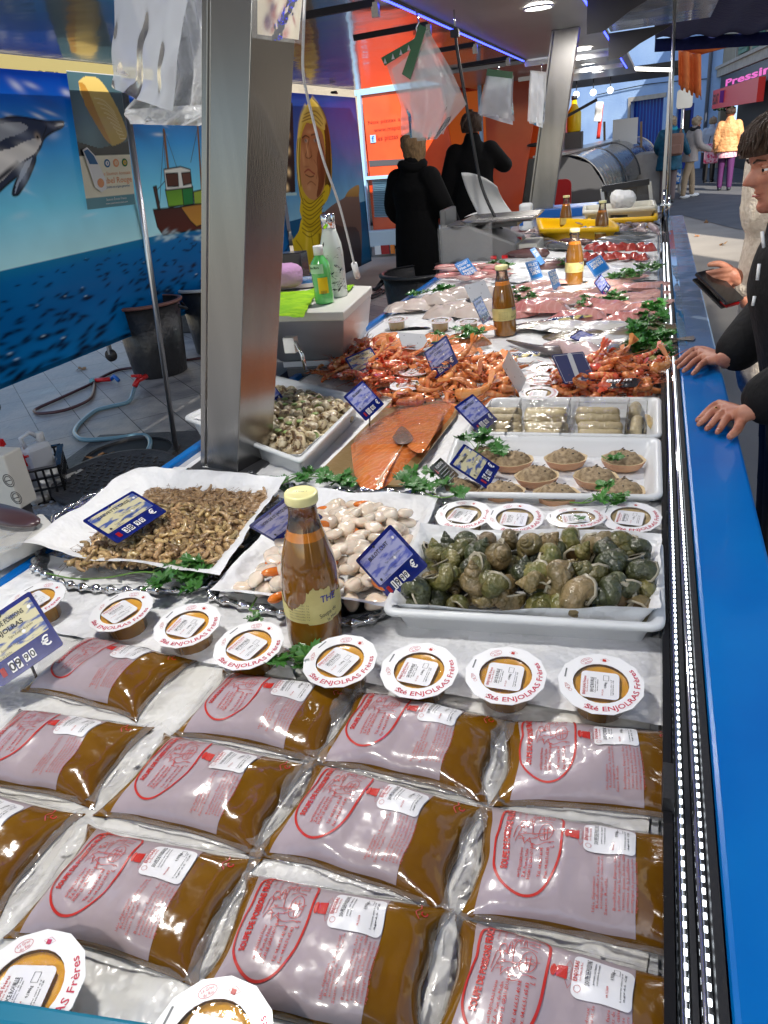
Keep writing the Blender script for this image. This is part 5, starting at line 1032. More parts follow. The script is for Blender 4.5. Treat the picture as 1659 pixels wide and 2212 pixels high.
# fallen leaves
m_leaf=M('dead leaf',(.30,.15,.06),.7,c2=(.20,.09,.035),ns=15,rnd=.3)
def leaf():
    o=[]; 
    for i in range(20): a=2*PI*i/20; r=.5+.5*abs(math.cos(a*2.5)); o.append((r*.06*math.cos(a),r*.05*math.sin(a),.012*math.sin(a*3)+.01))
    return [(0,0,.012)]+o,[(0,i+1,(i+1)%20+1) for i in range(20)]
l0=None
for i,(px,py,s,lab) in enumerate(((176,798,1,'dry leaf on the paving below the mural'),(214,995,1.6,'large dry leaf lying on the open drain'),(232,985,1.2,'curled dry leaf beside the large one at the drain'),(1563,563-35,1.1,'orange leaf on the sunlit ground, nearest the customer'),(1598-72,480,1,'orange leaf farther up on the sunlit ground'),(1505,510,.7,'small leaf on the sunlit ground by the ledge'),(1570,575,.9,'leaf at the edge of the sunlit ground'))):
    p=D(px,py,.01)
    if l0 is None: l0=tag(obj('dry_leaf',MB().add(leaf(),m_leaf),None,p),lab,'leaf',group='fallen plane leaves')
    else: dup(l0,p,(.1*i,.2,i*1.3),lab,scale=s)
# ------------------------------------------------------------------ trays
def ringloop(loops,cap=True):
    n=len(loops[0]); V=[p for l in loops for p in l]; F=[(j*n+i,j*n+(i+1)%n,(j+1)*n+(i+1)%n,(j+1)*n+i) for j in range(len(loops)-1) for i in range(n)]
    if cap: F.append(tuple((len(loops)-1)*n+i for i in range(n)))
    return V,F
def quadloop(q,inset,z,r=.025,n=6):
    """rounded quad: corners moved inwards by inset"""
    C=sum((Vector(p) for p in q),Vector((0,0)))/4; out=[]; Q=[Vector(p) for p in q]
    P=[]
    for i in range(4):
        a,b,c=Q[i-1],Q[i],Q[(i+1)%4]; d1=(a-b).normalized(); d2=(c-b).normalized(); s=max(.3,abs(d1.x*d2.y-d1.y*d2.x)); P.append((b+(d1+d2)*inset/s,d1,d2))
    for b,d1,d2 in P:
        rr=max(.004,r-inset*.5)
        for k in range(n+1):
            t=k/n; out.append(b+d1*rr*(1-t)**2+d2*rr*t**2)
    return [(p.x,p.y,z) for p in out]
def tray(q,h,label,m=None,z=TZ+.004,lip=.012,name='white_tray',cat='tray'):
    L=[quadloop(q,.030,z),quadloop(q,.014,z+h-.006),quadloop(q,.0,z+h-.006),quadloop(q,.0,z+h),quadloop(q,.003,z+h+.003),quadloop(q,lip,z+h+.002),quadloop(q,lip+.006,z+h-.006),quadloop(q,.034,z+.006)]
    return tag(obj(name,MB().add(ringloop(L),m or m_white)),label,cat)
def q2(*pts,z=TZ+.04): return [tuple(D(x,y,z)[:2]) for x,y in pts]
def qin(q,k):
    c=[sum(p[0] for p in q)/4,sum(p[1] for p in q)/4]; return [(c[0]+(p[0]-c[0])*k,c[1]+(p[1]-c[1])*k) for p in q]
def bil(q,u,v): # q TL,TR,BR,BL ; v up
    a=Vector(q[3]).lerp(Vector(q[2]),u); b=Vector(q[0]).lerp(Vector(q[1]),u); return a.lerp(b,v)
def liner(q,z,h,label,amp=.005,seed=0,grow=1.0,nu=56,nv=44,edge=.13):
    return tag(obj('paper_liner',MB().add(patch(qin(q,grow),z,nu,nv,amp,up=h,seed=seed,edge=edge,fr=11),m_paper)),label,'paper')
def pts_in(q,sp_,r,jit=.45,mask=None):
    w_=((Vector(q[1])-Vector(q[0])).length+(Vector(q[2])-Vector(q[3])).length)/2; h_=((Vector(q[3])-Vector(q[0])).length+(Vector(q[2])-Vector(q[1])).length)/2
    nx,ny=max(1,round(w_/sp_)),max(1,round(h_/sp_)); o=[]
    for j in range(ny):
        for i in range(nx):
            u=(i+.5+(.25 if j%2 else -.25)+r.uniform(-jit,jit))/nx; v=(j+.5+r.uniform(-jit,jit))/ny
            u=min(max(u,.0),1); v=min(max(v,.0),1)
            if mask and not mask(u,v): continue
            o.append((u,v,bil(q,u,v)))
    return o
def scatter(datas,name,q,sp_,z,hf,label,cat,group,seed=1,tilt=.5,s=(.85,1.15),mask=None,jit=.45,yaw=None,cap=300,full=False):
    r=random.Random(seed); n=0
    P=pts_in(q,sp_,r,jit,mask); P.sort(key=lambda t:t[2].y)
    for u,v,p in P[:cap]:
        o=bpy.data.objects.new(name,datas[r.randrange(len(datas))]); col.objects.link(o); k=r.uniform(*s); o.scale=(k,k,k)
        o.location=(p.x,p.y,z+hf(u,v)); o.rotation_euler=Euler((r.uniform(-tilt,tilt),r.uniform(-tilt,tilt),yaw(r) if yaw else r.uniform(0,2*PI))) if not full else Euler((r.uniform(0,6.28),r.uniform(-1.2,1.2),r.uniform(0,6.28)))
        tag(o,label,cat,group)
    return P
def heap(builder,q,sp_,z,hf,name,label,cat,seed,n_var,tilt=.6,mask=None,group=None):
    """the uncounted rest of a pile, one object"""
    r=random.Random(seed); b=MB()
    for u,v,p in pts_in(q,sp_,r,.45,mask):
        vf,m=n_var[r.randrange(len(n_var))]; X=Matrix.Translation((p.x,p.y,z+hf(u,v)))@Euler((r.uniform(-tilt,tilt),r.uniform(-tilt,tilt),r.uniform(0,6.28))).to_matrix().to_4x4()
        for g_,mm in zip(vf,m): b.add(g_,mm,True,X)
    o=obj(name,b); tag(o,label,cat,group,'stuff'); return o
# ------------------------------------------------------------------ shrimps and prawns
def shrimp_geo(L=.042,R=.0055,bend=2.6,seed=0,n=14,k=7,legs=True,fan=True,ant=1.0,rost=True):
    r=random.Random(seed); rad=L/bend; P=[];Rr=[]
    for i in range(n):
        t=i/(n-1); a=bend*(t-.35); a=a if t>.35 else a*.45
        P.append(Vector((rad*math.sin(a),rad*(1-math.cos(a)),0)))
        w_=(.35+.65*math.sin(min(1,t/.22)*PI/2)) if t<.22 else (1.12 if t<.36 else 1-.70*((t-.22)/.78)**1.3)
        Rr.append(R*w_*(1+.09*(i%2)*(t>.35)))
    bv,bf=tube(P,Rr,k,True,.85,up=(0,0,1)); parts=[(bv,[f for i,f in enumerate(bf) if not((i//k)%2 and i//k>n*.35)])]; band=[(bv,[f for i,f in enumerate(bf) if (i//k)%2 and i//k>n*.35])]
    if fan:
        e=P[-1]; d=(P[-1]-P[-2]).normalized(); w_=Vector((-d.y,d.x,0))
        for s_ in(-1,0,1): 
            c=e+d*R*1.5+Vector((0,0,s_*R*.6))+w_*s_*R*.55; q=[e-w_*R*.3,c+d*R*.9-w_*R*.55,c+d*R*1.4,c+d*R*.9+w_*R*.55,e+w_*R*.3]; parts.append(([tuple(p+Vector((0,0,.0004*s_))) for p in q],[tuple(range(5))]))
    ext=[]
    if legs:
        for i in range(4,n-2,1 if n<14 else 2):
            p=P[i]; t=(P[i+1]-P[i-1]).normalized(); nrm=Vector((-t.y,t.x,0)); q=p+nrm*R*1.1; ext.append(tube([p+nrm*Rr[i]*.7,q+nrm*R*.7-t*R*.5+Vector((0,0,r.uniform(-.4,.4)*R))],R*.09,3))
    h=P[0]; d=(P[0]-P[1]).normalized()
    for s_ in(-1,1):
        ext.append(tube([h,h+d*R*2+Vector((0,0,s_*R*.5)),h+d*R*4*ant+Vector((s_*R*2,-R*3*ant,s_*R))],R*.06,3))
    if rost: ext.append(tube([h+Vector((0,-R*.3,0)),h+d*R*1.8+Vector((0,-R*.2,0))],[R*.22,R*.03],4))
    eye=[ell(R*.2,R*.2,R*.2,6,4,tuple(h+d*R*.2+Vector((0,0,s_*R*.45)))) for s_ in(-1,1)]
    return parts,ext,eye,band
def data_of(name,groups):
    b=MB()
    for gs,m in groups:
        for g_ in gs: b.add(g_,m)
    return b.data(name)
m_gs=M('grey shrimp shell',(.52,.36,.17),.3,c2=(.30,.19,.08),ns=190,coat=.35,rnd=.45,spec=.6); m_gsl=M('shrimp feeler',(.24,.14,.08),.5); m_eye=M('black eye',(.005,.005,.005),.15)
GSV=[shrimp_geo(.038,.0068,b_,i,n=11,k=6,legs=False,ant=.3,fan=False,rost=False) for i,b_ in enumerate((3.3,2.6,2.0,4.0))]
gs_data=[data_of('grey_shrimp',[(a,m_gs),(e,m_gsl),(y,m_eye),(bd,m_gs)]) for a,e,y,bd in GSV]
QS=q2((322,1052),(598,1066),(475,1228),(150,1222)); QS2=q2((300,1040),(615,1062),(470,1255),(60,1195))
SPL=[(60,1190),(150,1248),(300,1262),(480,1240),(610,1080),(600,1050),(320,1030)]
# silver platters
m_silver=M('silver platter',(.62,.62,.63),.14,1,bump=.4,bs=30)
def platter(px,label):
    P=spline([tuple(D(x,y,TZ+.012)) for x,y in px+[px[0]]],5)[:-1]; c=sum(P,Vector())/len(P); L=[]
    for k,z in ((.80,.004),(.93,.010),(.985,.020),(1.0,.021),(1.012,.016),(.96,.004)): L.append([(c.x+(p.x-c.x)*k,c.y+(p.y-c.y)*k,TZ+.002+z) for p in P])
    t=thing('silver_platter',label,'platter',(0,0,0)); obj('dish',MB().add(ringloop(L[::-1]),m_silver),t); 
    Q=spline([tuple(p) for p in P]+[tuple(P[0])],6); b=MB().add(tube([(p.x,p.y,TZ+.022) for p in Q],[.0055+.0035*math.sin(i*PI/3) for i in range(len(Q))],8),m_silver)
    obj('beaded_rim',b,t); return t
platter([(75,1235),(150,1272),(300,1285),(480,1262),(625,1105),(600,1045),(330,1035),(130,1120)],'silver platter with a beaded rim under the grey shrimps')
platter([(455,1300),(640,1340),(830,1335),(945,1130),(940,1082),(700,1070),(560,1110),(470,1200)],'silver platter with a beaded rim under the scallops')
liner(q2((300,1025),(622,1045),(480,1262),(48,1200)),TZ+.024,.035,'white paper liner cupping the heap of grey shrimps',.004,11,1.0,edge=.16)
hS=lambda u,v:.008+.020*(math.sin(PI*min(max(u,0),1))**.6)*(math.sin(PI*min(max(v,0),1))**.6)
heap(None,qin(QS,.97),.0125,TZ+.028,hS,'shrimp_heap','dense heap of small grey brown shrimps under the counted ones on white paper','shrimps',3,[([*a,*e,*bd],[m_gs]*len(a)+[m_gsl]*len(e)+[m_gs]) for a,e,y,bd in GSV[:3]],.6)
scatter(gs_data,'grey_shrimp',QS,.0150,TZ+.036,hS,'small grey brown shrimp on the heap in the left paper lined platter','shrimp','grey shrimps heaped on the left platter',7,.7,(.85,1.15),jit=.5,cap=300)
# scallops
m_scal=M('scallop flesh',(.74,.60,.46),.2,c2=(.78,.69,.58),ns=30,coat=.6,sss=.15,rnd=.14,bump=.15,bs=60,spec=.5); m_coral=M('orange coral',(.72,.20,.02),.2,coat=.7,c2=(.6,.13,.01),ns=30)
m_gut=M('dark membrane',(.10,.08,.06),.3,coat=.6)
sc_data=[data_of('scallop',[([lumpy(ell(.019,.016,.0095,20,12,e=.75),.28,60,i)],m_scal)]) for i in range(4)]
sc_c=[data_of('scallop',[([lumpy(ell(.019,.016,.0095,20,12,e=.75),.28,60,i+7)],m_scal),([lumpy(tube(spline([(.018*math.cos(a),.016*math.sin(a),.006+.004*math.sin(a)) for a in (0,.5,1.0,1.5)],3),[.001,.004,.006,.0065,.007,.0065,.006,.005,.004,.0015],8),.1,90,i)],m_coral)]) for i in range(3)]
SC=q2((700,1085),(900,1098),(835,1305),(495,1275)); liner(q2((655,1062),(950,1085),(850,1325),(455,1285)),TZ+.022,.028,'crumpled white paper liner under the scallops',.005,12)
hC=lambda u,v:.006+.016*(math.sin(PI*u)**.7)*(math.sin(PI*v)**.7)
scatter(sc_data*2+sc_c[:1],'scallop',qin(SC,.95),.029,TZ+.030,lambda u,v:hC(u,v)-.006,'pale scallop without shell lying in the lower layer on the middle platter','scallop','scallops piled on the middle platter',21,.4,(.85,1.1))
scatter(sc_data*6+sc_c[:2],'scallop',qin(SC,.88),.031,TZ+.044,hC,'pale glossy scallop on top of the pile on the middle platter','scallop','scallops piled on the middle platter',22,.45,(.85,1.15))
for i,(x,y,a) in enumerate(((783,1090,.3),(705,1102,.1),(700,1252,.9),(820,1262,-.6),(590,1235,.7),(640,1265,.2),(600,1290,1.2))):
    p=D(x,y,TZ+.06); tag(obj('scallop_roe',MB().add(lumpy(ell(.019,.009,.008,14,8),.2,50,i),m_coral),None,p,(0,.1,a)),('bright orange roe at the back of the scallops','bright orange roe right of the bottle neck','orange roe just left of the blue whelk sign','orange roe under the tip of the whelk sign','orange roe left of the big bottle, upper','orange roe left of the big bottle, lower','orange roe at the front edge of the scallops')[i],'scallop roe','orange scallop roes')
# ------------------------------------------------------------------ shells
def shell(turns=5,R=.45,r=.56,H=1.7,grow=.30,n=90,k=14,size=.055,ecc=1.0,band=False,rough=0):
    V=[];F=[];T=turns*2*PI
    for i in range(n):
        th=T*i/(n-1); s=math.exp(grow*(th-T)); 
        for j in range(k):
            a=2*PI*j/k; rr=r*s*(1+rough*noise.noise(Vector((i*.5,j*.9,1)))+.035*math.cos(9*a+i*.13)); x=R*s+rr*math.cos(a); z=-H*s+rr*math.sin(a)*ecc
            V.append((x*math.cos(th),x*math.sin(th),z))
    for i in range(n-1):
        for j in range(k): F.append((i*k+j,i*k+(j+1)%k,(i+1)*k+(j+1)%k,(i+1)*k+j))
    M_=np.array(V); lo,hi=M_.min(0),M_.max(0); c=(lo+hi)/2; sc_=size/max(hi-lo); V=[tuple((Vector(v)-Vector(c))*sc_) for v in V]
    last=V[(n-1)*k:]; C=sum((Vector(p) for p in last),Vector())/k; th=T; nrm=Vector((-math.sin(th),math.cos(th),0))
    lip=[];L=[Vector(p) for p in last]
    lipV=[tuple(C+(p-C)*1.16+nrm*size*.03) for p in L]+[tuple(C+(p-C)*.80+nrm*size*.02) for p in L]+[tuple(p-nrm*size*.01) for p in L]
    lipF=[(j,(j+1)%k,k+(j+1)%k,k+j) for j in range(k)]+[(2*k+j,2*k+(j+1)%k,(j+1)%k,j) for j in range(k)]
    op=[tuple(C+(p-C)*.82-nrm*size*.05) for p in L]; opF=[tuple(range(k))]
    return (V,F),(lipV,lipF),(op,opF)
m_wh=[M('olive whelk shell',(.075,.085,.014),.36,c2=(.21,.18,.06),ns=42,bump=1,bs=90,coat=.5,rnd=.35),M('tan whelk shell',(.27,.195,.09),.38,c2=(.12,.095,.035),ns=46,bump=1,bs=90,coat=.5,rnd=.3),M('dark whelk shell',(.028,.036,.014),.36,c2=(.08,.09,.035),ns=50,bump=1,bs=90,coat=.55,rnd=.35)]
m_lip=M('ivory shell lip',(.42,.38,.28),.3,coat=.3,rnd=.2); m_op=M('horny lid',(.20,.12,.04),.4,c2=(.09,.05,.02),ns=90)
wh_data=[]
for i,(H,rg) in enumerate(((1.55,.05),(1.35,.08),(1.75,.06))):
    a,l,o=shell(5,.40,.56,H,.085,96,16,.062,1.10,rough=rg)
    for m in m_wh: wh_data.append(data_of('whelk',[([a],m),([l],m_lip),([o],m_op)]))
WQ=q2((915,1175),(1435,1190),(1448,1372),(818,1342),z=TZ+.055)
tray(q2((905,1150),(1432,1172),(1438,1365),(822,1328),z=TZ+.05),.05,'white plastic tray full of green and brown whelks')
WQ=q2((925,1175),(1420,1192),(1425,1318),(885,1298),z=TZ+.05)
liner(q2((905,1150),(1432,1165),(1430,1345),(838,1322),z=TZ+.05),TZ+.014,.050,'white paper liner standing up round the whelks',.004,13,.98,edge=.10)
hW=lambda u,v:.010+.019*(math.sin(PI*min(1,max(0,u)))**.5)*(math.sin(PI*v)**.6)
scatter(wh_data,'whelk',qin(WQ,.97),.036,TZ+.030,lambda u,v:hW(u,v)*.5,'dark green whelk deep in the heap in the tray by the rail','whelk','whelks piled in the white tray',31,1,(.75,1.05),full=True)
scatter(wh_data[:3]*2+wh_data,'whelk',qin(WQ,.95),.041,TZ+.052,hW,'olive or tan whelk shell on top of the heap in the tray by the rail','whelk','whelks piled in the white tray',32,1,(.8,1.2),full=True)
# snails
m_sn=M('banded snail shell',(.55,.45,.27),.35,c2=(.14,.08,.035),ns=45,coat=.35,rnd=.25,aniso=(1,1,2.5),ramp=(.48,.56)); m_but=M('green parsley butter',(.33,.42,.16),.45,c2=(.2,.3,.08),ns=140,bump=.4,bs=150)
m_sn2=M('cream snail shell',(.62,.54,.37),.35,c2=(.30,.21,.11),ns=60,coat=.35,rnd=.2,ramp=(.5,.62))
sn=[]
for i,m in enumerate((m_sn,m_sn2,m_sn)):
    a,l,o=shell(3.6,.46,.56,.55+.1*i,.075,80,14,.034,1.0); sn.append(data_of('snail',[([a],m),([l],m_sn2),([(lambda vf:([tuple(Vector(p)*1.06) for p in vf[0]],vf[1]))(o)],m_but)]))
tray(q2((585,812),(790,862),(650,1003),(395,905),z=TZ+.06),.06,'white plastic tray full of striped edible snails behind the near pillar')
NQ=q2((600,835),(762,880),(640,975),(450,900),z=TZ+.05); hN=lambda u,v:.008+.022*(math.sin(PI*u)**.5)*(math.sin(PI*v)**.5)
liner(q2((595,822),(780,868),(648,992),(410,905),z=TZ+.055),TZ+.016,.036,'white paper lining under the snails',.003,14,.96,edge=.08)
scatter(sn,'snail',qin(NQ,1.0),.025,TZ+.024,lambda u,v:hN(u,v)*.6,'striped snail shell low in the heap of the snail tray','snail','edible snails heaped in their tray',41,1,(.85,1.05),full=True)
scatter(sn,'snail',qin(NQ,.95),.027,TZ+.040,hN,'striped snail shell on top of the heap, stuffed with green butter','snail','edible snails heaped in their tray',42,1,(.9,1.15),full=True)
b=MB(); r=random.Random(5)
for u,v,p in pts_in(qin(NQ,.8),.045,r): b.add(lumpy(ell(.010,.009,.0035,9,5),.5,120,r.randrange(9)),m_but,True,Matrix.Translation((p.x,p.y,TZ+.053+hN(u,v))))
tag(obj('green_butter',b),'flecks of green parsley butter spilt over the snails','butter',kind='stuff')
# ------------------------------------------------------------------ salmon side on gold board
def puff(out,z0,h,rings=10,amp=.15,fr=18,pw=3,seed=0,tilt=None):
    c=sum((Vector((p[0],p[1])) for p in out),Vector((0,0)))/len(out); n=len(out); V=[];F=[]; o=Vector((seed*2,seed,seed*3))
    for j in range(rings+1):
        k=1-j/rings
        for p in out:
            x=c.x+(p[0]-c.x)*k; y=c.y+(p[1]-c.y)*k; zz=h*(1-k**pw)*(1+amp*noise.noise(Vector((x*fr,y*fr,0))+o)); V.append((x,y,z0+zz))
    for j in range(rings):
        for i in range(n): F.append((j*n+i,j*n+(i+1)%n,(j+1)*n+(i+1)%n,(j+1)*n+i))
    return V,F
m_gold=M('gold cardboard',(.33,.22,.09),.3,.4,bump=.15,bs=30)
bd=[tuple(D(x,y,TZ+.02)[:2]) for x,y in ((690,1022),(852,862),(995,866),(985,900),(868,1052),(780,1050))]
tag(obj('gold_board',MB().add(prism(bd[::-1],TZ+.020,TZ+.024),m_gold,False)),'gold cardboard board carrying the smoked salmon side','board')
m_sal=M('smoked salmon',(.68,.16,.025),.22,c2=(.74,.24,.06),ns=16,coat=.9,bump=.3,bs=50)
def striate(m,scale=60,rot=.6,amt=.35,colr=(.85,.45,.25)):
    t=m.node_tree;N=t.nodes;L=t.links;b=N['Principled BSDF']; w_=N.new('ShaderNodeTexWave'); w_.inputs['Scale'].default_value=scale; w_.inputs['Distortion'].default_value=8; w_.inputs['Detail'].default_value=2; w_.inputs['Detail Scale'].default_value=1.2
    tc=N.new('ShaderNodeTexCoord'); mp=N.new('ShaderNodeMapping'); mp.inputs['Rotation'].default_value=(0,0,rot); L.new(tc.outputs['Object'],mp.inputs[0]); L.new(mp.outputs[0],w_.inputs[0])
    cr=N.new('ShaderNodeValToRGB'); cr.color_ramp.elements[0].position=.80; cr.color_ramp.elements[1].position=.98; L.new(w_.outputs['Fac'],cr.inputs[0]); mu=N.new('ShaderNodeMath'); mu.operation='MULTIPLY'; mu.inputs[1].default_value=amt; L.new(cr.outputs[0],mu.inputs[0])
    mx=N.new('ShaderNodeMixRGB'); mx.inputs[2].default_value=(*colr,1); src=b.inputs['Base Color'].links[0].from_socket; L.new(mu.outputs[0],mx.inputs[0]); L.new(src,mx.inputs[1]); L.new(mx.outputs[0],b.inputs['Base Color']); return m
striate(m_sal,20,.5,.28)
def Dl(pts,z): return [tuple(D(x,y,z)[:2]) for x,y in pts]
def spc2(pts,z,n=4): return [(p[0],p[1]) for p in spline([(a,b,0) for a,b in Dl(pts+[pts[0]],z)],n)[:-1]]
t=thing('smoked_salmon','whole sliced side of orange smoked salmon on a gold board','salmon',(0,0,0))
obj('lower_side',MB().add(puff(spc2([(757,958),(762,1000),(772,1040),(798,1052),(828,1048),(848,1030),(900,975),(960,912),(982,880),(972,868),(930,868),(862,880),(812,905),(778,930)],TZ+.03),TZ+.024,.020,12,.25,14,4),m_sal),t)
obj('slice',MB().add(puff(spc2([(806,950),(850,905),(888,880),(925,875),(920,915),(930,955),(912,975),(880,960),(842,962)],TZ+.045),TZ+.040,.008,8,.4,30,2,3),m_sal),t)
obj('slice',MB().add(puff(spc2([(868,925),(892,885),(930,872),(955,880),(948,915),(922,962),(905,975),(880,960)],TZ+.05),TZ+.046,.006,8,.4,30,2,5),m_sal),t)
obj('skin_patch',MB().add(puff(spc2([(847,945),(868,920),(893,945),(880,958),(858,958)],TZ+.05),TZ+.050,.004,5,.4,30,2,6),M('grey salmon skin',(.20,.13,.10),.25,coat=.8)),t)
obj('fat_line',MB().add(tube([D(x,y,TZ+.0478) for x,y in ((870,962),(850,990),(828,1022),(815,1046))],[.001,.002,.003,.004],6,flat=.3),M('salmon fat',(.75,.5,.3),.3,coat=.6)),t)
tag(obj('plastic_wrap',MB().add(patch(Dl([(850,866),(985,866),(925,962),(765,965)],TZ+.05),TZ+.052,30,24,.006,fr=20),FILM('salmon wrap',haze=.03,bs=30,bump=.5,rough=.08,blend=.25))),'clear plastic film over the upper half of the smoked salmon','plastic film')
# ------------------------------------------------------------------ tartlet tray and roll tray
tray(q2((985,942),(1428,950),(1432,1080),(938,1072),z=TZ+.045),.045,'white tray of filled tartlets beside the rail')
tag(obj('paper_sheet',MB().add(patch(q2((1010,975),(1400,980),(1405,1065),(970,1060),z=TZ+.012),TZ+.011,30,20,.002,seed=3),m_paper)),'white paper sheet lying inside the tartlet tray','paper')
m_ril=M('fish rillettes',(.48,.36,.21),.6,c2=(.22,.15,.08),ns=110,bump=1,bs=170,det=8); m_pas=M('pink pastry shell',(.55,.25,.13),.45,c2=(.62,.36,.2),ns=14,bump=.3,bs=60); m_rim=M('cream pastry rim',(.62,.48,.28),.5)
def mk_tart():
    t=thing('tartlet','x','tartlet',(0,0,0))
    o=[(.045*math.cos(a)*(1+.03*math.sin(9*a)),.037*math.sin(a)*(1+.03*math.cos(7*a))) for a in np.linspace(0,2*PI,36)[:-1]]
    L=[[(p[0]*k,p[1]*k,z) for p in o] for k,z in ((.55,0),(.85,.007),(1.0,.020),(1.04,.024),(.96,.024),(.90,.018))]
    b=MB().add(ringloop(L[:4],False),m_pas).add(ringloop(L[3:],False),m_rim); obj('pastry_shell',b,t)
    b=MB().add(puff([(p[0]*.97,p[1]*.97) for p in o],.017,.024,14,.5,55,3.2,2),m_ril); r=random.Random(4)
    obj('filling',b,t); bb=MB()
    for i in range(9): a=r.uniform(0,6.28); d=r.uniform(.1,.8); bb.add(tube([(.036*d*math.cos(a),.03*d*math.sin(a),.0425-.014*d**4),(.036*d*math.cos(a)+r.uniform(-.007,.007),.03*d*math.sin(a)+r.uniform(-.005,.005),.0435-.014*d**4)],.0011,4),m_black)
    o_=obj('herb_flecks',bb,t); o_['kind']='stuff'; return t
tp=mk_tart(); GT='filled tartlets in the white tray'
for i,(x,y,a,lab) in enumerate(((1108,995,.5,'tartlet right of the aged sign, back row'),(1222,990,.2,'tartlet in the middle of the back row'),(1346,993,-.2,'tartlet at the back right with a green sprig beside it'),(1160,1028,.3,'tartlet in the middle row, left one'),(1287,1030,-.3,'tartlet in the middle row, right one, heavily flecked'),(1343,1057,-.5,'tartlet at the front right beside a parsley leaf'),(1202,1067,.0,'tartlet in the front row, middle'),(1085,1062,.2,'tartlet in the front row beside the sign foot'),(990,1055,.1,'tartlet in the front left corner, partly under parsley'),(1044,985,.8,'tartlet mostly hidden behind the aged sign'))):
    p=D(x,y,TZ+.035); put(tp,i==0,(p.x,p.y,TZ+.013),(0,0,a),lab,GT)
tray(q2((1063,863),(1428,862),(1430,948),(995,940),z=TZ+.045),.045,'white tray of spring rolls in clear packs')
m_roll=M('spring roll pastry',(.62,.52,.31),.4,c2=(.40,.32,.17),ns=35,coat=.25,bump=.5,bs=70,rnd=.1)
def rollm(L,r,s): 
    n=16; pr=[(.001,-L/2),(r*.6,-L/2+.001),(r*.95,-L/2+.006)]+[(r*(1+.05*math.sin(k*2.1+s)),-L/2+.006+(L-.012)*k/8) for k in range(1,8)]+[(r*.95,L/2-.006),(r*.6,L/2-.001),(.001,L/2)]
    v,f=lathe(pr,n,False); return lumpy(([(z,x,y) for x,y,z in v],f),.05,60,s)
rd=[data_of('spring_roll',[([rollm(.105,.0150,i)],m_roll)]) for i in range(3)]; rr_=random.Random(2); GR='spring rolls packed in the white tray'
for cx,colnm in ((1082,'left'),(1178,'middle'),(1293,'right')):
    for k,(y,z) in enumerate(((877,.026),(890,.040),(905,.044),(922,.034),(938,.022))):
        if cx==1082 and k<1: continue
        p=D(cx+rr_.uniform(-3,3),y+2,TZ+z); o=link('spring_roll',rd[rr_.randrange(3)],None,(p.x,p.y,TZ+z+ (.008 if (colnm=='middle' and k==2) else 0)),(0,0,rr_.uniform(-.04,.04)))
        if colnm=='middle' and k==2: o.scale=(1,1.25,1.25)
        tag(o,'pale fried spring roll, %s from the back in the %s pack of the roll tray'%(('first','second','third','fourth','fifth')[k],colnm),'spring roll',GR)
for k,(x,y) in enumerate(((1372,885),(1374,922))):
    p=D(x,y,TZ+.03); o=link('spring_roll',rd[0],None,(p.x,p.y,TZ+.03),(0,0,PI/2-.05)); tag(o,'spring roll laid lengthways near the rail, %s one'%('far','near')[k],'spring roll',GR)
for k,(a,b_) in enumerate((((1062,872),(1122,945)),((1126,868),(1230,948)),((1232,866),(1352,948)),((1356,872),(1396,946)))):
    p0=D(a[0],a[1],TZ+.05);p1=D(b_[0],b_[1],TZ+.05); cx,cy_=(p0.x+p1.x)/2,(p0.y+p1.y)/2
    bx=box(cx,cy_,TZ+.038,abs(p1.x-p0.x),abs(p0.y-p1.y)*.96,.056); tag(obj('clear_pack',MB().add(bx,FILM('pack film',haze=.02,bs=20,bump=.3,rough=.06,blend=.12) if k==0 else bpy.data.materials['pack film'],False),bevel=.006),'clear plastic pack round the %s spring rolls'%('leftmost','middle','right hand','lengthways')[k],'pack')
p=D(1408,915,TZ+.03); tag(obj('sauce_sachet',MB().add(puff([(x*.03,y*.09) for x,y in rrect(1,1,.2)],0,.012,6,.3,40),m_bei),None,(p.x-.005,p.y,TZ+.03),(0,.9,.1)),'small clear sauce sachet standing beside the spring rolls','sachet')
# ------------------------------------------------------------------ prawns
m_pr=[M('cooked prawn shell',(.72,.20,.045),.2,c2=(.78,.34,.12),ns=60,coat=.7,rnd=.25),M('red prawn shell',(.60,.075,.03),.2,c2=(.70,.16,.06),ns=50,coat=.7,rnd=.25),M('pale orange prawn shell',(.70,.30,.10),.2,c2=(.62,.16,.04),ns=60,coat=.7,rnd=.2)]
m_prb=M('prawn shell band',(.72,.22,.06),.2,c2=(.78,.36,.15),ns=50,coat=.7,rnd=.2)
m_pl=M('prawn feeler',(.55,.13,.05),.4)
pr_data=[]
for m in m_pr:
    dd=[]
    for i,bd_ in enumerate((2.1,1.5,2.9)):
        a,e,y,bn=shrimp_geo(.108,.0135,bd_,i+20,n=16,k=9,ant=.8); dd.append(data_of('prawn',[(a,m),(e,m_pl),(y,m_eye),(bn,m_prb)]))
    pr_data.append(dd)
hp_=lambda H:(lambda u,v:.012+H*(math.sin(PI*min(1,max(0,u)))**.5)*(math.sin(PI*min(1,max(0,v)))**.5))
yw=lambda r:r.choice((0,PI))+r.uniform(-.6,.6)
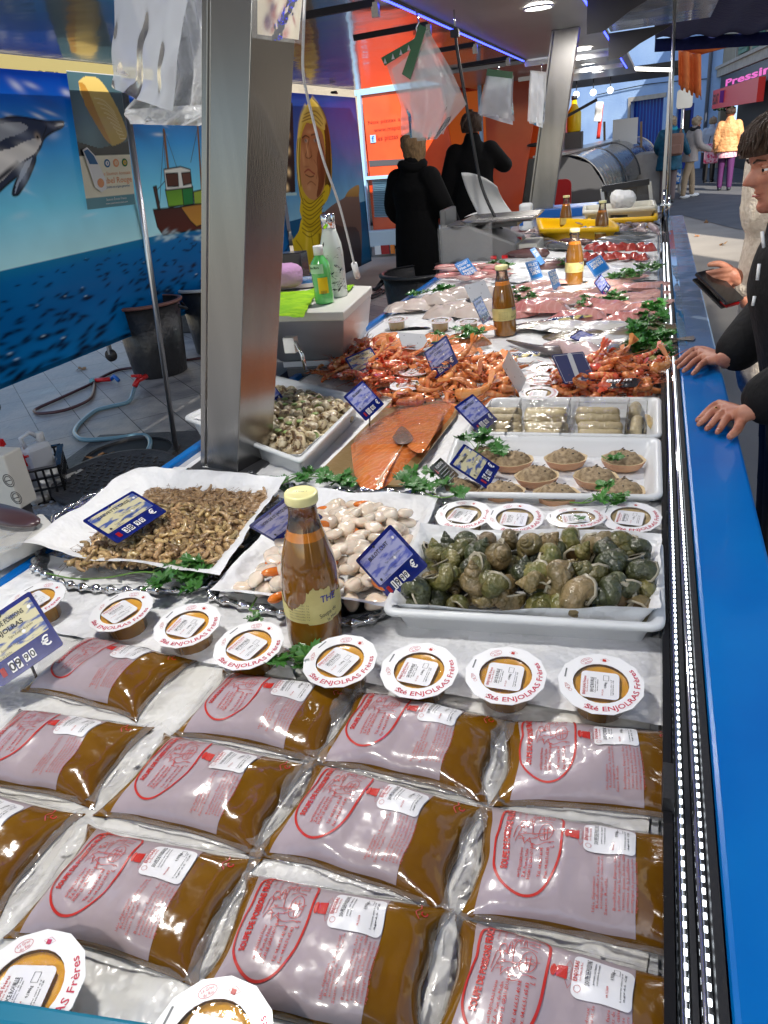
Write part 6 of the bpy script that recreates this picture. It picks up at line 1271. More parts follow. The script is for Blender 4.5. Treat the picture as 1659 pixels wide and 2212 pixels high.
for (q,k,lab,grp,sd) in ((((735,762),(905,778),(872,862),(700,805)),1,'pinkish cooked prawn in the left hand heap behind the snails','cooked prawns in the left heap',51),(((930,790),(1118,788),(1122,866),(862,868)),0,'large orange cooked prawn in the middle heap','cooked prawns in the middle heap',52),(((1195,790),(1428,782),(1425,862),(1180,862)),1,'red cooked prawn in the right heap near the rail','cooked prawns in the right heap',53)):
    Q=q2(*q,z=TZ+.03); H=.030
    scatter(pr_data[k]+pr_data[2][:1],'prawn',Q,.052,TZ+.016,lambda u,v:hp_(H)(u,v)*.5,lab.replace('prawn','prawn lying low',1),'prawn',grp,sd,.5,(.8,1.05),yaw=yw)
    scatter(pr_data[k]*2+pr_data[2],'prawn',qin(Q,.92),.046,TZ+.034,hp_(H),lab+', on top','prawn',grp,sd+5,.6,(.8,1.15),yaw=yw)
for i,(x,y,z,a,lab) in enumerate(((1418,795,.07,.6,'big bright orange prawn on top by the rail'),(720,782,.03,2.6,'single curled prawn at the counter edge by the steel cabinet'),(900,865,.04,3.2,'long prawn stretched above the smoked salmon'),(1000,850,.06,.1,'large curved prawn at the front of the middle heap'))):
    p=D(x,y,TZ+z); o=link('prawn',pr_data[0][i%3],None,tuple(p),(.3,.1,a)); o.scale=(1.35,)*3; tag(o,lab,'prawn',None)
# ------------------------------------------------------------------ fillets, fish
def fmat(n,c,c2,ns=18,**k): return M(n,c,.2,c2=c2,ns=ns,coat=.7,bump=.25,bs=45,rnd=.1,**k)
m_cod=fmat('white cod flesh',(.62,.50,.44),(.70,.62,.56)); m_sf=striate(fmat('raw salmon flesh',(.72,.22,.07),(.78,.32,.14)),22,.9,.5,(.95,.6,.4)); m_pinkf=striate(fmat('pink fish flesh',(.62,.28,.24),(.70,.42,.36)),18,.3,.3,(.8,.6,.55)); m_tuna=fmat('deep red tuna',(.32,.035,.03),(.45,.08,.06),30); m_rosy=striate(fmat('rosy thick fillet',(.60,.20,.18),(.66,.33,.29)),14,.2,.3,(.8,.55,.5))
def outl(a,b,seed,n=18):
    r=random.Random(seed); return [(a*math.cos(t)*abs(math.cos(t))**-.25*(1+.12*math.sin(3*t+seed)+.04*r.random()) if abs(math.cos(t))>.05 else 0,b*math.sin(t)*(1+.1*math.cos(2*t+seed)+.04*r.random())) for t in np.linspace(0,2*PI,n+1)[:-1]]
def fil(a,b,h,m,seed): return data_of('fish_fillet',[([puff(spl2(outl(a,b,seed)),0,h,9,.35,28,3.5,seed)],m)])
def spl2(P): return [(p[0],p[1]) for p in spline([(a,b,0) for a,b in P+[P[0]]],3)[:-1]]
cod=[fil(.075,.042,.034,m_cod,s) for s in(1,2,3)]; sf=[fil(.08,.05,.030,m_sf,s) for s in(4,5)]; pk=[fil(.085,.032,.014,m_pinkf,s) for s in(6,7,8)]; tn=[fil(.045,.032,.032,m_tuna,s) for s in(9,10)]; rs=[fil(.10,.055,.030,m_rosy,s) for s in(11,12)]
def plc(name,datas,L,grp,cat,s=1):
    for i,e in enumerate(L):
        x,y,z,a,lab=e[:5]; k=e[5] if len(e)>5 else 1; p=D(x,y,TZ+z+.01); o=link(name,datas[i%len(datas)],None,tuple(p),(.08*math.sin(i*3),.08*math.cos(i*2),a)); o.scale=(s*k,)*3; tag(o,lab,cat,grp)
plc('salmon_fillet',sf,((800,748,.01,.3,'thick raw salmon fillet at the left edge behind the cabinet'),(842,738,.025,-.3,'raw salmon fillet leaning under the grey sign back'),(875,760,.01,.1,'raw salmon fillet in front of the grey sign back'),(1010,742,.005,.6,'flat salmon piece left of the brown bottle',1.2),(1046,712,.03,.3,'small bright salmon block left of the brown bottle',.6),(985,765,.0,0,'flat salmon piece behind the middle sign',1.0),(940,735,.0,.5,'salmon piece under the parsley behind the prawns',.9)),'raw salmon fillets','salmon fillet')
plc('cod_fillet',cod,((905,665,.02,.2,'thick white fillet wrapped in film at the left'),(945,652,.04,-.2,'thick white fillet on top in the cod row'),(985,672,.02,.1,'white fillet behind the beige tubs, centre'),(1020,682,.015,0,'white fillet just before the gray sign'),(1045,668,.015,.3,'white fillet by the purple sign'),(960,680,.01,0,'white fillet in front, behind the tubs'),(870,672,.01,.5,'white fillet at the left edge of the cod'),(985,640,.03,.2,'white fillet at the back of the cod row'),(1050,640,.01,.1,'white fillet behind the gray sign')),'thick white fish fillets','fish fillet',1.2)
plc('rosy_fillet',rs,((1170,668,.02,.1,'large rosy fish loin right of the brown bottle',1.1),(1120,682,.005,.5,'rosy fish loin with dark skin edge behind the brown bottle',.8),(1250,688,.01,.1,'rosy fillet in front of the sunlit bottle'),(1305,668,.015,-.2,'rosy fillet under the parsley near the rail'),(1370,690,.01,.3,'rosy fillet against the big parsley bunch'),(1400,675,.0,.2,'rosy fillet at the rail behind the parsley')),'rosy fish loins','fish fillet',1.15)
LP=[]; rr_=random.Random(77)
NM=('left of the sunlit bottle','beside the sunlit bottle','right of the sunlit bottle','near the rail')
for i,(x,y) in enumerate(((1090,632),(1130,640),(1165,628),(1200,640),(1180,652),(1150,618),(1100,655),(1215,655),(1275,632),(1300,645),(1330,628),(1350,642),(1380,625),(1400,640),(1320,612),(1365,655),(1395,660),(1410,618),(1345,602),(1195,612))):
    LP.append((x,y,.01+.02*rr_.random(),rr_.uniform(-.7,.7),'thin pink fish fillet %s'%NM[0 if x<1200 else 1 if x<1290 else 2 if x<1370 else 3]))
for nm in NM: 
    sub=[e for e in LP if e[4].endswith(nm)]; plc('pink_fillet',pk,sub,'thin pink fish fillets '+nm,'fish fillet',1.3)
plc('tuna_chunk',tn,[(1262+18*i,556+4*(i%2),.02,i*.8,'dark red tuna chunk near the rail, one of the front row') for i in range(8)],'dark red tuna chunks front row','tuna',.9)
plc('tuna_chunk',tn,[(1280+17*i,538+3*(i%2),.04,i*.9,'dark red tuna chunk near the rail, one of the back row') for i in range(8)],'dark red tuna chunks back row','tuna',1.1)
# whole fish
def fish_geo(L,H,Wd,belly=1.0):
    n=18;k=12;V=[];F=[]
    for i in range(n):
        t=i/(n-1); h=(math.sin(PI*min(1,t**.62))**.75)*(1-.12*t)*H/2+.0025; w_=h*Wd/H; x=(t-.5)*L
        for j in range(k): a=2*PI*j/k; V.append((x,w_*math.cos(a),h*math.sin(a)*(belly if math.sin(a)<0 else 1)))
    F=[(i*k+j,i*k+(j+1)%k,(i+1)*k+(j+1)%k,(i+1)*k+j) for i in range(n-1) for j in range(k)]+[tuple(range(k-1,-1,-1)),tuple((n-1)*k+j for j in range(k))]
    fins=[([(.46*L,0,.003),(.50*L,0,.010),(.62*L,.002,H*.5),(.565*L,0,0),(.62*L,-.002,-H*.5),(.50*L,0,-.010)],[(0,1,2,3,4,5)]),([(-.1*L,0,H*.42),(-.02*L,0,H*.66),(.12*L,0,H*.52),(.22*L,0,H*.5),(.30*L,0,H*.25)],[(0,1,2,3,4)]),([(.1*L,0,-H*.35),(.16*L,0,-H*.58),(.26*L,0,-H*.25)],[(0,1,2)])]
    return (V,F),fins,[ell(.005*L/.3,.003,.005*L/.3,8,5,(-.40*L,s_*Wd*.30,.012)) for s_ in(-1,1)]
def fm(n,a,b): return M(n,a,.2,c2=b,ns=9,coat=.8,bump=.3,bs=220,rnd=.2,aniso=(.5,1,2.5))
m_sea=fm('silver dark fish skin',(.045,.05,.055),(.25,.26,.27)); m_drk=fm('dark red fish skin',(.08,.03,.03),(.16,.08,.07)); m_redm=fm('pink red fish skin',(.55,.16,.15),(.62,.42,.38)); m_fin=M('fin',(.10,.10,.10),.4)
fdt={}
for nm,m,L,H,Wd in (('sea_bass',m_sea,.36,.085,.05),('dark_fish',m_drk,.34,.10,.07),('red_mullet',m_redm,.15,.04,.026)):
    a,f,e=fish_geo(L,H,Wd); fdt[nm]=data_of(nm,[([a],m),(f,m_fin if nm!='red_mullet' else m_redm),(e,m_eye)])
def lay(nm,L,grp,cat='fish'):
    for i,(x,y,z,a,lab) in enumerate(L):
        p=D(x,y,TZ+z); o=link(nm,fdt[nm],None,tuple(p),(PI/2+.15*math.sin(i*2),0,a)); tag(o,lab,cat,grp)
lay('sea_bass',[(1330+10*(i%3),498+9*i,.04,.05-.06*i,'dark silvery whole fish at the far right by the rail, %s from the back'%w_) for i,w_ in enumerate(('first','second','third','fourth'))],'dark silvery whole fish by the rail')
lay('sea_bass',[(1160+14*i,512+5*i,.035,-.9,'dark whole fish beside the scales, %s from left'%w_) for i,w_ in enumerate(('first','second','third','fourth','fifth'))],'dark whole fish beside the scales')
lay('dark_fish',[(1130,548,.04,2.9,'dark red large fish with its head to the left, near the scales'),(1215,572,.03,.1,'dark large fish left of the sunlit bottle'),(1255,525,.03,-.4,'dark large fish behind the sunlit bottle')],'large dark fish')
r=random.Random(12)
for i in range(34):
    x=r.uniform(965,1085); y=580+ (x-965)*-.03+r.uniform(-6,22); p=D(x,y,TZ+.02+.03*r.random()); o=link('red_mullet',fdt['red_mullet'],None,tuple(p),(PI/2,0,r.uniform(-.8,.3)+(PI if r.random()<.4 else 0))); tag(o,'small pinkish red mullet heaped behind the white fillets at the left','fish','small red mullets heaped at the left edge')
# monkfish tail & skate-like body in front
m_monk=fmat('skinned monkfish flesh',(.55,.42,.42),(.68,.5,.48)); m_dskin=fm('monkfish skin',(.05,.045,.045),(.14,.12,.12))
t=thing('monkfish_tail','long skinned pale pink monkfish tail with dark skin at its thin end, across the middle','fish',(0,0,0))
P=[D(x,y,TZ+.035) for x,y in ((1175,755),(1215,752),(1255,760),(1300,775),(1360,800-18))]; obj('flesh',MB().add(lumpy(([p for p in (lambda v:v)(tube(spline([tuple(p) for p in P],5),[.012,.018,.024,.028,.031,.034,.037,.040,.042,.044,.045,.045,.044,.043,.041,.038,.034,.030,.025,.018,.008],12,flat=.6))[0]],tube(spline([tuple(p) for p in P],5),.01,12)[1]),.015,14),m_monk),t)
P=[D(x,y,TZ+.03) for x,y in ((1095,735),(1140,748),(1185,757),(1215,756))]; obj('skin_end',MB().add(tube(spline([tuple(p) for p in P],5),[.004,.007,.010,.013,.015,.017,.019,.021,.023,.025,.026,.027,.028,.028,.028,.022],12,flat=.6),m_dskin),t)
# flatfish
m_flat=fm('brown flatfish skin',(.13,.10,.06),(.22,.18,.11)); m_flw=M('white flatfish belly',(.62,.60,.57),.25,coat=.7,bump=.2,bs=60)
def flatfish(m):
    o=[]; 
    for t in np.linspace(0,2*PI,40)[:-1]: o.append((.13*math.cos(t),.065*math.sin(t)*(1+.25*math.cos(t))))
    fr=[(p[0]*1.1,p[1]*1.22) for p in o]
    return data_of('flatfish',[([puff(o,.002,.016,8,.2,30,3)],m),([ringloop([[(p[0],p[1],.001) for p in fr],[(p[0]*.97,p[1]*.97,.005) for p in o]],False),([(-.125,.01,.004),(-.175,.035,.003),(-.18,0,.003),(-.175,-.035,.003),(-.125,-.01,.004)],[(0,1,2,3,4)])],m)])
ffd=[flatfish(m_flat),flatfish(m_flw),flatfish(m_flat)]
plc('flatfish',ffd,((1255,722,.01,2.9,'brown flatfish left of the lilac lying sign'),(1325,706,.025,3.0,'white belly up flatfish behind the lilac sign'),(1375,714,.03,.2,'brown flatfish next to the parsley bunch'),
 (1372,742,.03,3.1,'brown flatfish between the sign and the parsley'),(1300,738,.02,.1,'white side up flatfish under the lilac sign'),(1395,766,.02,.3,'brown flatfish near the rail, nearest'),
 (1180,705,.01,.2,'brown flatfish just right of the brown bottle'),(1225,706,.02,-.3,'white flatfish behind the left brown one'),(1340,765,.02,2.8,'brown flatfish in front, at the thick end of the monkfish')),'flatfish laid overlapping','flatfish',1.0)
# squid and small grey fish in the far corner
m_squid=M('squid flesh',(.50,.42,.42),.2,c2=(.30,.22,.24),ns=25,coat=.8,rnd=.2,bump=.3,bs=60)
sqd=[data_of('squid',[([lumpy(ell(.07,.022,.018,12,8),.3,30,s)]+[tube([(.06,0,0),(.10,.012*k,.004),(.125,.02*k+.01,.0)],[.007,.005,.002],5) for k in(-1,0,1)],m_squid)]) for s in(1,2,3)]
scatter(sqd,'squid',q2((1300,478),(1418,468),(1418,505),(1250,515),z=TZ+.03),.10,TZ+.03,lambda u,v:.02,'greyish pink squid in the far right corner heap','squid','squids heaped in the far right corner',61,.4,(.9,1.2))
scatter(sqd,'squid',q2((1150,500),(1200,502),(1190,525),(1120,520),z=TZ+.03),.11,TZ+.03,lambda u,v:.01,'greyish squid by the scales under the dark bottles','squid','squids heaped by the scales',62,.4,(.8,1.1))
# ice / white crushed patches
m_ice=M('crushed ice',(.75,.78,.80),.25,bump=1,bs=90,coat=.3)
for i,(q,lab) in enumerate(((((1180,495),(1300,490),(1290,545),(1150,540)),'crushed ice between the dark fish'),(((1290,470),(1420,462),(1420,540),(1260,545)),'crushed ice under the squid and dark fish by the rail'),(((1080,560),(1420,560),(1420,610),(1060,615)),'crushed ice under the pink fillets'))):
    tag(obj('crushed_ice',MB().add(patch(q2(*q,z=TZ+.01),TZ+.012,50,40,.012,fr=22,seed=i),m_ice)),lab,'ice',kind='stuff')
# ------------------------------------------------------------------ yellow and white crates at the far end
def crate(q,h,m,lab):
    L=[quadloop(q,.06,TZ+.006,.04),quadloop(q,.02,TZ+h-.03,.04),quadloop(q,.0,TZ+h-.03,.04),quadloop(q,.0,TZ+h,.04),quadloop(q,.025,TZ+h,.04),quadloop(q,.03,TZ+h-.03,.04),quadloop(q,.07,TZ+.02,.04)]
    t=thing('fish_crate',lab,'crate',(0,0,0)); obj('shell',MB().add(ringloop(L),m),t); 
    a,b_=Vector((*q[3],TZ+h*.55)),Vector((*q[2],TZ+h*.55)); c=(a+b_)/2; obj('grip_slot',MB().add(box(0,0,0,.12,.01,.03),m_dark,False,Matrix.Translation(c+Vector((0,.03,.02)))),t)
crate(q2((1158,470),(1322,474),(1340,490),(1165,495),z=TZ+.11),.11,M('yellow crate plastic',S(235,185,15),.35),'yellow plastic fish crate behind the two dark bottles')
crate(q2((1262,448),(1420,438),(1422,460),(1270,468),z=TZ+.12),.10,bpy.data.materials['yellow crate plastic'],'yellow plastic fish crate farther back at the right')
crate(q2((1260,438),(1415,425),(1420,438),(1258,450),z=TZ+.17),.15,M('cream crate',(.68,.66,.56),.5),'cream foam fish crate at the far end behind the yellow crates')
p=D(1345,430,TZ+.19); tag(obj('wrapped_bundle',MB().add(lumpy(ell(.08,.06,.07,14,10),.4,14,2),m_film if 0 else m_paper),None,tuple(p)),'small white wrapped bundle on the rim of the cream crate','bundle')
tag(obj('blue_tray',MB().add(box(-.75,7.35,TZ+.04,.55,.35,.08),m_bluepl,False),bevel=.01),'flat blue plastic tray beside the slanting pillar foot','tray')
# ------------------------------------------------------------------ parsley
m_pars=M('parsley leaf',(.035,.14,.018),.4,c2=(.05,.19,.03),ns=40,coat=.25,rnd=.2); m_stem=M('parsley stem',(.12,.26,.04),.35,coat=.3)
def leaflet(s,r,cup=.3):
    o=[]; n=33
    for i in range(n): 
        a=-PI*.86+PI*1.72*i/(n-1); rr=s*(.50+.50*abs(math.cos(a*1.5))**.7)*(1+.13*(1 if i%2 else -1)); x=rr*math.cos(a); y=rr*math.sin(a)*.85; o.append((x,y,cup*s*(.25*math.sin(a*3+r.random())+.5*(x*x+y*y)/(s*s)*r.choice((.6,1,-.4)))))
    V=[(-s*.15,0,0),(s*.25,0,s*.03)]+o; F=[(1 if 4<i<n-6 else 0,i+2,i+3) for i in range(n-1)]+[(0,6,1),(0,1,n-4)]
    return V,F
def sprig(path,nl,ls,seed,label,dense=1.0,cat='herb'):
    """path: list of world points for the main stem; leaves cluster towards its end"""
    r=random.Random(seed); t=thing('parsley_sprig',label,cat,tuple(path[0])); o0=Vector(path[0]); P=[Vector(p)-o0 for p in path]; S_=spline([tuple(p) for p in P],8)
    st=MB().add(tube(S_,[.0016]*len(S_),6),m_stem); lf=MB(); K=len(S_)
    for i in range(nl):
        k=int(K*(1-dense*.75*r.random()**1.2))-1; k=min(max(k,1),K-1); b=S_[k]; d=(S_[k]-S_[k-1]).normalized(); a=math.atan2(d.y,d.x)+r.uniform(-1.5,1.5); L=ls*r.uniform(.9,2.0)
        e=b+Vector((math.cos(a)*L,math.sin(a)*L,r.uniform(-.2,.8)*ls+.004)); st.add(tube([tuple(b),tuple((b+e)/2+Vector((0,0,.004))),tuple(e)],.0009,4),m_stem)
        for w_ in (-.9,0,.9):
            s=ls*r.uniform(.75,1.15); X=Matrix.Translation(e+Vector((math.cos(a+w_),math.sin(a+w_),0))*ls*.4)@Euler((r.uniform(-.5,.5),r.uniform(-.6,.4),a+w_)).to_matrix().to_4x4(); lf.add(leaflet(s,r),m_pars,True,X)
    obj('stem',st,t); obj('leaves',lf,t); return t
def DP(pts,z0=.02,zz=None): return [tuple(D(x,y,TZ+(zz[i] if zz else z0))) for i,(x,y) in enumerate(pts)]
sprig(DP([(100,1238),(160,1250),(230,1248),(300,1236),(350,1240),(400,1255)],zz=[.03,.03,.03,.04,.045,.035]),13,.022,1,'long stemmed parsley sprig in front of the grey shrimps',.55)
sprig(DP([(565,1060),(610,1045),(650,1030),(690,1030),(725,1040)],.03),12,.020,2,'parsley sprig between the near pillar and the smoked salmon')
sprig(DP([(1010,1060),(960,1075),(915,1062),(890,1030)],zz=[.06,.06,.055,.05]),10,.021,3,'parsley sprig at the front left corner of the tartlet tray')
sprig(DP([(1035,985),(1030,972),(1040,962)],.06),7,.022,4,'light green parsley leaf behind the aged tartlet sign')
sprig(DP([(1230,1085),(1265,1086),(1290,1078),(1312,1068)],zz=[.055,.055,.06,.06]),4,.018,5,'single parsley leaf on a stalk across the tartlet tray rim')
sprig(DP([(585,1415),(600,1425),(612,1432)],.02),5,.022,6,'parsley leaves between the orange tub and the foot of the bottle')
sprig(DP([(555,1290),(545,1308),(540,1318),(560,1320)],.03),1,.014,7,'bent green stalk just left of the big bottle')
sprig(DP([(925,740),(960,735),(1000,728),(1045,730)],.05),9,.024,8,'parsley sprig above the middle prawn sign')
sprig(DP([(1395,660),(1400,690),(1405,720),(1395,760)],.05),34,.028,9,'big bunch of parsley leaning on the rail beside the flatfish',1.25)
sprig(DP([(1420,665),(1408,700),(1415,745),(1420,770)],.03),22,.026,10,'second bunch of parsley squeezed against the rail',1.25)
sprig(DP([(895,640),(930,628),(960,625)],.03),16,.024,11,'parsley at the left counter edge before the red mullets',1.2)
sprig(DP([(1040,575),(1075,575),(1095,578)],.04),16,.024,12,'parsley behind the red mullets near the scales',1.2)
sprig(DP([(1105,620),(1120,640),(1135,650)],.03),14,.024,13,'parsley behind the brown bottle',1.2)
sprig(DP([(1300,600),(1330,598),(1365,600)],.04),14,.024,14,'parsley right of the sunlit bottle',1.2)
sprig(DP([(1240,665),(1275,655),(1310,648),(1335,650)],.04),16,.024,15,'parsley in front of the sunlit bottle by the lilac sign',1.2)
sprig(DP([(1190,560),(1215,566),(1235,575)],.04),10,.024,16,'parsley between the hand written blue signs',1.2)
sprig(DP([(1385,590),(1405,580),(1415,570)],.04),12,.024,17,'parsley by the rail beside the tuna',1.2)
sprig(DP([(1300,985),(1308,990),(1316,992)],.05),2,.012,18,'tiny parsley sprig beside the back right tartlet')
tag(obj('parsley_leaf',MB().add(leaflet(.012,random.Random(3)),m_pars),None,tuple(D(1250,1118,TZ+.062))),'small parsley leaf lying on the tilted beige tub','herb')
# ------------------------------------------------------------------ price signs
m_nv=M('navy sign plastic',S(20,38,120),.25,c2=S(14,28,95),ns=40,coat=.5); m_lil=M('lilac streaked field',S(168,172,215),.25,c2=S(95,105,190),ns=30,coat=.5,aniso=(1,3.5,1),ramp=(.48,.60)); m_crm=M('cream streaked field',S(205,198,160),.3,c2=S(70,90,150),ns=26,coat=.5,aniso=(1,3.5,1),ramp=(.50,.58))
m_band=M('deep navy band',S(10,30,105),.25,coat=.5); m_lb=M('sky blue sign',S(45,125,205),.3,coat=.4); m_gb=M('grey sign back',(.50,.52,.55),.35,coat=.3); m_clear=FILM('clear clip',haze=.15,bs=5,bump=0,rough=.05,blend=.4); m_dark2=M('deep blue back',S(8,30,90),.3,coat=.4)
TAGS={'bulot':(-0.356,0.931,1.029,1.492,-0.823,-0.169,0.104,0.085),'scallop':(-0.594,1.053,1.023,2.034,-0.610,0.101,0.108,0.083),'grise':(-0.927,1.035,1.022,0.345,-0.069,1.325,0.124,0.093),'poisson':(-0.847,0.658,1.016,0.796,-0.358,0.788,0.103,0.098),
'snailR':(-0.682,1.719,1.029,0.867,-0.108,1.413,0.104,0.084),'rose':(-0.849,2.178,1.000,0.927,-0.129,0.963,0.105,0.082),'mid':(-0.573,2.093,1.039,1.381,-0.593,-0.368,0.105,0.090),'roll':(-0.385,1.700,1.004,0.760,0.003,1.345,0.105,0.090),'tart':(-0.326,1.408,0.991,-2.561,-3.107,-1.632,0.105,0.093),
'allerg':(-0.387,1.386,0.985,0.757,0.197,1.617,0.104,0.055),'snailL':(-0.990,1.783,1.018,1.007,-0.017,1.537,0.105,0.068),'gray1':(-0.725,3.351,0.996,0.966,-0.071,0.773,0.108,0.091),'gray2':(-0.778,2.500,0.988,0.656,0.256,0.758,0.111,0.077),'gray3':(-0.342,2.001,1.018,1.775,0.730,-13.290,0.098,0.077),
'blueback':(-0.186,2.053,1.016,0.783,0.113,0.784,0.111,0.095),'purp':(-0.615,2.893,1.010,1.149,-0.008,1.459,0.105,0.097),'flat':(-0.203,2.617,0.961,0.296,-0.002,1.291,0.104,0.076),'purp2':(-0.196,3.436,0.988,0.942,-0.182,1.355,0.105,0.074),'hw1':(-0.551,3.875,0.997,1.136,0.030,1.145,0.105,0.092),
'hw2':(-0.247,3.901,0.997,0.959,-0.240,0.911,0.105,0.084),'hw3':(-0.420,3.598,0.994,1.228,0.024,1.364,0.105,0.086),'hw4':(-0.437,5.438,0.984,0.708,-0.125,0.986,0.106,0.081),'hw5':(-0.581,4.219,1.014,0.948,0.041,1.469,0.106,0.10),'hw6':(-0.939,4.057,0.997,0.887,-0.158,1.017,0.106,0.091)}
def sign(key,style,label,title=(),price='',hand=()):
    x,y,z,a,b_,c_,w,h=TAGS[key]; t=thing('price_sign',label,'price sign',(x,y,z),rot=(a,b_,c_)); t.rotation_mode='XYZ'
    back={'gray':m_gb,'blueback':m_dark2,'hand':m_lb,'black':m_blackgl}.get(style,m_nv); c=MB().add(prism(rrect(w,h,.004,3),-.0008,.0008),back,False); e=.0012; g=.0016
    m_w=m_card; flip=1
    if style in('lilac','cream'):
        fld=m_lil if style=='lilac' else m_crm
        c.add(([(p[0],p[1],e) for p in rrect(w*.90,h*.60,.002,2,0,h*.13)],[tuple(range(12))]),fld,False); c.add(([(p[0],p[1],e) for p in rrect(w*.90,h*.22,.002,2,0,-h*.33)],[tuple(range(12))]),m_band,False)
        for i,s in enumerate(title): c.add(text(s,h*.075,-w*.02,h*(.31-.13*i),0,.02,min(w*.62,len(s)*h*.062),z=g),m_ink,False)
        c.add(text('Type d\'engin de pêche',h*.038,w*.12,h*.06,0,0,w*.38,res=1,z=g),m_ink,False).add(text('Sous-zone de pêche',h*.038,-w*.08,-h*.06,0,0,w*.34,res=1,z=g),m_ink,False).add(text('Zone de pêche',h*.038,-w*.25,-h*.14,0,0,w*.25,res=1,z=g),m_ink,False)
        for px,py in ((.15,.02),(-.35,-.1),(.38,.3),(-.02,.43)): c.add(([(p[0],p[1],g) for p in circ(h*.03,10,px*w,py*h)],[tuple(range(10))]),m_card if px>0 else m_ink,False)
        xx=-w*.22
        for k,ch in enumerate(price):
            if ch==',': c.add(text(',',h*.05,xx-w*.015,-h*.42,z=g+.0004),m_card,False); xx+=w*.03; continue
            big=k<2; hh=h*(.13 if big else .10); c.add(([(p[0],p[1],g) for p in rrect(w*.075,hh*1.35,.001,2,xx,-h*.34)],[tuple(range(12))]),m_band if 0 else m_card,False); c.add(text(ch,hh,xx,-h*.34,0,.02,z=g+.0004),m_ink,False); xx+=w*.095
        c.add(text('€',h*.15,w*.33,-h*.30,0,.02,z=g+.0004),m_card,False)
        c.add(([(p[0],p[1],g) for p in rrect(w*.07,h*.14,.001,2,-w*.36,-h*.34)],[tuple(range(12))]),m_rp,False)
    elif style=='hand':
        r=random.Random(len(key)+ord(key[2])); c.add(([(x_,y_,e) for x_,y_ in ribbon([(-w*.46,-h*.45),(w*.46,-h*.45),(w*.46,h*.45),(-w*.46,h*.45)],.0015,True)[0]],ribbon([(-w*.46,-h*.45),(w*.46,-h*.45),(w*.46,h*.45),(-w*.46,h*.45)],.0015,True)[1]),m_card,False)
        for i,s in enumerate(hand): c.add(text(s,h*(.15 if i<len(hand)-1 else .2),r.uniform(-.03,.03)*w,h*(.30-.22*i),r.uniform(-.03,.08),.03,w*.75,z=g),m_card,False)
    elif style=='black':
        c.add(text('ALLERGÈNES',h*.12,w*.02,h*.33,0,.02,w*.6,z=g),m_card,False)
        for i in range(5): c.add(([(x_,y_,g) for x_,y_ in ribbon([(-w*.35,h*(.15-.13*i)),(w*(.38-.08*(i%3)),h*(.15-.13*i))],.0018)[0]],[(0,1,3),(0,3,2)]),m_gb,False)
        c.add(([(-w*.46,h*.1,g),(-w*.36,h*.1,g),(-w*.41,h*.35,g)],[(0,1,2)]),M('pale red mark',S(200,90,100),.4),False)
    elif style=='gray':
        for px,py in ((.3,.3),(-.3,.3),(.1,-.1),(-.3,-.3)): c.add(([(p[0],p[1],e) for p in circ(h*.025,8,px*w,py*h)],[tuple(range(8))]),m_ink,False)
    elif style=='blueback':
        c.add(([(x_,y_,e) for x_,y_ in ribbon([(-w*.46,-h*.45),(w*.46,-h*.45),(w*.46,h*.45),(-w*.46,h*.45)],.0012,True)[0]],ribbon([(-w*.46,-h*.45),(w*.46,-h*.45),(w*.46,h*.45),(-w*.46,h*.45)],.0012,True)[1]),m_card,False)
        c.add(prism([(p[0]-.001,p[1]+.0) for p in rrect(w*.13,h*.95,.005,4)],.001,.004),m_gb,False,Matrix.Rotation(-.1,4,'Z'))
    obj('card',c,t)
    # clear spike down to the food
    mw=t.matrix_basis if False else Matrix.Translation((x,y,z))@Euler((a,b_,c_)).to_matrix().to_4x4(); foot=mw.inverted()@Vector((x,y+.01,TZ+.012))
    obj('clip',MB().add(beam((0,h*.1,-.003),(0,-h*.3,-.004),.012,.002),m_clear,False).add(beam((0,-h*.3,-.004),foot,.003,.003),m_clear,False),t)
    return t
sign('bulot','lilac','blue sign reading bulot cuit standing between the scallops and the whelks',('BULOT CUIT',),'19,99')
sign('scallop','lilac','blue sign behind the neck of the big bottle, half hidden by it',('NOIX DE ST JACQUES',),'39,90')
sign('grise','cream','cream and blue sign reading crevette grise over the grey shrimps',('CREVETTE GRISE',),'38,90')
sign('poisson','cream','large worn sign about fish soup at the left edge of the photo',('SOUPE DE POISSONS','ENJOLRAS'),'09,90')
sign('snailR','lilac','blue sign at the right rim of the snail tray',('ESCARGOTS',),'11,90')
sign('snailL','lilac','blue sign half behind the near pillar over the snails',('ESCARGOTS',),'11,90')
sign('rose','cream','cream and blue sign on the left heap of prawns',('CREVETTE CUITE',),'18,90')
sign('mid','lilac','dark lilac sign standing upright behind the middle prawns',('CREVETTES SAUVAGES','CUITES'),'28,90')
sign('roll','lilac','blue sign at the left rim of the spring roll tray',('NEMS POULET',),'11,90')
TAGS['tart']=(-0.326,1.408,0.991,-2.561+PI,3.107-PI,-1.632+PI,0.105,0.093)
sign('tart','cream','cream and blue sign leaning over the tartlet tray',('Mondada',),'04,90')
sign('allerg','black','small black allergen card beside the tartlets')
sign('gray1','gray','plain grey back of a sign over the white fillets'); sign('gray2','gray','plain grey back of a sign beside the salmon'); sign('gray3','gray','grey streaked sign seen edge on between the prawn heaps'); sign('blueback','blueback','dark blue back of a sign with a white clip, over the red prawns')
sign('purp','lilac','lilac sign left of the brown bottle',('LIEU JAUNE',),'24,90'); sign('flat','lilac','lilac sign lying flat on the flatfish',('SOLE',),'29,90'); sign('purp2','lilac','small lilac sign behind the sunlit bottle foot',('CABILLAUD',),'22,90')
sign('hw1','hand','sky blue hand written sign left of the sunlit bottle, upper one',hand=('FILET','DE LOUP','24€90')); sign('hw2','hand','bright sky blue hand written sign right of the sunlit bottle',hand=('DORADE','28€90')); sign('hw3','hand','sky blue hand written sign just left of the sunlit bottle, lower one',hand=('FILET DE','LIEU','22€90'))
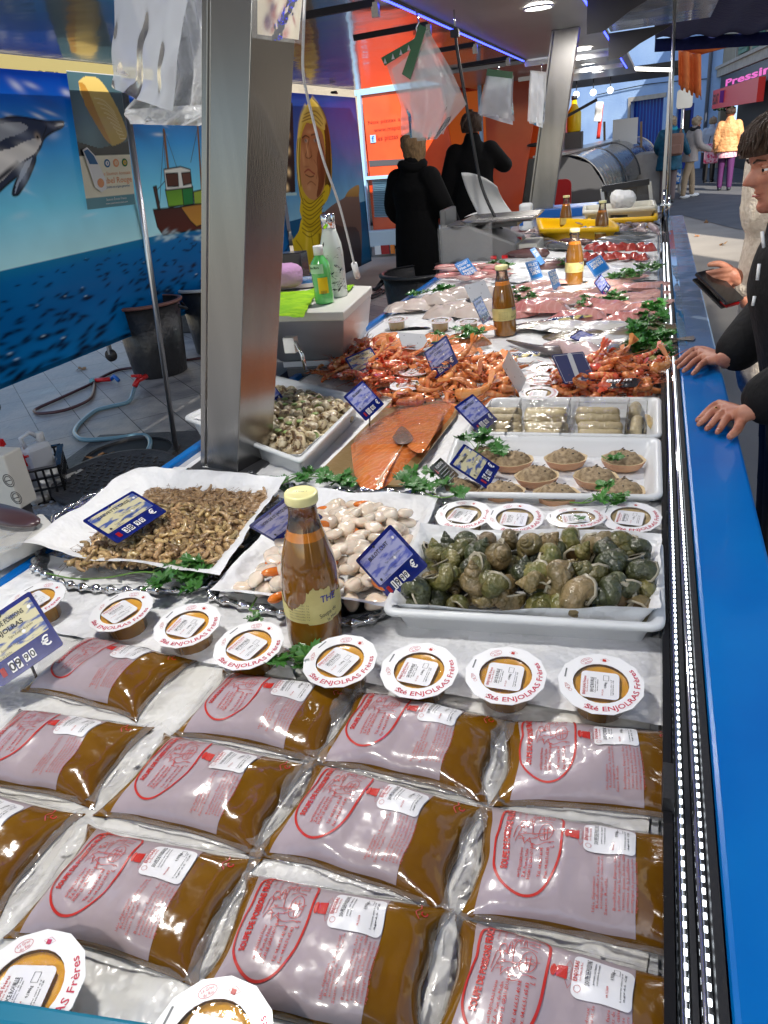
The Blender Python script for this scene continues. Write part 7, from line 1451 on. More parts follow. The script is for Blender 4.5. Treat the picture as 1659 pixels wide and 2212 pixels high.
sign('hw4','hand','blue hand written sign between the two dark bottles',hand=('LOUP','19€90')); sign('hw5','hand','narrow blue hand written sign on the dark fish',hand=('BAR','26€90')); sign('hw6','hand','blue hand written sign by the left counter edge',hand=('ROUGET','Filet de','Méditerranée','24€90'))
# ------------------------------------------------------------------ wrapped packets
m_wave=M('navy wave sachet',S(25,50,95),.2,c2=S(205,190,120),ns=13,coat=.9,bump=.5,bs=50,ramp=(.52,.56)); m_pk2=M('white blue sachet',S(185,200,220),.25,c2=S(60,110,180),ns=9,coat=.8,bump=.4,bs=50); m_pk3=M('black silver sachet',(.02,.02,.022),.25,coat=.8,bump=.4,bs=50)
def packet(x,y,z,L,Wd,a,m,lab,tx=None,tilt=.1):
    p=D(x,y,TZ+z); t=thing('sauce_packet',lab,'sachet',tuple(p),rot=(tilt,-tilt,a)); obj('sachet',MB().add(puff([(q[0],q[1]) for q in rrect(L,Wd,.004,3)],0,.010,7,.4,40,3,int(x)),m),t)
    if tx: obj('print',MB().add(text(tx,Wd*.35,0,0,0,.02,L*.6,z=.0125),m_card,False),t)
packet(1010,778,.04,.11,.055,.2,m_pk2,'pale blue and white sauce sachet behind the middle prawns','SAUCE'); packet(925,772-25,.03,.16,.035,.05,m_wave,'blue and cream striped sachets behind the left prawns'); packet(1100,772,.03,.20,.035,.05,m_wave,'row of navy and cream sachets behind the middle prawns'); packet(1330,782,.03,.26,.04,-.02,m_wave,'row of navy and cream sachets behind the red prawns')
packet(1215,690,.03,.22,.035,.10,m_wave,'long blue and cream strip of sachets in front of the rosy loins'); packet(1330,668,.03,.22,.035,.08,m_wave,'second blue strip of sachets nearer the rail'); packet(1338,830,.06,.11,.05,-.1,m_pk3,'black and silver sachet on the red prawns','Brun')
packet(768,800,.04,.09,.06,.9,m_pk3,'black and white sachet under the cream prawn sign'); packet(895,712,.03,.16,.02,-.35,m_blackgl,'black knife handle shaped pack by the beige tub'); packet(880,728,.05,.10,.06,-.6,m_pk2,'white card with red and blue seals by the salmon')
packet(1168,708,.03,.10,.05,-.9,m_card,'small white ticket leaning right of the brown bottle')
# ------------------------------------------------------------------ people
m_skin=M('skin',S(186,130,106),.5,c2=S(165,104,84),ns=30,sss=.12,bump=.15,bs=160); m_lipc=M('lips',S(160,85,80),.45); m_bk=M('black wool',(.012,.012,.014),.85,bump=.5,bs=200); m_blc=M('black coat',(.006,.006,.007),.75,bump=.3,bs=40,spec=.25)
m_hbr=M('brown hair',(.035,.018,.010),.45,c2=(.07,.035,.018),ns=20,aniso=(14,14,1),bump=.8,bs=60); m_hbl=M('blond hair',(.30,.18,.08),.5,c2=(.14,.08,.035),ns=18,aniso=(12,12,1),bump=.8,bs=50); m_hgr=M('fair grey hair',(.48,.38,.26),.6,c2=(.28,.2,.13),ns=18,bump=.6,bs=50)
def limb(b,pts,rad,m,n=12,seg=5):
    P=spline([tuple(p) for p in pts],seg); K=len(pts); R=[]
    for i in range(len(P)): t=i/seg; k=min(int(t),K-2); f=t-k; R.append(rad[k]*(1-f)+rad[k+1]*f)
    b.add(tube(P,R,n),m); b.add(ell(rad[0],rad[0],rad[0],12,8,tuple(pts[0])),m); b.add(ell(rad[-1],rad[-1],rad[-1],12,8,tuple(pts[-1])),m)
def fuse(name,b,parent=None,vox=.012,sm=6,loc=None):
    o=obj(name,b,parent,loc); r=o.modifiers.new('r','REMESH'); r.mode='VOXEL'; r.voxel_size=vox; r.use_smooth_shade=True; s=o.modifiers.new('s','SMOOTH'); s.iterations=sm; s.factor=.5; return o
def head_mesh(b,m,me=None):
    """head facing -y, chin at z=0, crown at .235, axis through the neck"""
    T=[0,.05,.12,.2,.3,.38,.45,.5,.58,.7,.85,.95,1]; Wd=[0,.030,.046,.055,.062,.066,.069,.070,.073,.076,.066,.042,0]; Fr=[.04,.078,.083,.080,.083,.086,.085,.082,.088,.090,.074,.046,0]; Bk=[-.01,.0,.02,.045,.062,.075,.086,.092,.098,.102,.088,.055,0]
    nr,nc=64,64; V=[]
    for j in range(nr+1):
        t=j/nr; w_,f,k=(np.interp(t,T,q) for q in (Wd,Fr,Bk)); z=t*.235
        for i in range(nc):
            a=2*PI*i/nc; s,c=math.sin(a),math.cos(a)      # a=0 front
            r=abs(f) if c>0 else abs(k); x=w_*s*(1-.10*max(0,c)*(t<.35)); y=-r*c if abs(c)>0 else 0
            aw=(a+PI)%(2*PI)-PI; g=lambda a0,sa,t0,st:math.exp(-((abs(aw)-a0)/sa)**2-((t-t0)/st)**2)
            d=0
            if c>0:
                nz=math.exp(-(aw/.17)**2)*(np.interp(t,[.30,.345,.37,.40,.53,.58],[0,.012,.027,.026,.004,0])); d+=nz
                d+=.006*math.exp(-((abs(aw)-.16)/.10)**2-((t-.355)/.022)**2)
                d-=.012*g(.40,.20,.49,.045); d+=.004*g(.38,.22,.55,.022); d+=.004*g(.65,.25,.40,.06)
                d+=.0055*math.exp(-(aw/.34)**2-((t-.262)/.016)**2)+.0055*math.exp(-(aw/.30)**2-((t-.215)/.017)**2)-.004*math.exp(-(aw/.36)**2-((t-.238)/.006)**2)-.004*math.exp(-(aw/.4)**2-((t-.165)/.02)**2)+.004*math.exp(-(aw/.35)**2-((t-.09)/.04)**2)
                d-=.0035*math.exp(-((abs(aw)-.62)/.07)**2-((t-.27)/.06)**2)
            y-=d; V.append((x,y,z))
    F=[(j*nc+i,j*nc+(i+1)%nc,(j+1)*nc+(i+1)%nc,(j+1)*nc+i) for j in range(nr) for i in range(nc)]
    b.add((V,F),m)
    for s_ in(-1,1):
        b.add(lumpy(ell(.010,.020,.032,10,8,(s_*.074,.010,.108)),.2,40),m)
def head(parent,loc,rot,hairm,style='short',skinm=None,neck=True,scale=1,eyes=True):
    h=thing('head','','',loc); del_=[h.pop(k) for k in ('label','category') if k in h.keys()]; h.parent=parent; h.rotation_euler=rot; h.scale=(scale,)*3
    b=MB(); head_mesh(b,skinm or m_skin)
    if neck: b.add(tube([(0,.025,.06),(0,.03,0),(0,.045,-.09)],[.052,.052,.058],16),skinm or m_skin)
    obj('face',b,h)
    if eyes:
        e=MB()
        for s_ in(-1,1): e.add(ell(.0105,.0105,.0105,14,10,(s_*.030,-.0640,.115)),m_card); e.add(ell(.0050,.003,.0050,10,6,(s_*.030,-.0736,.1135)),m_eye); e.add(ell(.0135,.0125,.0085,14,8,(s_*.030,-.0648,.1215)),skinm or m_skin); e.add(ell(.0125,.0115,.0060,14,8,(s_*.030,-.0640,.1075)),skinm or m_skin)
        obj('eyes',e,h)
        e=MB()
        for s_ in(-1,1): e=MB(); e.add(tube([(s_*.014,-.0885,.133),(s_*.030,-.086,.139),(s_*.048,-.072,.135)],[.0018,.0026,.0012],6),hairm); obj('eyebrow',e,h)
        e=MB()
        e.add(tube([(-.020,-.0835,.0565),(0,-.0905,.0565),(.020,-.0835,.0565)],[.001,.0028,.001],8),m_lipc); obj('mouth',e,h)
    # hair
    hb=MB(); r=random.Random(3)
    lo={'short':.060,'bob':.02,'long':-.035,'up':.11}[style]
    def hf(u,v):
        a=2*PI*u; c=math.cos(a); z_front=.165 if style!='fringe' else .14; fr=max(0,c); z0=lo+(z_front-lo)*min(1,fr*1.9)**1.2
        if fr>0 and style in('short','bob') : z0=lo+(.150-lo)*min(1,max(0,c-.12)*2.6)
        z=z0+(.255-z0)*v; t=min(1,max(0,z/.235)); ex=.016+.011*noise.noise(Vector((a*4,z*26,0)))+.004*noise.noise(Vector((a*22,z*10,4)))+(.010 if v<.25 else 0)*(1 if c<.3 else .3)
        w_=np.interp(t,[0,.2,.45,.7,.85,.95,1],[.055,.064,.072,.076,.066,.042,0]); f=np.interp(t,[0,.5,.7,.85,.95,1],[.08,.088,.090,.074,.046,0]); k=np.interp(t,[0,.2,.45,.7,.85,.95,1],[.05,.065,.088,.102,.088,.055,0])
        rr=(f if c>0 else k)+ex; tp=max(0,(v-.8)/.2); fl=(1+.30*max(0,.35-v)*(style=='long'))*(1+.06*noise.noise(Vector((a*5,z*8,2)))); w_*=fl; rr*=fl; return ((w_+ex)*math.sin(a)*(1-.0*tp),-(rr)*c,z if v<1 else .255)
    hb.add(grid(hf,64,24),hairm)
    for i in range(150 if style!='long' else 0):      # strands over the cap
        a=r.uniform(0,2*PI); c=math.cos(a); u=a/(2*PI); v0=r.uniform(0,.2); pts=[Vector(hf(u+.01*math.sin(k+i),min(1,v0+k*.16)))*1.012 for k in range(5)]; hb.add(tube(pts[::-1],[.0015,.0035,.0042,.0035,.0015],5),hairm)
    obj('hair',hb,h); return h
def person(label,loc,yaw,H=1.68,coat=m_blc,trous=m_bk,hair=m_hbl,hstyle='short',shoe=m_black,arms=None,lean=0,group=None,puffy=False,hem=.74,head_rot=(0,0,0),stride=.0,detail=False,collar=None):
    t=thing('person',label,'person',loc,rot=yaw); k=H/1.68; t.scale=(k,)*3; ly=-lean
    C=lambda z:(0,ly*max(0,(z-.9))/.5*.5,z)
    sh=[(s*.165,C(1.36)[1],1.36) for s in(-1,1)]
    arms=arms or [[(-.165,0,1.36),(-.235,.03,1.10),(-.24,-.05,.86)],[(.165,0,1.36),(.235,.03,1.10),(.24,-.05,.86)]]
    b=MB(); limb(b,[C(.92),C(1.12),C(1.30),C(1.40)],[.12,.11,.12,.08],m_skin); limb(b,[C(1.38),(0,C(1.45)[1]-.01,1.50)],[.055,.052],m_skin)
    for s in(-1,1): limb(b,[(s*.085,0,.90),(s*.095,-stride*s,.48),(s*.10,-stride*s*1.3,.09)],[.08,.055,.035],m_skin)
    for a in arms: limb(b,[(p[0],p[1]+(C(1.36)[1] if i==0 else 0),p[2]) for i,p in enumerate(a)],[.05,.04,.028],m_skin)
    for a in arms: e=Vector(a[-1]); d=(e-Vector(a[-2])).normalized(); limb(b,[e,e+d*.07],[.030,.034],m_skin); limb(b,[e+d*.06,e+d*.16+Vector((0,-.01,-.01))],[.026,.010],m_skin)
    fuse('body',b,t,.014,4)
    b=MB(); fx=1.25 if puffy else 1.12
    P=[C(hem),C(.95),C(1.12),C(1.28),C(1.40)]; R=[.19*fx,.165*fx,.15*fx,.165*fx,.10*fx]
    v,f=tube(spline([tuple(p) for p in P],5),[1]*21,20); pp=spline([tuple(p) for p in P],5); V=[]
    for i,p in enumerate(pp):
        q=i/5; kk=min(int(q),3); rr=R[kk]*(1-(q-kk))+R[kk+1]*(q-kk); rr*= (1+.05*abs(math.sin(i*1.9)) if puffy else 1)
        for j in range(20): a=2*PI*j/20; V.append((p[0]+rr*1.12*math.cos(a),p[1]+rr*.80*math.sin(a),p[2]))
    b.add((V,f),coat)
    for a in arms:
        A=[Vector((p[0],p[1]+(C(1.36)[1] if i==0 else 0),p[2])) for i,p in enumerate(a)]; limb(b,[A[0]*1.0-Vector((0,0,.01)),A[1],A[2]],[.085*fx,.070*fx,.055*fx],coat)
    limb(b,[C(1.38),(0,C(1.45)[1],1.455)],[.10*fx,.075*fx],coat); fuse('coat',b,t,.014,3 if not puffy else 2)
    b=MB()
    for s in(-1,1): limb(b,[(s*.085,0,.88),(s*.095,-stride*s,.48),(s*.10,-stride*s*1.3,.10)],[.105,.075,.058],trous)
    fuse('trousers',b,t,.014,2)
    for s in(-1,1): b=MB(); y=-stride*s*1.3; b.add(lumpy(ell(.048,.13,.045,14,8,(s*.10,y-.05,.045)),.1,9),shoe); obj('shoe',b,t)
    if collar: b=MB().add(tube([(.09*math.cos(a),C(1.44)[1]+.08*math.sin(a),1.45+.015*math.sin(2*a)) for a in np.linspace(0,2*PI,20)],.04,8),collar); obj('collar',b,t)
    head(t,(0,C(1.5)[1]-.03,1.465),head_rot,hair,hstyle,eyes=detail); return t
# sellers
sA=person('blond seller in a thick black coat seen from behind among the scales',(-1.90,6.45,0),R_(158),1.70,coat=M('black wool coat',(.003,.003,.0035),.9,bump=.2,bs=30,spec=.15),trous=m_bk,collar=M('black hood',(.003,.003,.0035),.9,spec=.15),hair=m_hbl,hstyle='long',puffy=False,hem=.60,arms=[[(-.165,0,1.36),(-.27,-.04,1.12),(-.22,-.22,.98)],[(.165,0,1.36),(.27,-.04,1.12),(.22,-.22,.98)]])
sB=person('taller seller in black behind the hanging clear bags, at the truck window',(-1.86,8.6,0),R_(195),1.86,coat=bpy.data.materials['black wool coat'],hair=m_hbr,hstyle='short',hem=.70,arms=[[(-.165,0,1.36),(-.30,-.12,1.22),(-.34,-.36,1.22)],[(.165,0,1.36),(.25,.0,1.10),(.24,-.10,.9)]])
# passers-by in the street
m_teal=M('teal quilted coat',S(20,95,120),.6,c2=S(12,70,95),ns=8,bump=.6,bs=25); p=D(1424,440,0); pT=person('woman in a teal coat with a brown rucksack, back turned, right of the slanting pillar',(p.x+.15,p.y,0),R_(180),1.66,coat=m_teal,trous=M('grey brown trousers',S(120,105,105),.8),hair=m_hgr,hstyle='bob',puffy=True,hem=.66,shoe=m_dkgrey,collar=M('turquoise scarf',S(30,150,170),.8),arms=[[(-.165,0,1.36),(-.27,-.06,1.14),(-.36,-.22,.98)],[(.165,0,1.36),(.25,-.05,1.12),(.2,-.2,1.0)]])
t=thing('rucksack','brown canvas rucksack worn on the back of the teal coat','rucksack',(p.x+.23,p.y-.27,1.02)); m_rk=M('brown canvas',S(140,105,90),.7,bump=.4,bs=50)
obj('bag',MB().add(lumpy(([(x,y,z) for x,y,z in box(0,0,.12,.34,.16,.42)[0]],box(0,0,0,1,1,1)[1]),.0,1),m_rk,False),t,bevel=.05); obj('pocket',MB().add(box(0,-.09,.03,.24,.05,.18),m_rk,False),t,bevel=.02)
for s in(-1,1): obj('strap',MB().add(tube(spline([(s*.09,.0,.33),(s*.11,.1,.40),(s*.12,.2,.32)],5),.018,6),m_rk),t)
p=D(1484,428,0); person('person with grey hair in a light grey jacket and white trainers in the street',(p.x,p.y,0),R_(115),1.60,coat=M('light grey jacket',S(165,155,150),.7,bump=.4,bs=40),trous=M('beige trousers',S(165,145,120),.8),hair=m_hgr,hstyle='short',shoe=m_white,hem=.78,lean=.12,stride=.12,collar=m_bk,arms=[[(-.165,0,1.36),(-.22,-.1,1.12),(-.18,-.35,1.0)],[(.165,0,1.36),(.22,-.08,1.12),(.2,-.3,1.02)]])
p=D(1563,412,0); pO=person('woman in an orange beige puffer jacket and purple leggings walking away',(p.x,p.y,0),R_(175),1.70,coat=M('apricot puffer',S(225,165,110),.55,c2=S(205,140,90),ns=6,bump=.8,bs=14),trous=M('purple leggings',S(80,35,85),.8),hair=m_hbr,hstyle='up',puffy=True,hem=.82,shoe=M('dark trainers',(.04,.04,.06),.6),stride=.05)
obj('skirt_hem',MB().add(lathe([(.205,.70),(.20,.84),(.19,.86)],20,False,.8),M('pink flowered hem',S(225,120,150),.8,c2=S(235,215,215),ns=25)),pO)
p=D(1531,398,0); person('person in a pale top and black trousers partly hidden between the others',(p.x,p.y+.6,0),R_(160),1.55,coat=M('pale blue grey coat',S(175,185,200),.7),trous=m_bk,hair=m_white if 0 else m_hgr,hem=.8,shoe=m_black)
t=thing('shopping_bag','pink and white flowered shopping bag carried beside the apricot jacket','bag',(p.x-.02,p.y-.3,.62)); obj('bag',MB().add(box(0,0,.12,.34,.14,.46),M('pink flowered cloth',S(240,190,205),.8,c2=S(220,60,110),ns=22,ramp=(.5,.56)),False),t,bevel=.03); obj('handle',MB().add(tube([(-.08,0,.34),(-.05,0,.52),(.05,0,.52),(.08,0,.34)],.01,6),m_bk),t)
p=D(1455,425,0); t=thing('shopping_trolley','small blue and white shopping trolley between two passers-by','trolley',(p.x-.02,p.y+.3,0)); obj('bag',MB().add(box(0,0,.5,.3,.25,.5),M('blue white check',S(40,110,190),.6,c2=S(220,225,230),ns=14,ramp=(.5,.55)),False),t,bevel=.03)
for s in(-1,1): obj('wheel',MB().add(lathe([(.02,-.02),(.09,-.02),(.09,.02),(.02,.02)],16),m_white,True,Matrix.Translation((s*.17,0,.09))@Matrix.Rotation(PI/2,4,'Y')),t)
# ---- the customer at the ledge
def customer():
    t=thing('person','woman with short brown hair and a black coat resting both hands on the blue ledge','person',(0,0,0))
    c=m_blc; hz=.972
    b=MB(); limb(b,[(.50,1.98,.85),(.47,1.97,1.10),(.43,1.96,1.28),(.40,1.96,1.36)],[.13,.12,.13,.09],m_skin); limb(b,[(.38,1.96,1.36),(.31,1.965,1.47)],[.056,.055],m_skin)
    for dy in(-.09,.09): limb(b,[(.52,1.98+dy,.86),(.54,1.98+dy,.48),(.56,1.98+dy,.08)],[.09,.06,.04],m_skin)
    limb(b,[(.40,2.13,1.30),(.34,2.27,1.12),(.205,2.16,1.005)],[.05,.042,.028],m_skin); limb(b,[(.40,1.79,1.30),(.35,1.66,1.10),(.225,1.735,1.01)],[.05,.042,.028],m_skin)
    fuse('body',b,t,.014,4)
    b=MB(); limb(b,[(.53,1.98,.70),(.47,1.975,.95),(.41,1.955,1.14),(.37,1.94,1.27),(.355,1.94,1.36)],[.21,.185,.17,.165,.12],c,18); limb(b,[(.37,1.96,1.38),(.34,1.965,1.44)],[.105,.085],c)
    limb(b,[(.40,2.10,1.31),(.345,2.24,1.14),(.235,2.185,1.025)],[.095,.082,.060],c); limb(b,[(.40,1.82,1.31),(.35,1.70,1.12),(.262,1.735,1.035)],[.095,.082,.062],c); fuse('coat',b,t,.012,4)
    b=MB()
    for dy in(-.09,.09): limb(b,[(.52,1.98+dy,.86),(.54,1.98+dy,.48),(.56,1.98+dy,.10)],[.11,.08,.06],m_bk)
    fuse('trousers',b,t,.014,2)
    for dy in(-.09,.09): obj('shoe',MB().add(ell(.13,.048,.045,14,8,(.52,1.98+dy,.045)),m_black),t)
    # hands: palm and five fingers each, flat on the ledge, fused into one skin
    def hand(name,wr,tips,knk,th,ring=None):
        z=hz+.011; b=MB(); W_=Vector(wr)
        K=[D(x,y,z) for x,y in knk]; Tt=[D(x,y,z) for x,y in tips]
        for i in range(4):
            k=K[i]+Vector((0,0,.012)); tp=Tt[i]+Vector((0,0,-.002)); m1=k.lerp(tp,.45)+Vector((0,0,.006)); m2=k.lerp(tp,.78)+Vector((0,0,.001))
            limb(b,[W_+ (k-W_)*.35,k,m1,m2,tp],[.013,.0105,.0090,.0080,.0066],m_skin,10,4); limb(b,[W_,k],[.016,.012],m_skin,10,4)
        for i in range(3): limb(b,[(K[i]+K[i+1])/2+Vector((0,0,.008)),W_],[.0095,.016],m_skin)
        tk,tm,tt=[D(x,y,z) for x,y in th]; limb(b,[W_.lerp(tk,.3),tk+Vector((0,0,.008)),tm+Vector((0,0,.004)),tt],[.015,.0125,.0105,.0080],m_skin,10,4)
        limb(b,[W_+Vector((.05,0,.02)),W_],[.022,.020],m_skin); h=fuse(name,b,t,.0028,5)
        nb=MB(); 
        for i in range(4):
            d=(Tt[i]-K[i]).normalized(); nb.add(ell(.0050,.0036,.0012,8,5),M('nail',S(215,165,150),.25,coat=.4) if 'nail' not in bpy.data.materials else bpy.data.materials['nail'],True,Matrix.Translation(Tt[i]-d*.004+Vector((0,0,.0052)))@Matrix.Rotation(math.atan2(d.y,d.x),4,'Z'))
        obj('nails',nb,h)
        if ring: p=K[ring].lerp(Tt[ring],.3)+Vector((0,0,.008)); d=(Tt[ring]-K[ring]).normalized(); obj('ring',MB().add(tube([p+Vector((0,math.cos(a)*.0105,math.sin(a)*.0105)) for a in np.linspace(0,2*PI,17)],.0018,6),M('gold',(.8,.5,.15),.2,1)).add(ell(.004,.005,.003,8,5,tuple(p+Vector((0,0,.011)))),bpy.data.materials['gold']),h)
    hand('hand',D(1560,776,hz+.035),[(1460,783),(1466,792),(1477,800),(1497,806)][::1],[(1505,764),(1510,772),(1518,781),(1528,789)],[(1540,770),(1515,757),(1492,757)])
    hand('hand',D(1607,893,hz+.035),[(1507,906),(1510,915),(1527,925),(1550,932)],[(1553,884),(1559,892),(1567,901),(1577,909)],[(1600,915),(1592,932),(1577,943)],ring=1)
    head(t,(.292,1.975,1.398),Euler((R_(12),R_(0),R_(-74))),m_hbr,'bob',scale=.9)
    for (x0,y0),(x1,y1) in (((1646,500),(1650,535)),((1640,570),(1636,605)),((1630,640),(1626,660))): obj('drawstring',MB().add(tube([DY(x0,y0,1.79),DY(x1,y1,1.79)],.0035,6),m_card),t)
    b=MB().add(tube([(.35+.07*math.cos(a),1.965+.085*math.sin(a),1.405+.02*math.cos(a)) for a in np.linspace(0,2*PI,22)],.030,8),m_bk); obj('scarf',b,t)
customer()
def customer2():
    m_sh=M('beige fleece',S(205,195,180),.9,c2=S(185,172,155),ns=60,bump=.9,bs=120)
    t=thing('person','person in a beige fleece jacket behind the woman in black, holding a black wallet','person',(0,0,0)); X,Y=.46,2.75
    b=MB(); limb(b,[(X,Y,.9),(X-.02,Y,1.15),(X-.05,Y,1.36)],[.12,.12,.09],m_skin); limb(b,[(X-.05,Y,1.38),(X+.08,Y+.05,1.48)],[.055,.055],m_skin)
    for dy in(-.09,.09): limb(b,[(X+.02,Y+dy,.86),(X+.03,Y+dy,.48),(X+.04,Y+dy,.08)],[.09,.06,.04],m_skin)
    limb(b,[(X-.05,Y+.15,1.32),(X,Y+.1,1.10),(.255,Y-.03,1.10)],[.05,.042,.028],m_skin); limb(b,[(X-.05,Y-.16,1.32),(X,Y-.15,1.06),(.30,Y-.08,1.05)],[.05,.042,.028],m_skin); fuse('body',b,t,.014,4)
    b=MB(); limb(b,[(X+.02,Y,.82),(X,Y,1.0),(X-.02,Y,1.18),(X-.05,Y,1.36)],[.19,.18,.175,.12],m_sh,18); limb(b,[(X-.07,Y-.02,1.33),(X-.09,Y-.02,1.45)],[.14,.12],m_sh)
    limb(b,[(X-.05,Y+.15,1.32),(X,Y+.1,1.10),(.30,Y-.02,1.095)],[.09,.075,.055],m_sh); limb(b,[(X-.05,Y-.16,1.32),(X,Y-.15,1.06),(.35,Y-.09,1.05)],[.09,.075,.055],m_sh); fuse('jacket',b,t,.012,3)
    b=MB()
    for dy in(-.09,.09): limb(b,[(X+.02,Y+dy,.86),(X+.03,Y+dy,.48),(X+.04,Y+dy,.10)],[.11,.08,.06],m_bk)
    fuse('trousers',b,t,.014,2)
    for dy in(-.09,.09): obj('shoe',MB().add(ell(.13,.048,.045,14,8,(X,Y+dy,.045)),m_black),t)
    # right hand closed round the wallet
    w0=DY(1560,596,2.70); b=MB(); limb(b,[(.30,Y-.03,1.10),(w0.x+.03,2.70,w0.z)],[.026,.026],m_skin)
    for i in range(4): o=Vector((0,-.012,-.016*i+.02)); limb(b,[w0+Vector((.02,0,0))+o,w0+Vector((-.02,-.022,0))+o,w0+Vector((-.045,-.018,-.004))+o*1.0,w0+Vector((-.055,-.004,-.006))+o],[.011,.0095,.0085,.007],m_skin,8,3)
    limb(b,[w0+Vector((.02,.01,.02)),w0+Vector((-.01,.02,.035)),w0+Vector((-.04,.015,.035))],[.013,.011,.008],m_skin); fuse('hand',b,t,.003,4)
    head(t,(X+.12,Y+.05,1.44),Euler((R_(8),0,R_(-85))),m_hbr,'bob')
    a=DY(1518,590,2.68); c_=DY(1585,655,2.60); w_=thing('wallet','black leather wallet with a red inner corner held over the ledge','wallet',tuple((a+c_)/2)); d=c_-a; q=d.to_track_quat('X','Z'); w_.rotation_mode='QUATERNION'; w_.rotation_quaternion=q
    obj('cover',MB().add(box(0,0,.006,d.length,.085,.012),m_blackgl,False).add(box(0,0,-.014,d.length*.96,.085,.008),m_blackgl,False),w_,bevel=.003); obj('lining',MB().add(box(d.length*.42,0,-.006,.03,.06,.008),m_rp,False),w_)
customer2()
# ------------------------------------------------------------------ steel cabinet with a board on top, left of the counter
X0,X1,Y0_,Y1_=-1.20,-.835,1.98,2.62
t=thing('steel_cabinet','brushed steel cabinet with a white board top standing at the counter\'s left edge','cabinet',(0,0,0)); m_st2=M('satin steel',(.52,.54,.57),.35,.55,c2=(.44,.46,.50),ns=4,bump=.1,bs=200)
tq=[D(x,y,1.211) for x,y in ((560,676),(740,673),(801,618),(640,612))]; bq=[D(x,y,.955) for x,y in ((585,793),(744,786),(797,712),(640,705))]; tq[0].x=tq[3].x=bq[0].x=bq[3].x=-1.21
obj('cabinet_body',MB().add(([(p.x,p.y,1.185) for p in tq]+[(p.x,p.y,.975) for p in bq],[(0,1,2,3),(7,6,5,4),(0,4,5,1),(1,5,6,2),(2,6,7,3),(3,7,4,0)]),m_st2,False),t,bevel=.003)
cx_=sum(p.x for p in tq)/4; cyy=sum(p.y for p in tq)/4
obj('board_top',MB().add(prism([(cx_+(p.x-cx_)*1.02,cyy+(p.y-cyy)*1.02) for p in tq],1.186,1.211),M('white board',(.66,.65,.6),.35),False),t,bevel=.004)
obj('base_plinth',MB().add(prism([(cx_+(p.x-cx_)*.94,cyy+(p.y-cyy)*.94) for p in bq],.955,.974),m_st2,False).add(prism([(cx_+(p.x-cx_)*.85,cyy+(p.y-cyy)*.85) for p in bq],.925,.954),m_dkgrey,False),t)
Y0_=tq[0].y
p=DY(625,762,Y0_); obj('latch',MB().add(box(p.x,Y0_+.02,p.z+.02,.035,.03,.045),m_card,False).add(tube([(p.x+.02,Y0_+.01,p.z+.03),(p.x+.045,Y0_-.01,p.z),(p.x+.05,Y0_-.01,p.z-.05)],.006,8),m_chrome),t)
obj('stand',MB().add(box(-1.33,2.3,.46,.2,.4,.92),m_dkgrey,False),t)
ZT=1.211
m_lime=M('lime towelling',S(150,195,20),.95,c2=S(110,165,10),ns=16,bump=1,bs=150,aniso=(1,3,1)); tag(obj('green_towel',MB().add(patch([tuple(D(x,y,ZT)[:2]) for x,y in ((575,640),(690,628),(655,692),(570,688))],ZT+.002,30,20,.010,fr=22,seed=2),m_lime)),'lime green striped towel spread on the cabinet top','towel')
tag(obj('green_towel',MB().add(patch([tuple(D(x,y,ZT)[:2]) for x,y in ((680,622),(768,618),(755,632),(690,640))],ZT+.002,20,10,.006,fr=22,seed=5),m_lime)),'small lime green cloth behind the two bottles','towel')
p=D(615,632,ZT); tag(obj('purple_cloth',MB().add(lumpy(ell(.085,.07,.045,24,14),.45,16,3),M('mauve cloth',S(165,125,165),.95,bump=.6,bs=120)),None,(p.x-.02,p.y,ZT+.055)),'crumpled mauve cloth beside the near pillar on the towel','cloth')
p=D(650,622,ZT); tag(obj('magazine_stack',MB().add(box(0,0,.006,.16,.12,.012),M('magazine',S(60,60,80),.3,c2=S(200,190,190),ns=9),False).add(box(.01,.0,.016,.14,.11,.008),m_pk2,False),None,(p.x,p.y+.02,ZT+.006),(0,0,.3)),'small stack of leaflets behind the towel','leaflets')
p=DY(627,592,2.5); t=thing('black_sign_box','black box with a white line drawing behind the mauve cloth','box',(p.x,2.52,ZT)); obj('box_body',MB().add(box(0,0,.05,.11,.06,.10),m_blackgl,False),t,bevel=.003); V,F=ribbon([(-.02,.02),(-.015,.06),(.015,.06),(.02,.02),(-.02,.035),(.02,.035)],.003); obj('drawing',MB().add(([(x,-.0312,y) for x,y in V],F),m_card,False),t)
def on(x,y): p=D(x,y,ZT); return (p.x,p.y,ZT)
t=thing('juice_bottle','small green drink bottle with a white cap and yellow label','bottle',on(702,655)); m_gj=M('green drink',(.12,.55,.12),.08,coat=1,c2=(.15,.6,.16),ns=10)
obj('bottle_body',MB().add(lathe([(.024,0),(.028,.004),(.029,.02),(.027,.05),(.029,.07),(.029,.10),(.026,.118),(.014,.135),(.012,.142)],28),m_gj),t); obj('cap',MB().add(lathe([(.0145,.138),(.0145,.162),(.013,.164)],20),m_card),t)
lb=MB(); wr=lambda a0,z0,rr:(lambda x,y:(rr*math.cos(a0+x/rr),rr*math.sin(a0+x/rr),z0+y)); V,F=grid(lambda u,v:((u-.5)*.03,(v-.5)*.045,0),8,3); lb.add(([wr(-1.1,.055,.0298)(*q[:2]) for q in V],F),m_yel,False); V,F=grid(lambda u,v:((u-.5)*.06,(v-.5)*.026,0),12,3); lb.add(([wr(-1.9,.102,.0293+.001)(*q[:2]) for q in V],F),M('pale green label',S(170,215,170),.4),False)
lb.add(text('Mogu Mogu',.007,0,0,.05,.03,.036,fn=wr(-1.9,.106,.0307)),M('dark green ink',(.01,.08,.02),.4),False)
for i in range(7): lb.add(text('|',.008,-.008+.0025*i,-.018,fn=wr(-1.1,.055,.0303)),m_ink,False)
obj('label',lb,t)
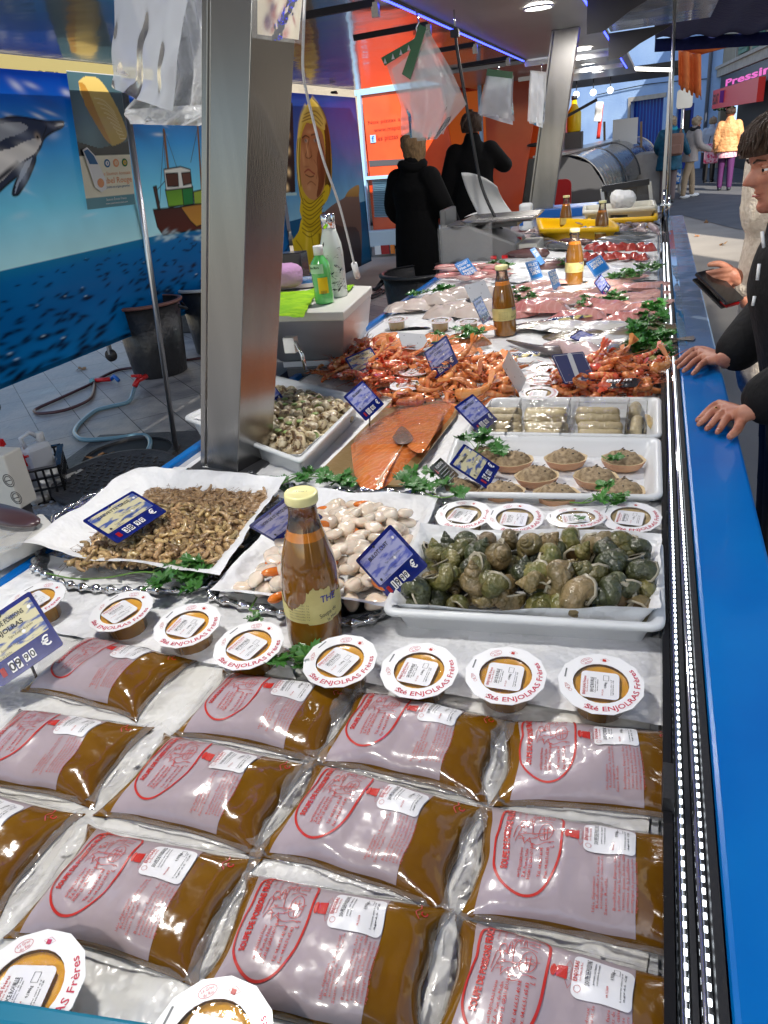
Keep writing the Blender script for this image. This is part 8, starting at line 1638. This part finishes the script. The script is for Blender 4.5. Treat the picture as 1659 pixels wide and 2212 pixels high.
t=thing('steel_flask','white insulated flask with black leaf drawings and a steel cap','flask',on(728,640)); m_fl=M('white flask',(.66,.70,.66),.25,coat=.4)
obj('flask_body',MB().add(lathe([(.031,0),(.034,.004),(.0345,.13),(.032,.155),(.022,.19),(.020,.20)],32),m_fl),t); obj('cap',MB().add(lathe([(.021,.199),(.0215,.235),(.018,.24)],28),m_chrome),t)
b=MB(); r=random.Random(9)
for i in range(26):
    a=r.uniform(-2.8,.2); z=r.uniform(.015,.15); w_=wr(a,z,.0351 if z<.13 else .034); an=r.uniform(-.6,1.2); L=r.uniform(.015,.035); q=[(0,0),(L*.4,L*.16),(L,0),(L*.4,-L*.16)]; b.add(([w_(x*math.cos(an)-y*math.sin(an),x*math.sin(an)+y*math.cos(an)) for x,y in q],[(0,1,2,3)]),m_blackgl,False)
obj('leaf_drawing',b,t)
# ------------------------------------------------------------------ scales
t=thing('scales','large grey shop scales with a steel pan on the counter','scales',(-1.02,4.95,TZ)); m_sg=M('scale grey',(.12,.122,.125),.4,coat=.2)
obj('base',MB().add(prism([(-.24,0),(.24,0),(.24,.10),(-.05,.22),(-.24,.22)],-.20,.20),m_sg,False,Matrix.Rotation(PI/2,4,'X')@Matrix.Translation((0,0,0))),t,bevel=.015)
obj('pan',MB().add(ringloop([quadloop([(-.1,.2),(.36,.2),(.36,-.2),(-.1,-.2)],i,z) for i,z in ((.03,.22),(.0,.245),(.0,.25),(.006,.25),(.034,.228))]),m_steel),t); obj('pan_support',MB().add(box(.12,0,.205,.22,.2,.03),m_dkgrey,False),t)
obj('display',MB().add(box(-.25,.1,.25,.04,.3,.12),m_sg,False),t,bevel=.01); obj('keypad',MB().add(box(-.13,0,.222,.14,.3,.006),m_dkgrey,False),t)
for k in range(2): obj('red_button',MB().add(box(.1+.07*k,-.215,.03,.035,.02,.018),m_rr,False),t)
tag(obj('plastic_cover',MB().add(patch([tuple(p) for p in ((-1.24,5.13),(-.98,5.1),(-.9,4.72),(-1.2,4.70))],TZ+.2,24,18,.03,fr=10,seed=3),m_film)),'crinkled clear plastic over the side of the scales','plastic')
tag(obj('plastic_cover',MB().add(grid(lambda u,v:(-1.26+.34*u,4.72-.01*math.sin(u*9),TZ+.22-.20*v+.02*math.sin(u*14+v*3)),20,12),m_film)),'clear plastic hanging over the front of the scales','plastic')
t=thing('paper_stack','pad of white wrapping paper curling up beside the scales','paper',(-1.12,5.35,TZ+.2)); 
obj('sheets',MB().add(grid(lambda u,v:(-.12+.24*u+ .1*v*v,.10*math.sin(v*2.2),.30*(1-v)*(1-.35*u*u)+.0),16,12),m_card).add(grid(lambda u,v:(-.14+.26*u,.12-.0*v+.2*v,.01+.02*math.sin(u*3)),10,8),m_card),t,solid=.002); obj('pedestal',MB().add(box(0,.05,-.12,.34,.3,.22),m_sg,False),t,bevel=.01)
p=D(1075,548,TZ+.03); t=thing('card_reader','black payment terminal with red keys on a white block before the scales','terminal',(p.x-.02,p.y+.1,TZ)); obj('block',MB().add(box(0,0,.05,.55,.3,.07),M('white nylon block',(.62,.61,.56),.4),False),t,bevel=.006); obj('terminal',MB().add(box(-.06,0,.115,.22,.10,.05),m_blackgl,False),t,bevel=.015); obj('red_key',MB().add(box(.12,-.02,.10,.08,.05,.025),m_rr,False),t,bevel=.005)
p=D(1137,500,TZ); t=thing('white_canister','white plastic canister with a blue mark beside the steel pan','canister',(p.x,p.y,TZ+.01)); obj('canister_body',MB().add(box(0,0,.1,.10,.10,.2),m_white,False),t,bevel=.02); obj('blue_mark',MB().add(box(-.03,-.052,.07,.03,.002,.06),m_bluepl,False),t)
# ------------------------------------------------------------------ hanging bags
m_bagw=M('white carrier film',(.74,.76,.78),.3,bump=.8,bs=18,coat=.5,sss=.0,trans=.0); m_bagc=FILM('clear bag stack',tint=(.88,.89,.9),haze=.45,bs=14,bump=.4,rough=.2,blend=.22,hcol=(.70,.72,.75)); m_bagt=FILM('milky bag film',tint=(.9,.93,.97),haze=.72,bs=8,bump=.4,rough=.22,blend=.2,hcol=(.74,.79,.86)); m_grn=M('green header',S(10,85,45),.35,coat=.4)
def hang(L,Rr,Y,dep,m,nm,parent,seed=0,pl=7,nu=60,nv=40):
    """pleated sheet between a left and a right edge line given top to bottom"""
    sv=seed*2.3
    def ev(P,v):
        q=[(a,b) for a,b in P]; t=v*(len(q)-1); k=min(int(t),len(q)-2); f=t-k; return (q[k][0]*(1-f)+q[k+1][0]*f,q[k][1]*(1-f)+q[k+1][1]*f)
    def fn(u,v):
        a=ev(L,v); b=ev(Rr,v); x=a[0]+(b[0]-a[0])*u; y=a[1]+(b[1]-a[1])*u; d=dep*(math.sin(u*pl*(1.1+.2*math.sin(seed))+v*1.2+sv)*.5+noise.noise(Vector((u*4,v*3,sv)))*.8)*(.25+.75*v)
        p=DY(x,y,Y); return (p.x,p.y+d,p.z)
    o=obj(nm,MB().add(grid(fn,nu,nv),m),parent); return o
t=thing('carrier_bags','large bundle of white plastic carrier bags hanging left of the near pillar','bags',(0,0,0))
hang([(262,-60),(300,60),(330,170),(275,238),(280,262)],[(440,-60),(470,60),(480,150),(500,235),(500,255)],1.86,.05,m_bagw,'white_bags',t,1,26)
hang([(275,236),(272,250),(285,268)],[(500,222),(505,240),(440,272)],1.84,.03,m_bagw,'bag_ends',t,2,18,50,10)
hang([(243,-60),(243,60),(236,150),(232,188)],[(420,-60),(395,60),(385,150),(372,240)],1.78,.035,m_bagt,'front_bag',t,3,4)
t=thing('clear_bags','bundle of clear plastic bags with green card headers hanging from a hook','bags',(0,0,0)); YB=3.9
hang([(835,140),(848,180),(868,230),(868,292)],[(915,62),(960,150),(985,200),(958,290)],YB+.05,.03,m_bagc,'bags',t,4,5); hang([(900,70),(890,150),(885,220),(900,305)],[(925,65),(975,150),(1007,225),(945,300)],YB,.03,m_bagc,'bags',t,5,4); hang([(845,150),(860,200),(880,250),(885,298)],[(920,90),(950,160),(965,230),(940,296)],YB-.04,.03,m_bagc,'bags',t,6,6)
def strip(P,Y,m,nm,par): q=[DY(x,y,Y) for x,y in P]; obj(nm,MB().add((q+[p+Vector((0,.006,0)) for p in q],[(3,2,1,0),(4,5,6,7),(0,1,5,4),(1,2,6,5),(2,3,7,6),(3,0,4,7)]),m,False),par)
strip([(823,125),(908,76),(913,90),(831,142)],YB-.03,m_grn,'header',t); strip([(868,160),(906,52),(921,60),(886,172)],YB-.07,m_grn,'header',t)
for i in range(5): b=MB(); a=DY(832+i*17,132-i*9.5,YB-.036); b.add(text('▲',.02,a.x,a.z,fn=lambda x,y:(x,YB-.037,y),w=.016),m_gb,False); obj('triangle_mark',b,t)
obj('hook',MB().add(tube([DY(904,78,YB-.02),DY(899,60,YB-.02),DY(905,48,YB-.02),DY(898,20,YB)],.004,6),m_chrome),t)
for (l,rr,h,Y,lab) in ((([(1052,158),(1040,210),(1033,245)],[(1110,162),(1108,210),(1112,262)]),[(1053,148),(1108,155),(1106,170),(1050,163)],None,5.6,'small bundle of clear bags with a green header near the orange truck'),(([(1145,152),(1143,200),(1140,262)],[(1180,155),(1180,200),(1176,268)]),None,None,6.6,'narrow bundle of milky bags hanging beside the slanting pillar')):
    t=thing('clear_bags',lab,'bags',(0,0,0)); L_,R2=l; hang(L_,R2,Y,.04,m_bagc,'bags',t,7,5,30,20); hang([(x+3,y+4) for x,y in L_],[(x-4,y+8) for x,y in R2],Y+.04,.04,m_bagt,'bags',t,8,4,30,20)
    if rr: strip(rr,Y-.03,m_grn,'header',t)
    x0,y0=l[0][0]; obj('hook',MB().add(tube([DY(x0+25,y0,Y),DY(x0+25,y0-14,Y)],.005,6),m_chrome),t)
# plastic sleeve with a printed picture at the top of the near pillar
t=thing('picture_sleeve','clear sleeve holding a red and cream printed picture hung on the near pillar','picture',(0,0,0)); YS=1.36
q=[DY(x,y,YS) for x,y in ((548,-60),(668,-60),(655,96),(546,82))]; obj('sleeve',MB().add(grid(lambda u,v:tuple((q[0].lerp(q[1],u)).lerp(q[3].lerp(q[2],u),v)+Vector((0,-.006*math.sin(u*7+v*3)-.002,0))),20,16),m_film),t)
c=Canvas(0,1,0,1,.012); c.fill([(0,0),(1,0),(1,1),(0,1)],S(225,215,190)); r=random.Random(4)
for i in range(26): c.blob(r.uniform(.2,.9),r.uniform(0,1),r.uniform(.03,.12),r.uniform(.08,.2),r.choice((S(150,40,40),S(90,60,90),S(230,220,200),S(170,70,70),S(120,110,150))),.8,r.uniform(-.6,.6))
q2_=[DY(x,y,YS+.004) for x,y in ((556,-60),(658,-60),(645,86),(556,74))]; obj('print',c.mb(lambda u,v:tuple((q2_[0].lerp(q2_[1],u)).lerp(q2_[3].lerp(q2_[2],u),1-v)),m_mur),t)
# cables
def cable(pts,Y,r,m,lab,end=None):
    t=thing('cable',lab,'cable',(0,0,0)); P=[DY(x,y,(Y[i] if isinstance(Y,list) else Y)) for i,(x,y) in enumerate(pts)]; obj('wire',MB().add(tube(spline(P,10),r,8),m),t)
    if end: obj('plug',MB().add(tube([P[-1],P[-1]+(P[-1]-P[-2]).normalized()*.045],.008,8),end),t)
cable([(660,-40),(656,60),(654,140),(660,190),(678,265),(700,350),(735,450),(765,570)],[1.45,1.45,1.45,1.48,1.55,1.6,1.7,1.8],.0028,m_white,'thin white cable trailing from the near pillar towards the flask',m_card)
cable([(983,60),(988,110),(1003,200),(1022,310),(1040,400),(1070,470),(1110,540)],[5.2,5.2,5.2,5.2,5.2,5.1,5.0],.010,m_black,'black cable hanging from the roof down to the scales')
t=thing('cable_clip','black clip with a steel screw where the cable leaves the roof','clip',tuple(DY(983,72,5.2))); obj('clip_body',MB().add(box(0,0,0,.05,.04,.04),m_black,False),t); obj('screw',MB().add(tube([(0,0,.02),(0,0,.12)],.006,6),m_chrome),t)
# floor clutter between mural and seller
for i,(x,y,s,lab) in enumerate(((690,700,.30,'loops of black cable lying on the paving behind the cabinet'),(790,640,.25,'second coil of dark cable on the floor by the seller'))):
    p=D(x,y,0); r=random.Random(i); P=[(p.x+s*(1-.02*k)*math.cos(k*.9)+r.uniform(-.05,.05),p.y+s*math.sin(k*.9)*1.3+r.uniform(-.05,.05),.02+.004*(k%5)) for k in range(26)]; tag(obj('cable_coil',MB().add(tube(spline(P,4),.012,6),m_black)),lab,'cable')
p=D(770,560,0); tag(obj('metal_post',MB().add(tube([(p.x,p.y,0),(p.x,p.y,1.0)],.02,8),m_dkgrey)),'short dark post on the paving near the food truck','post')
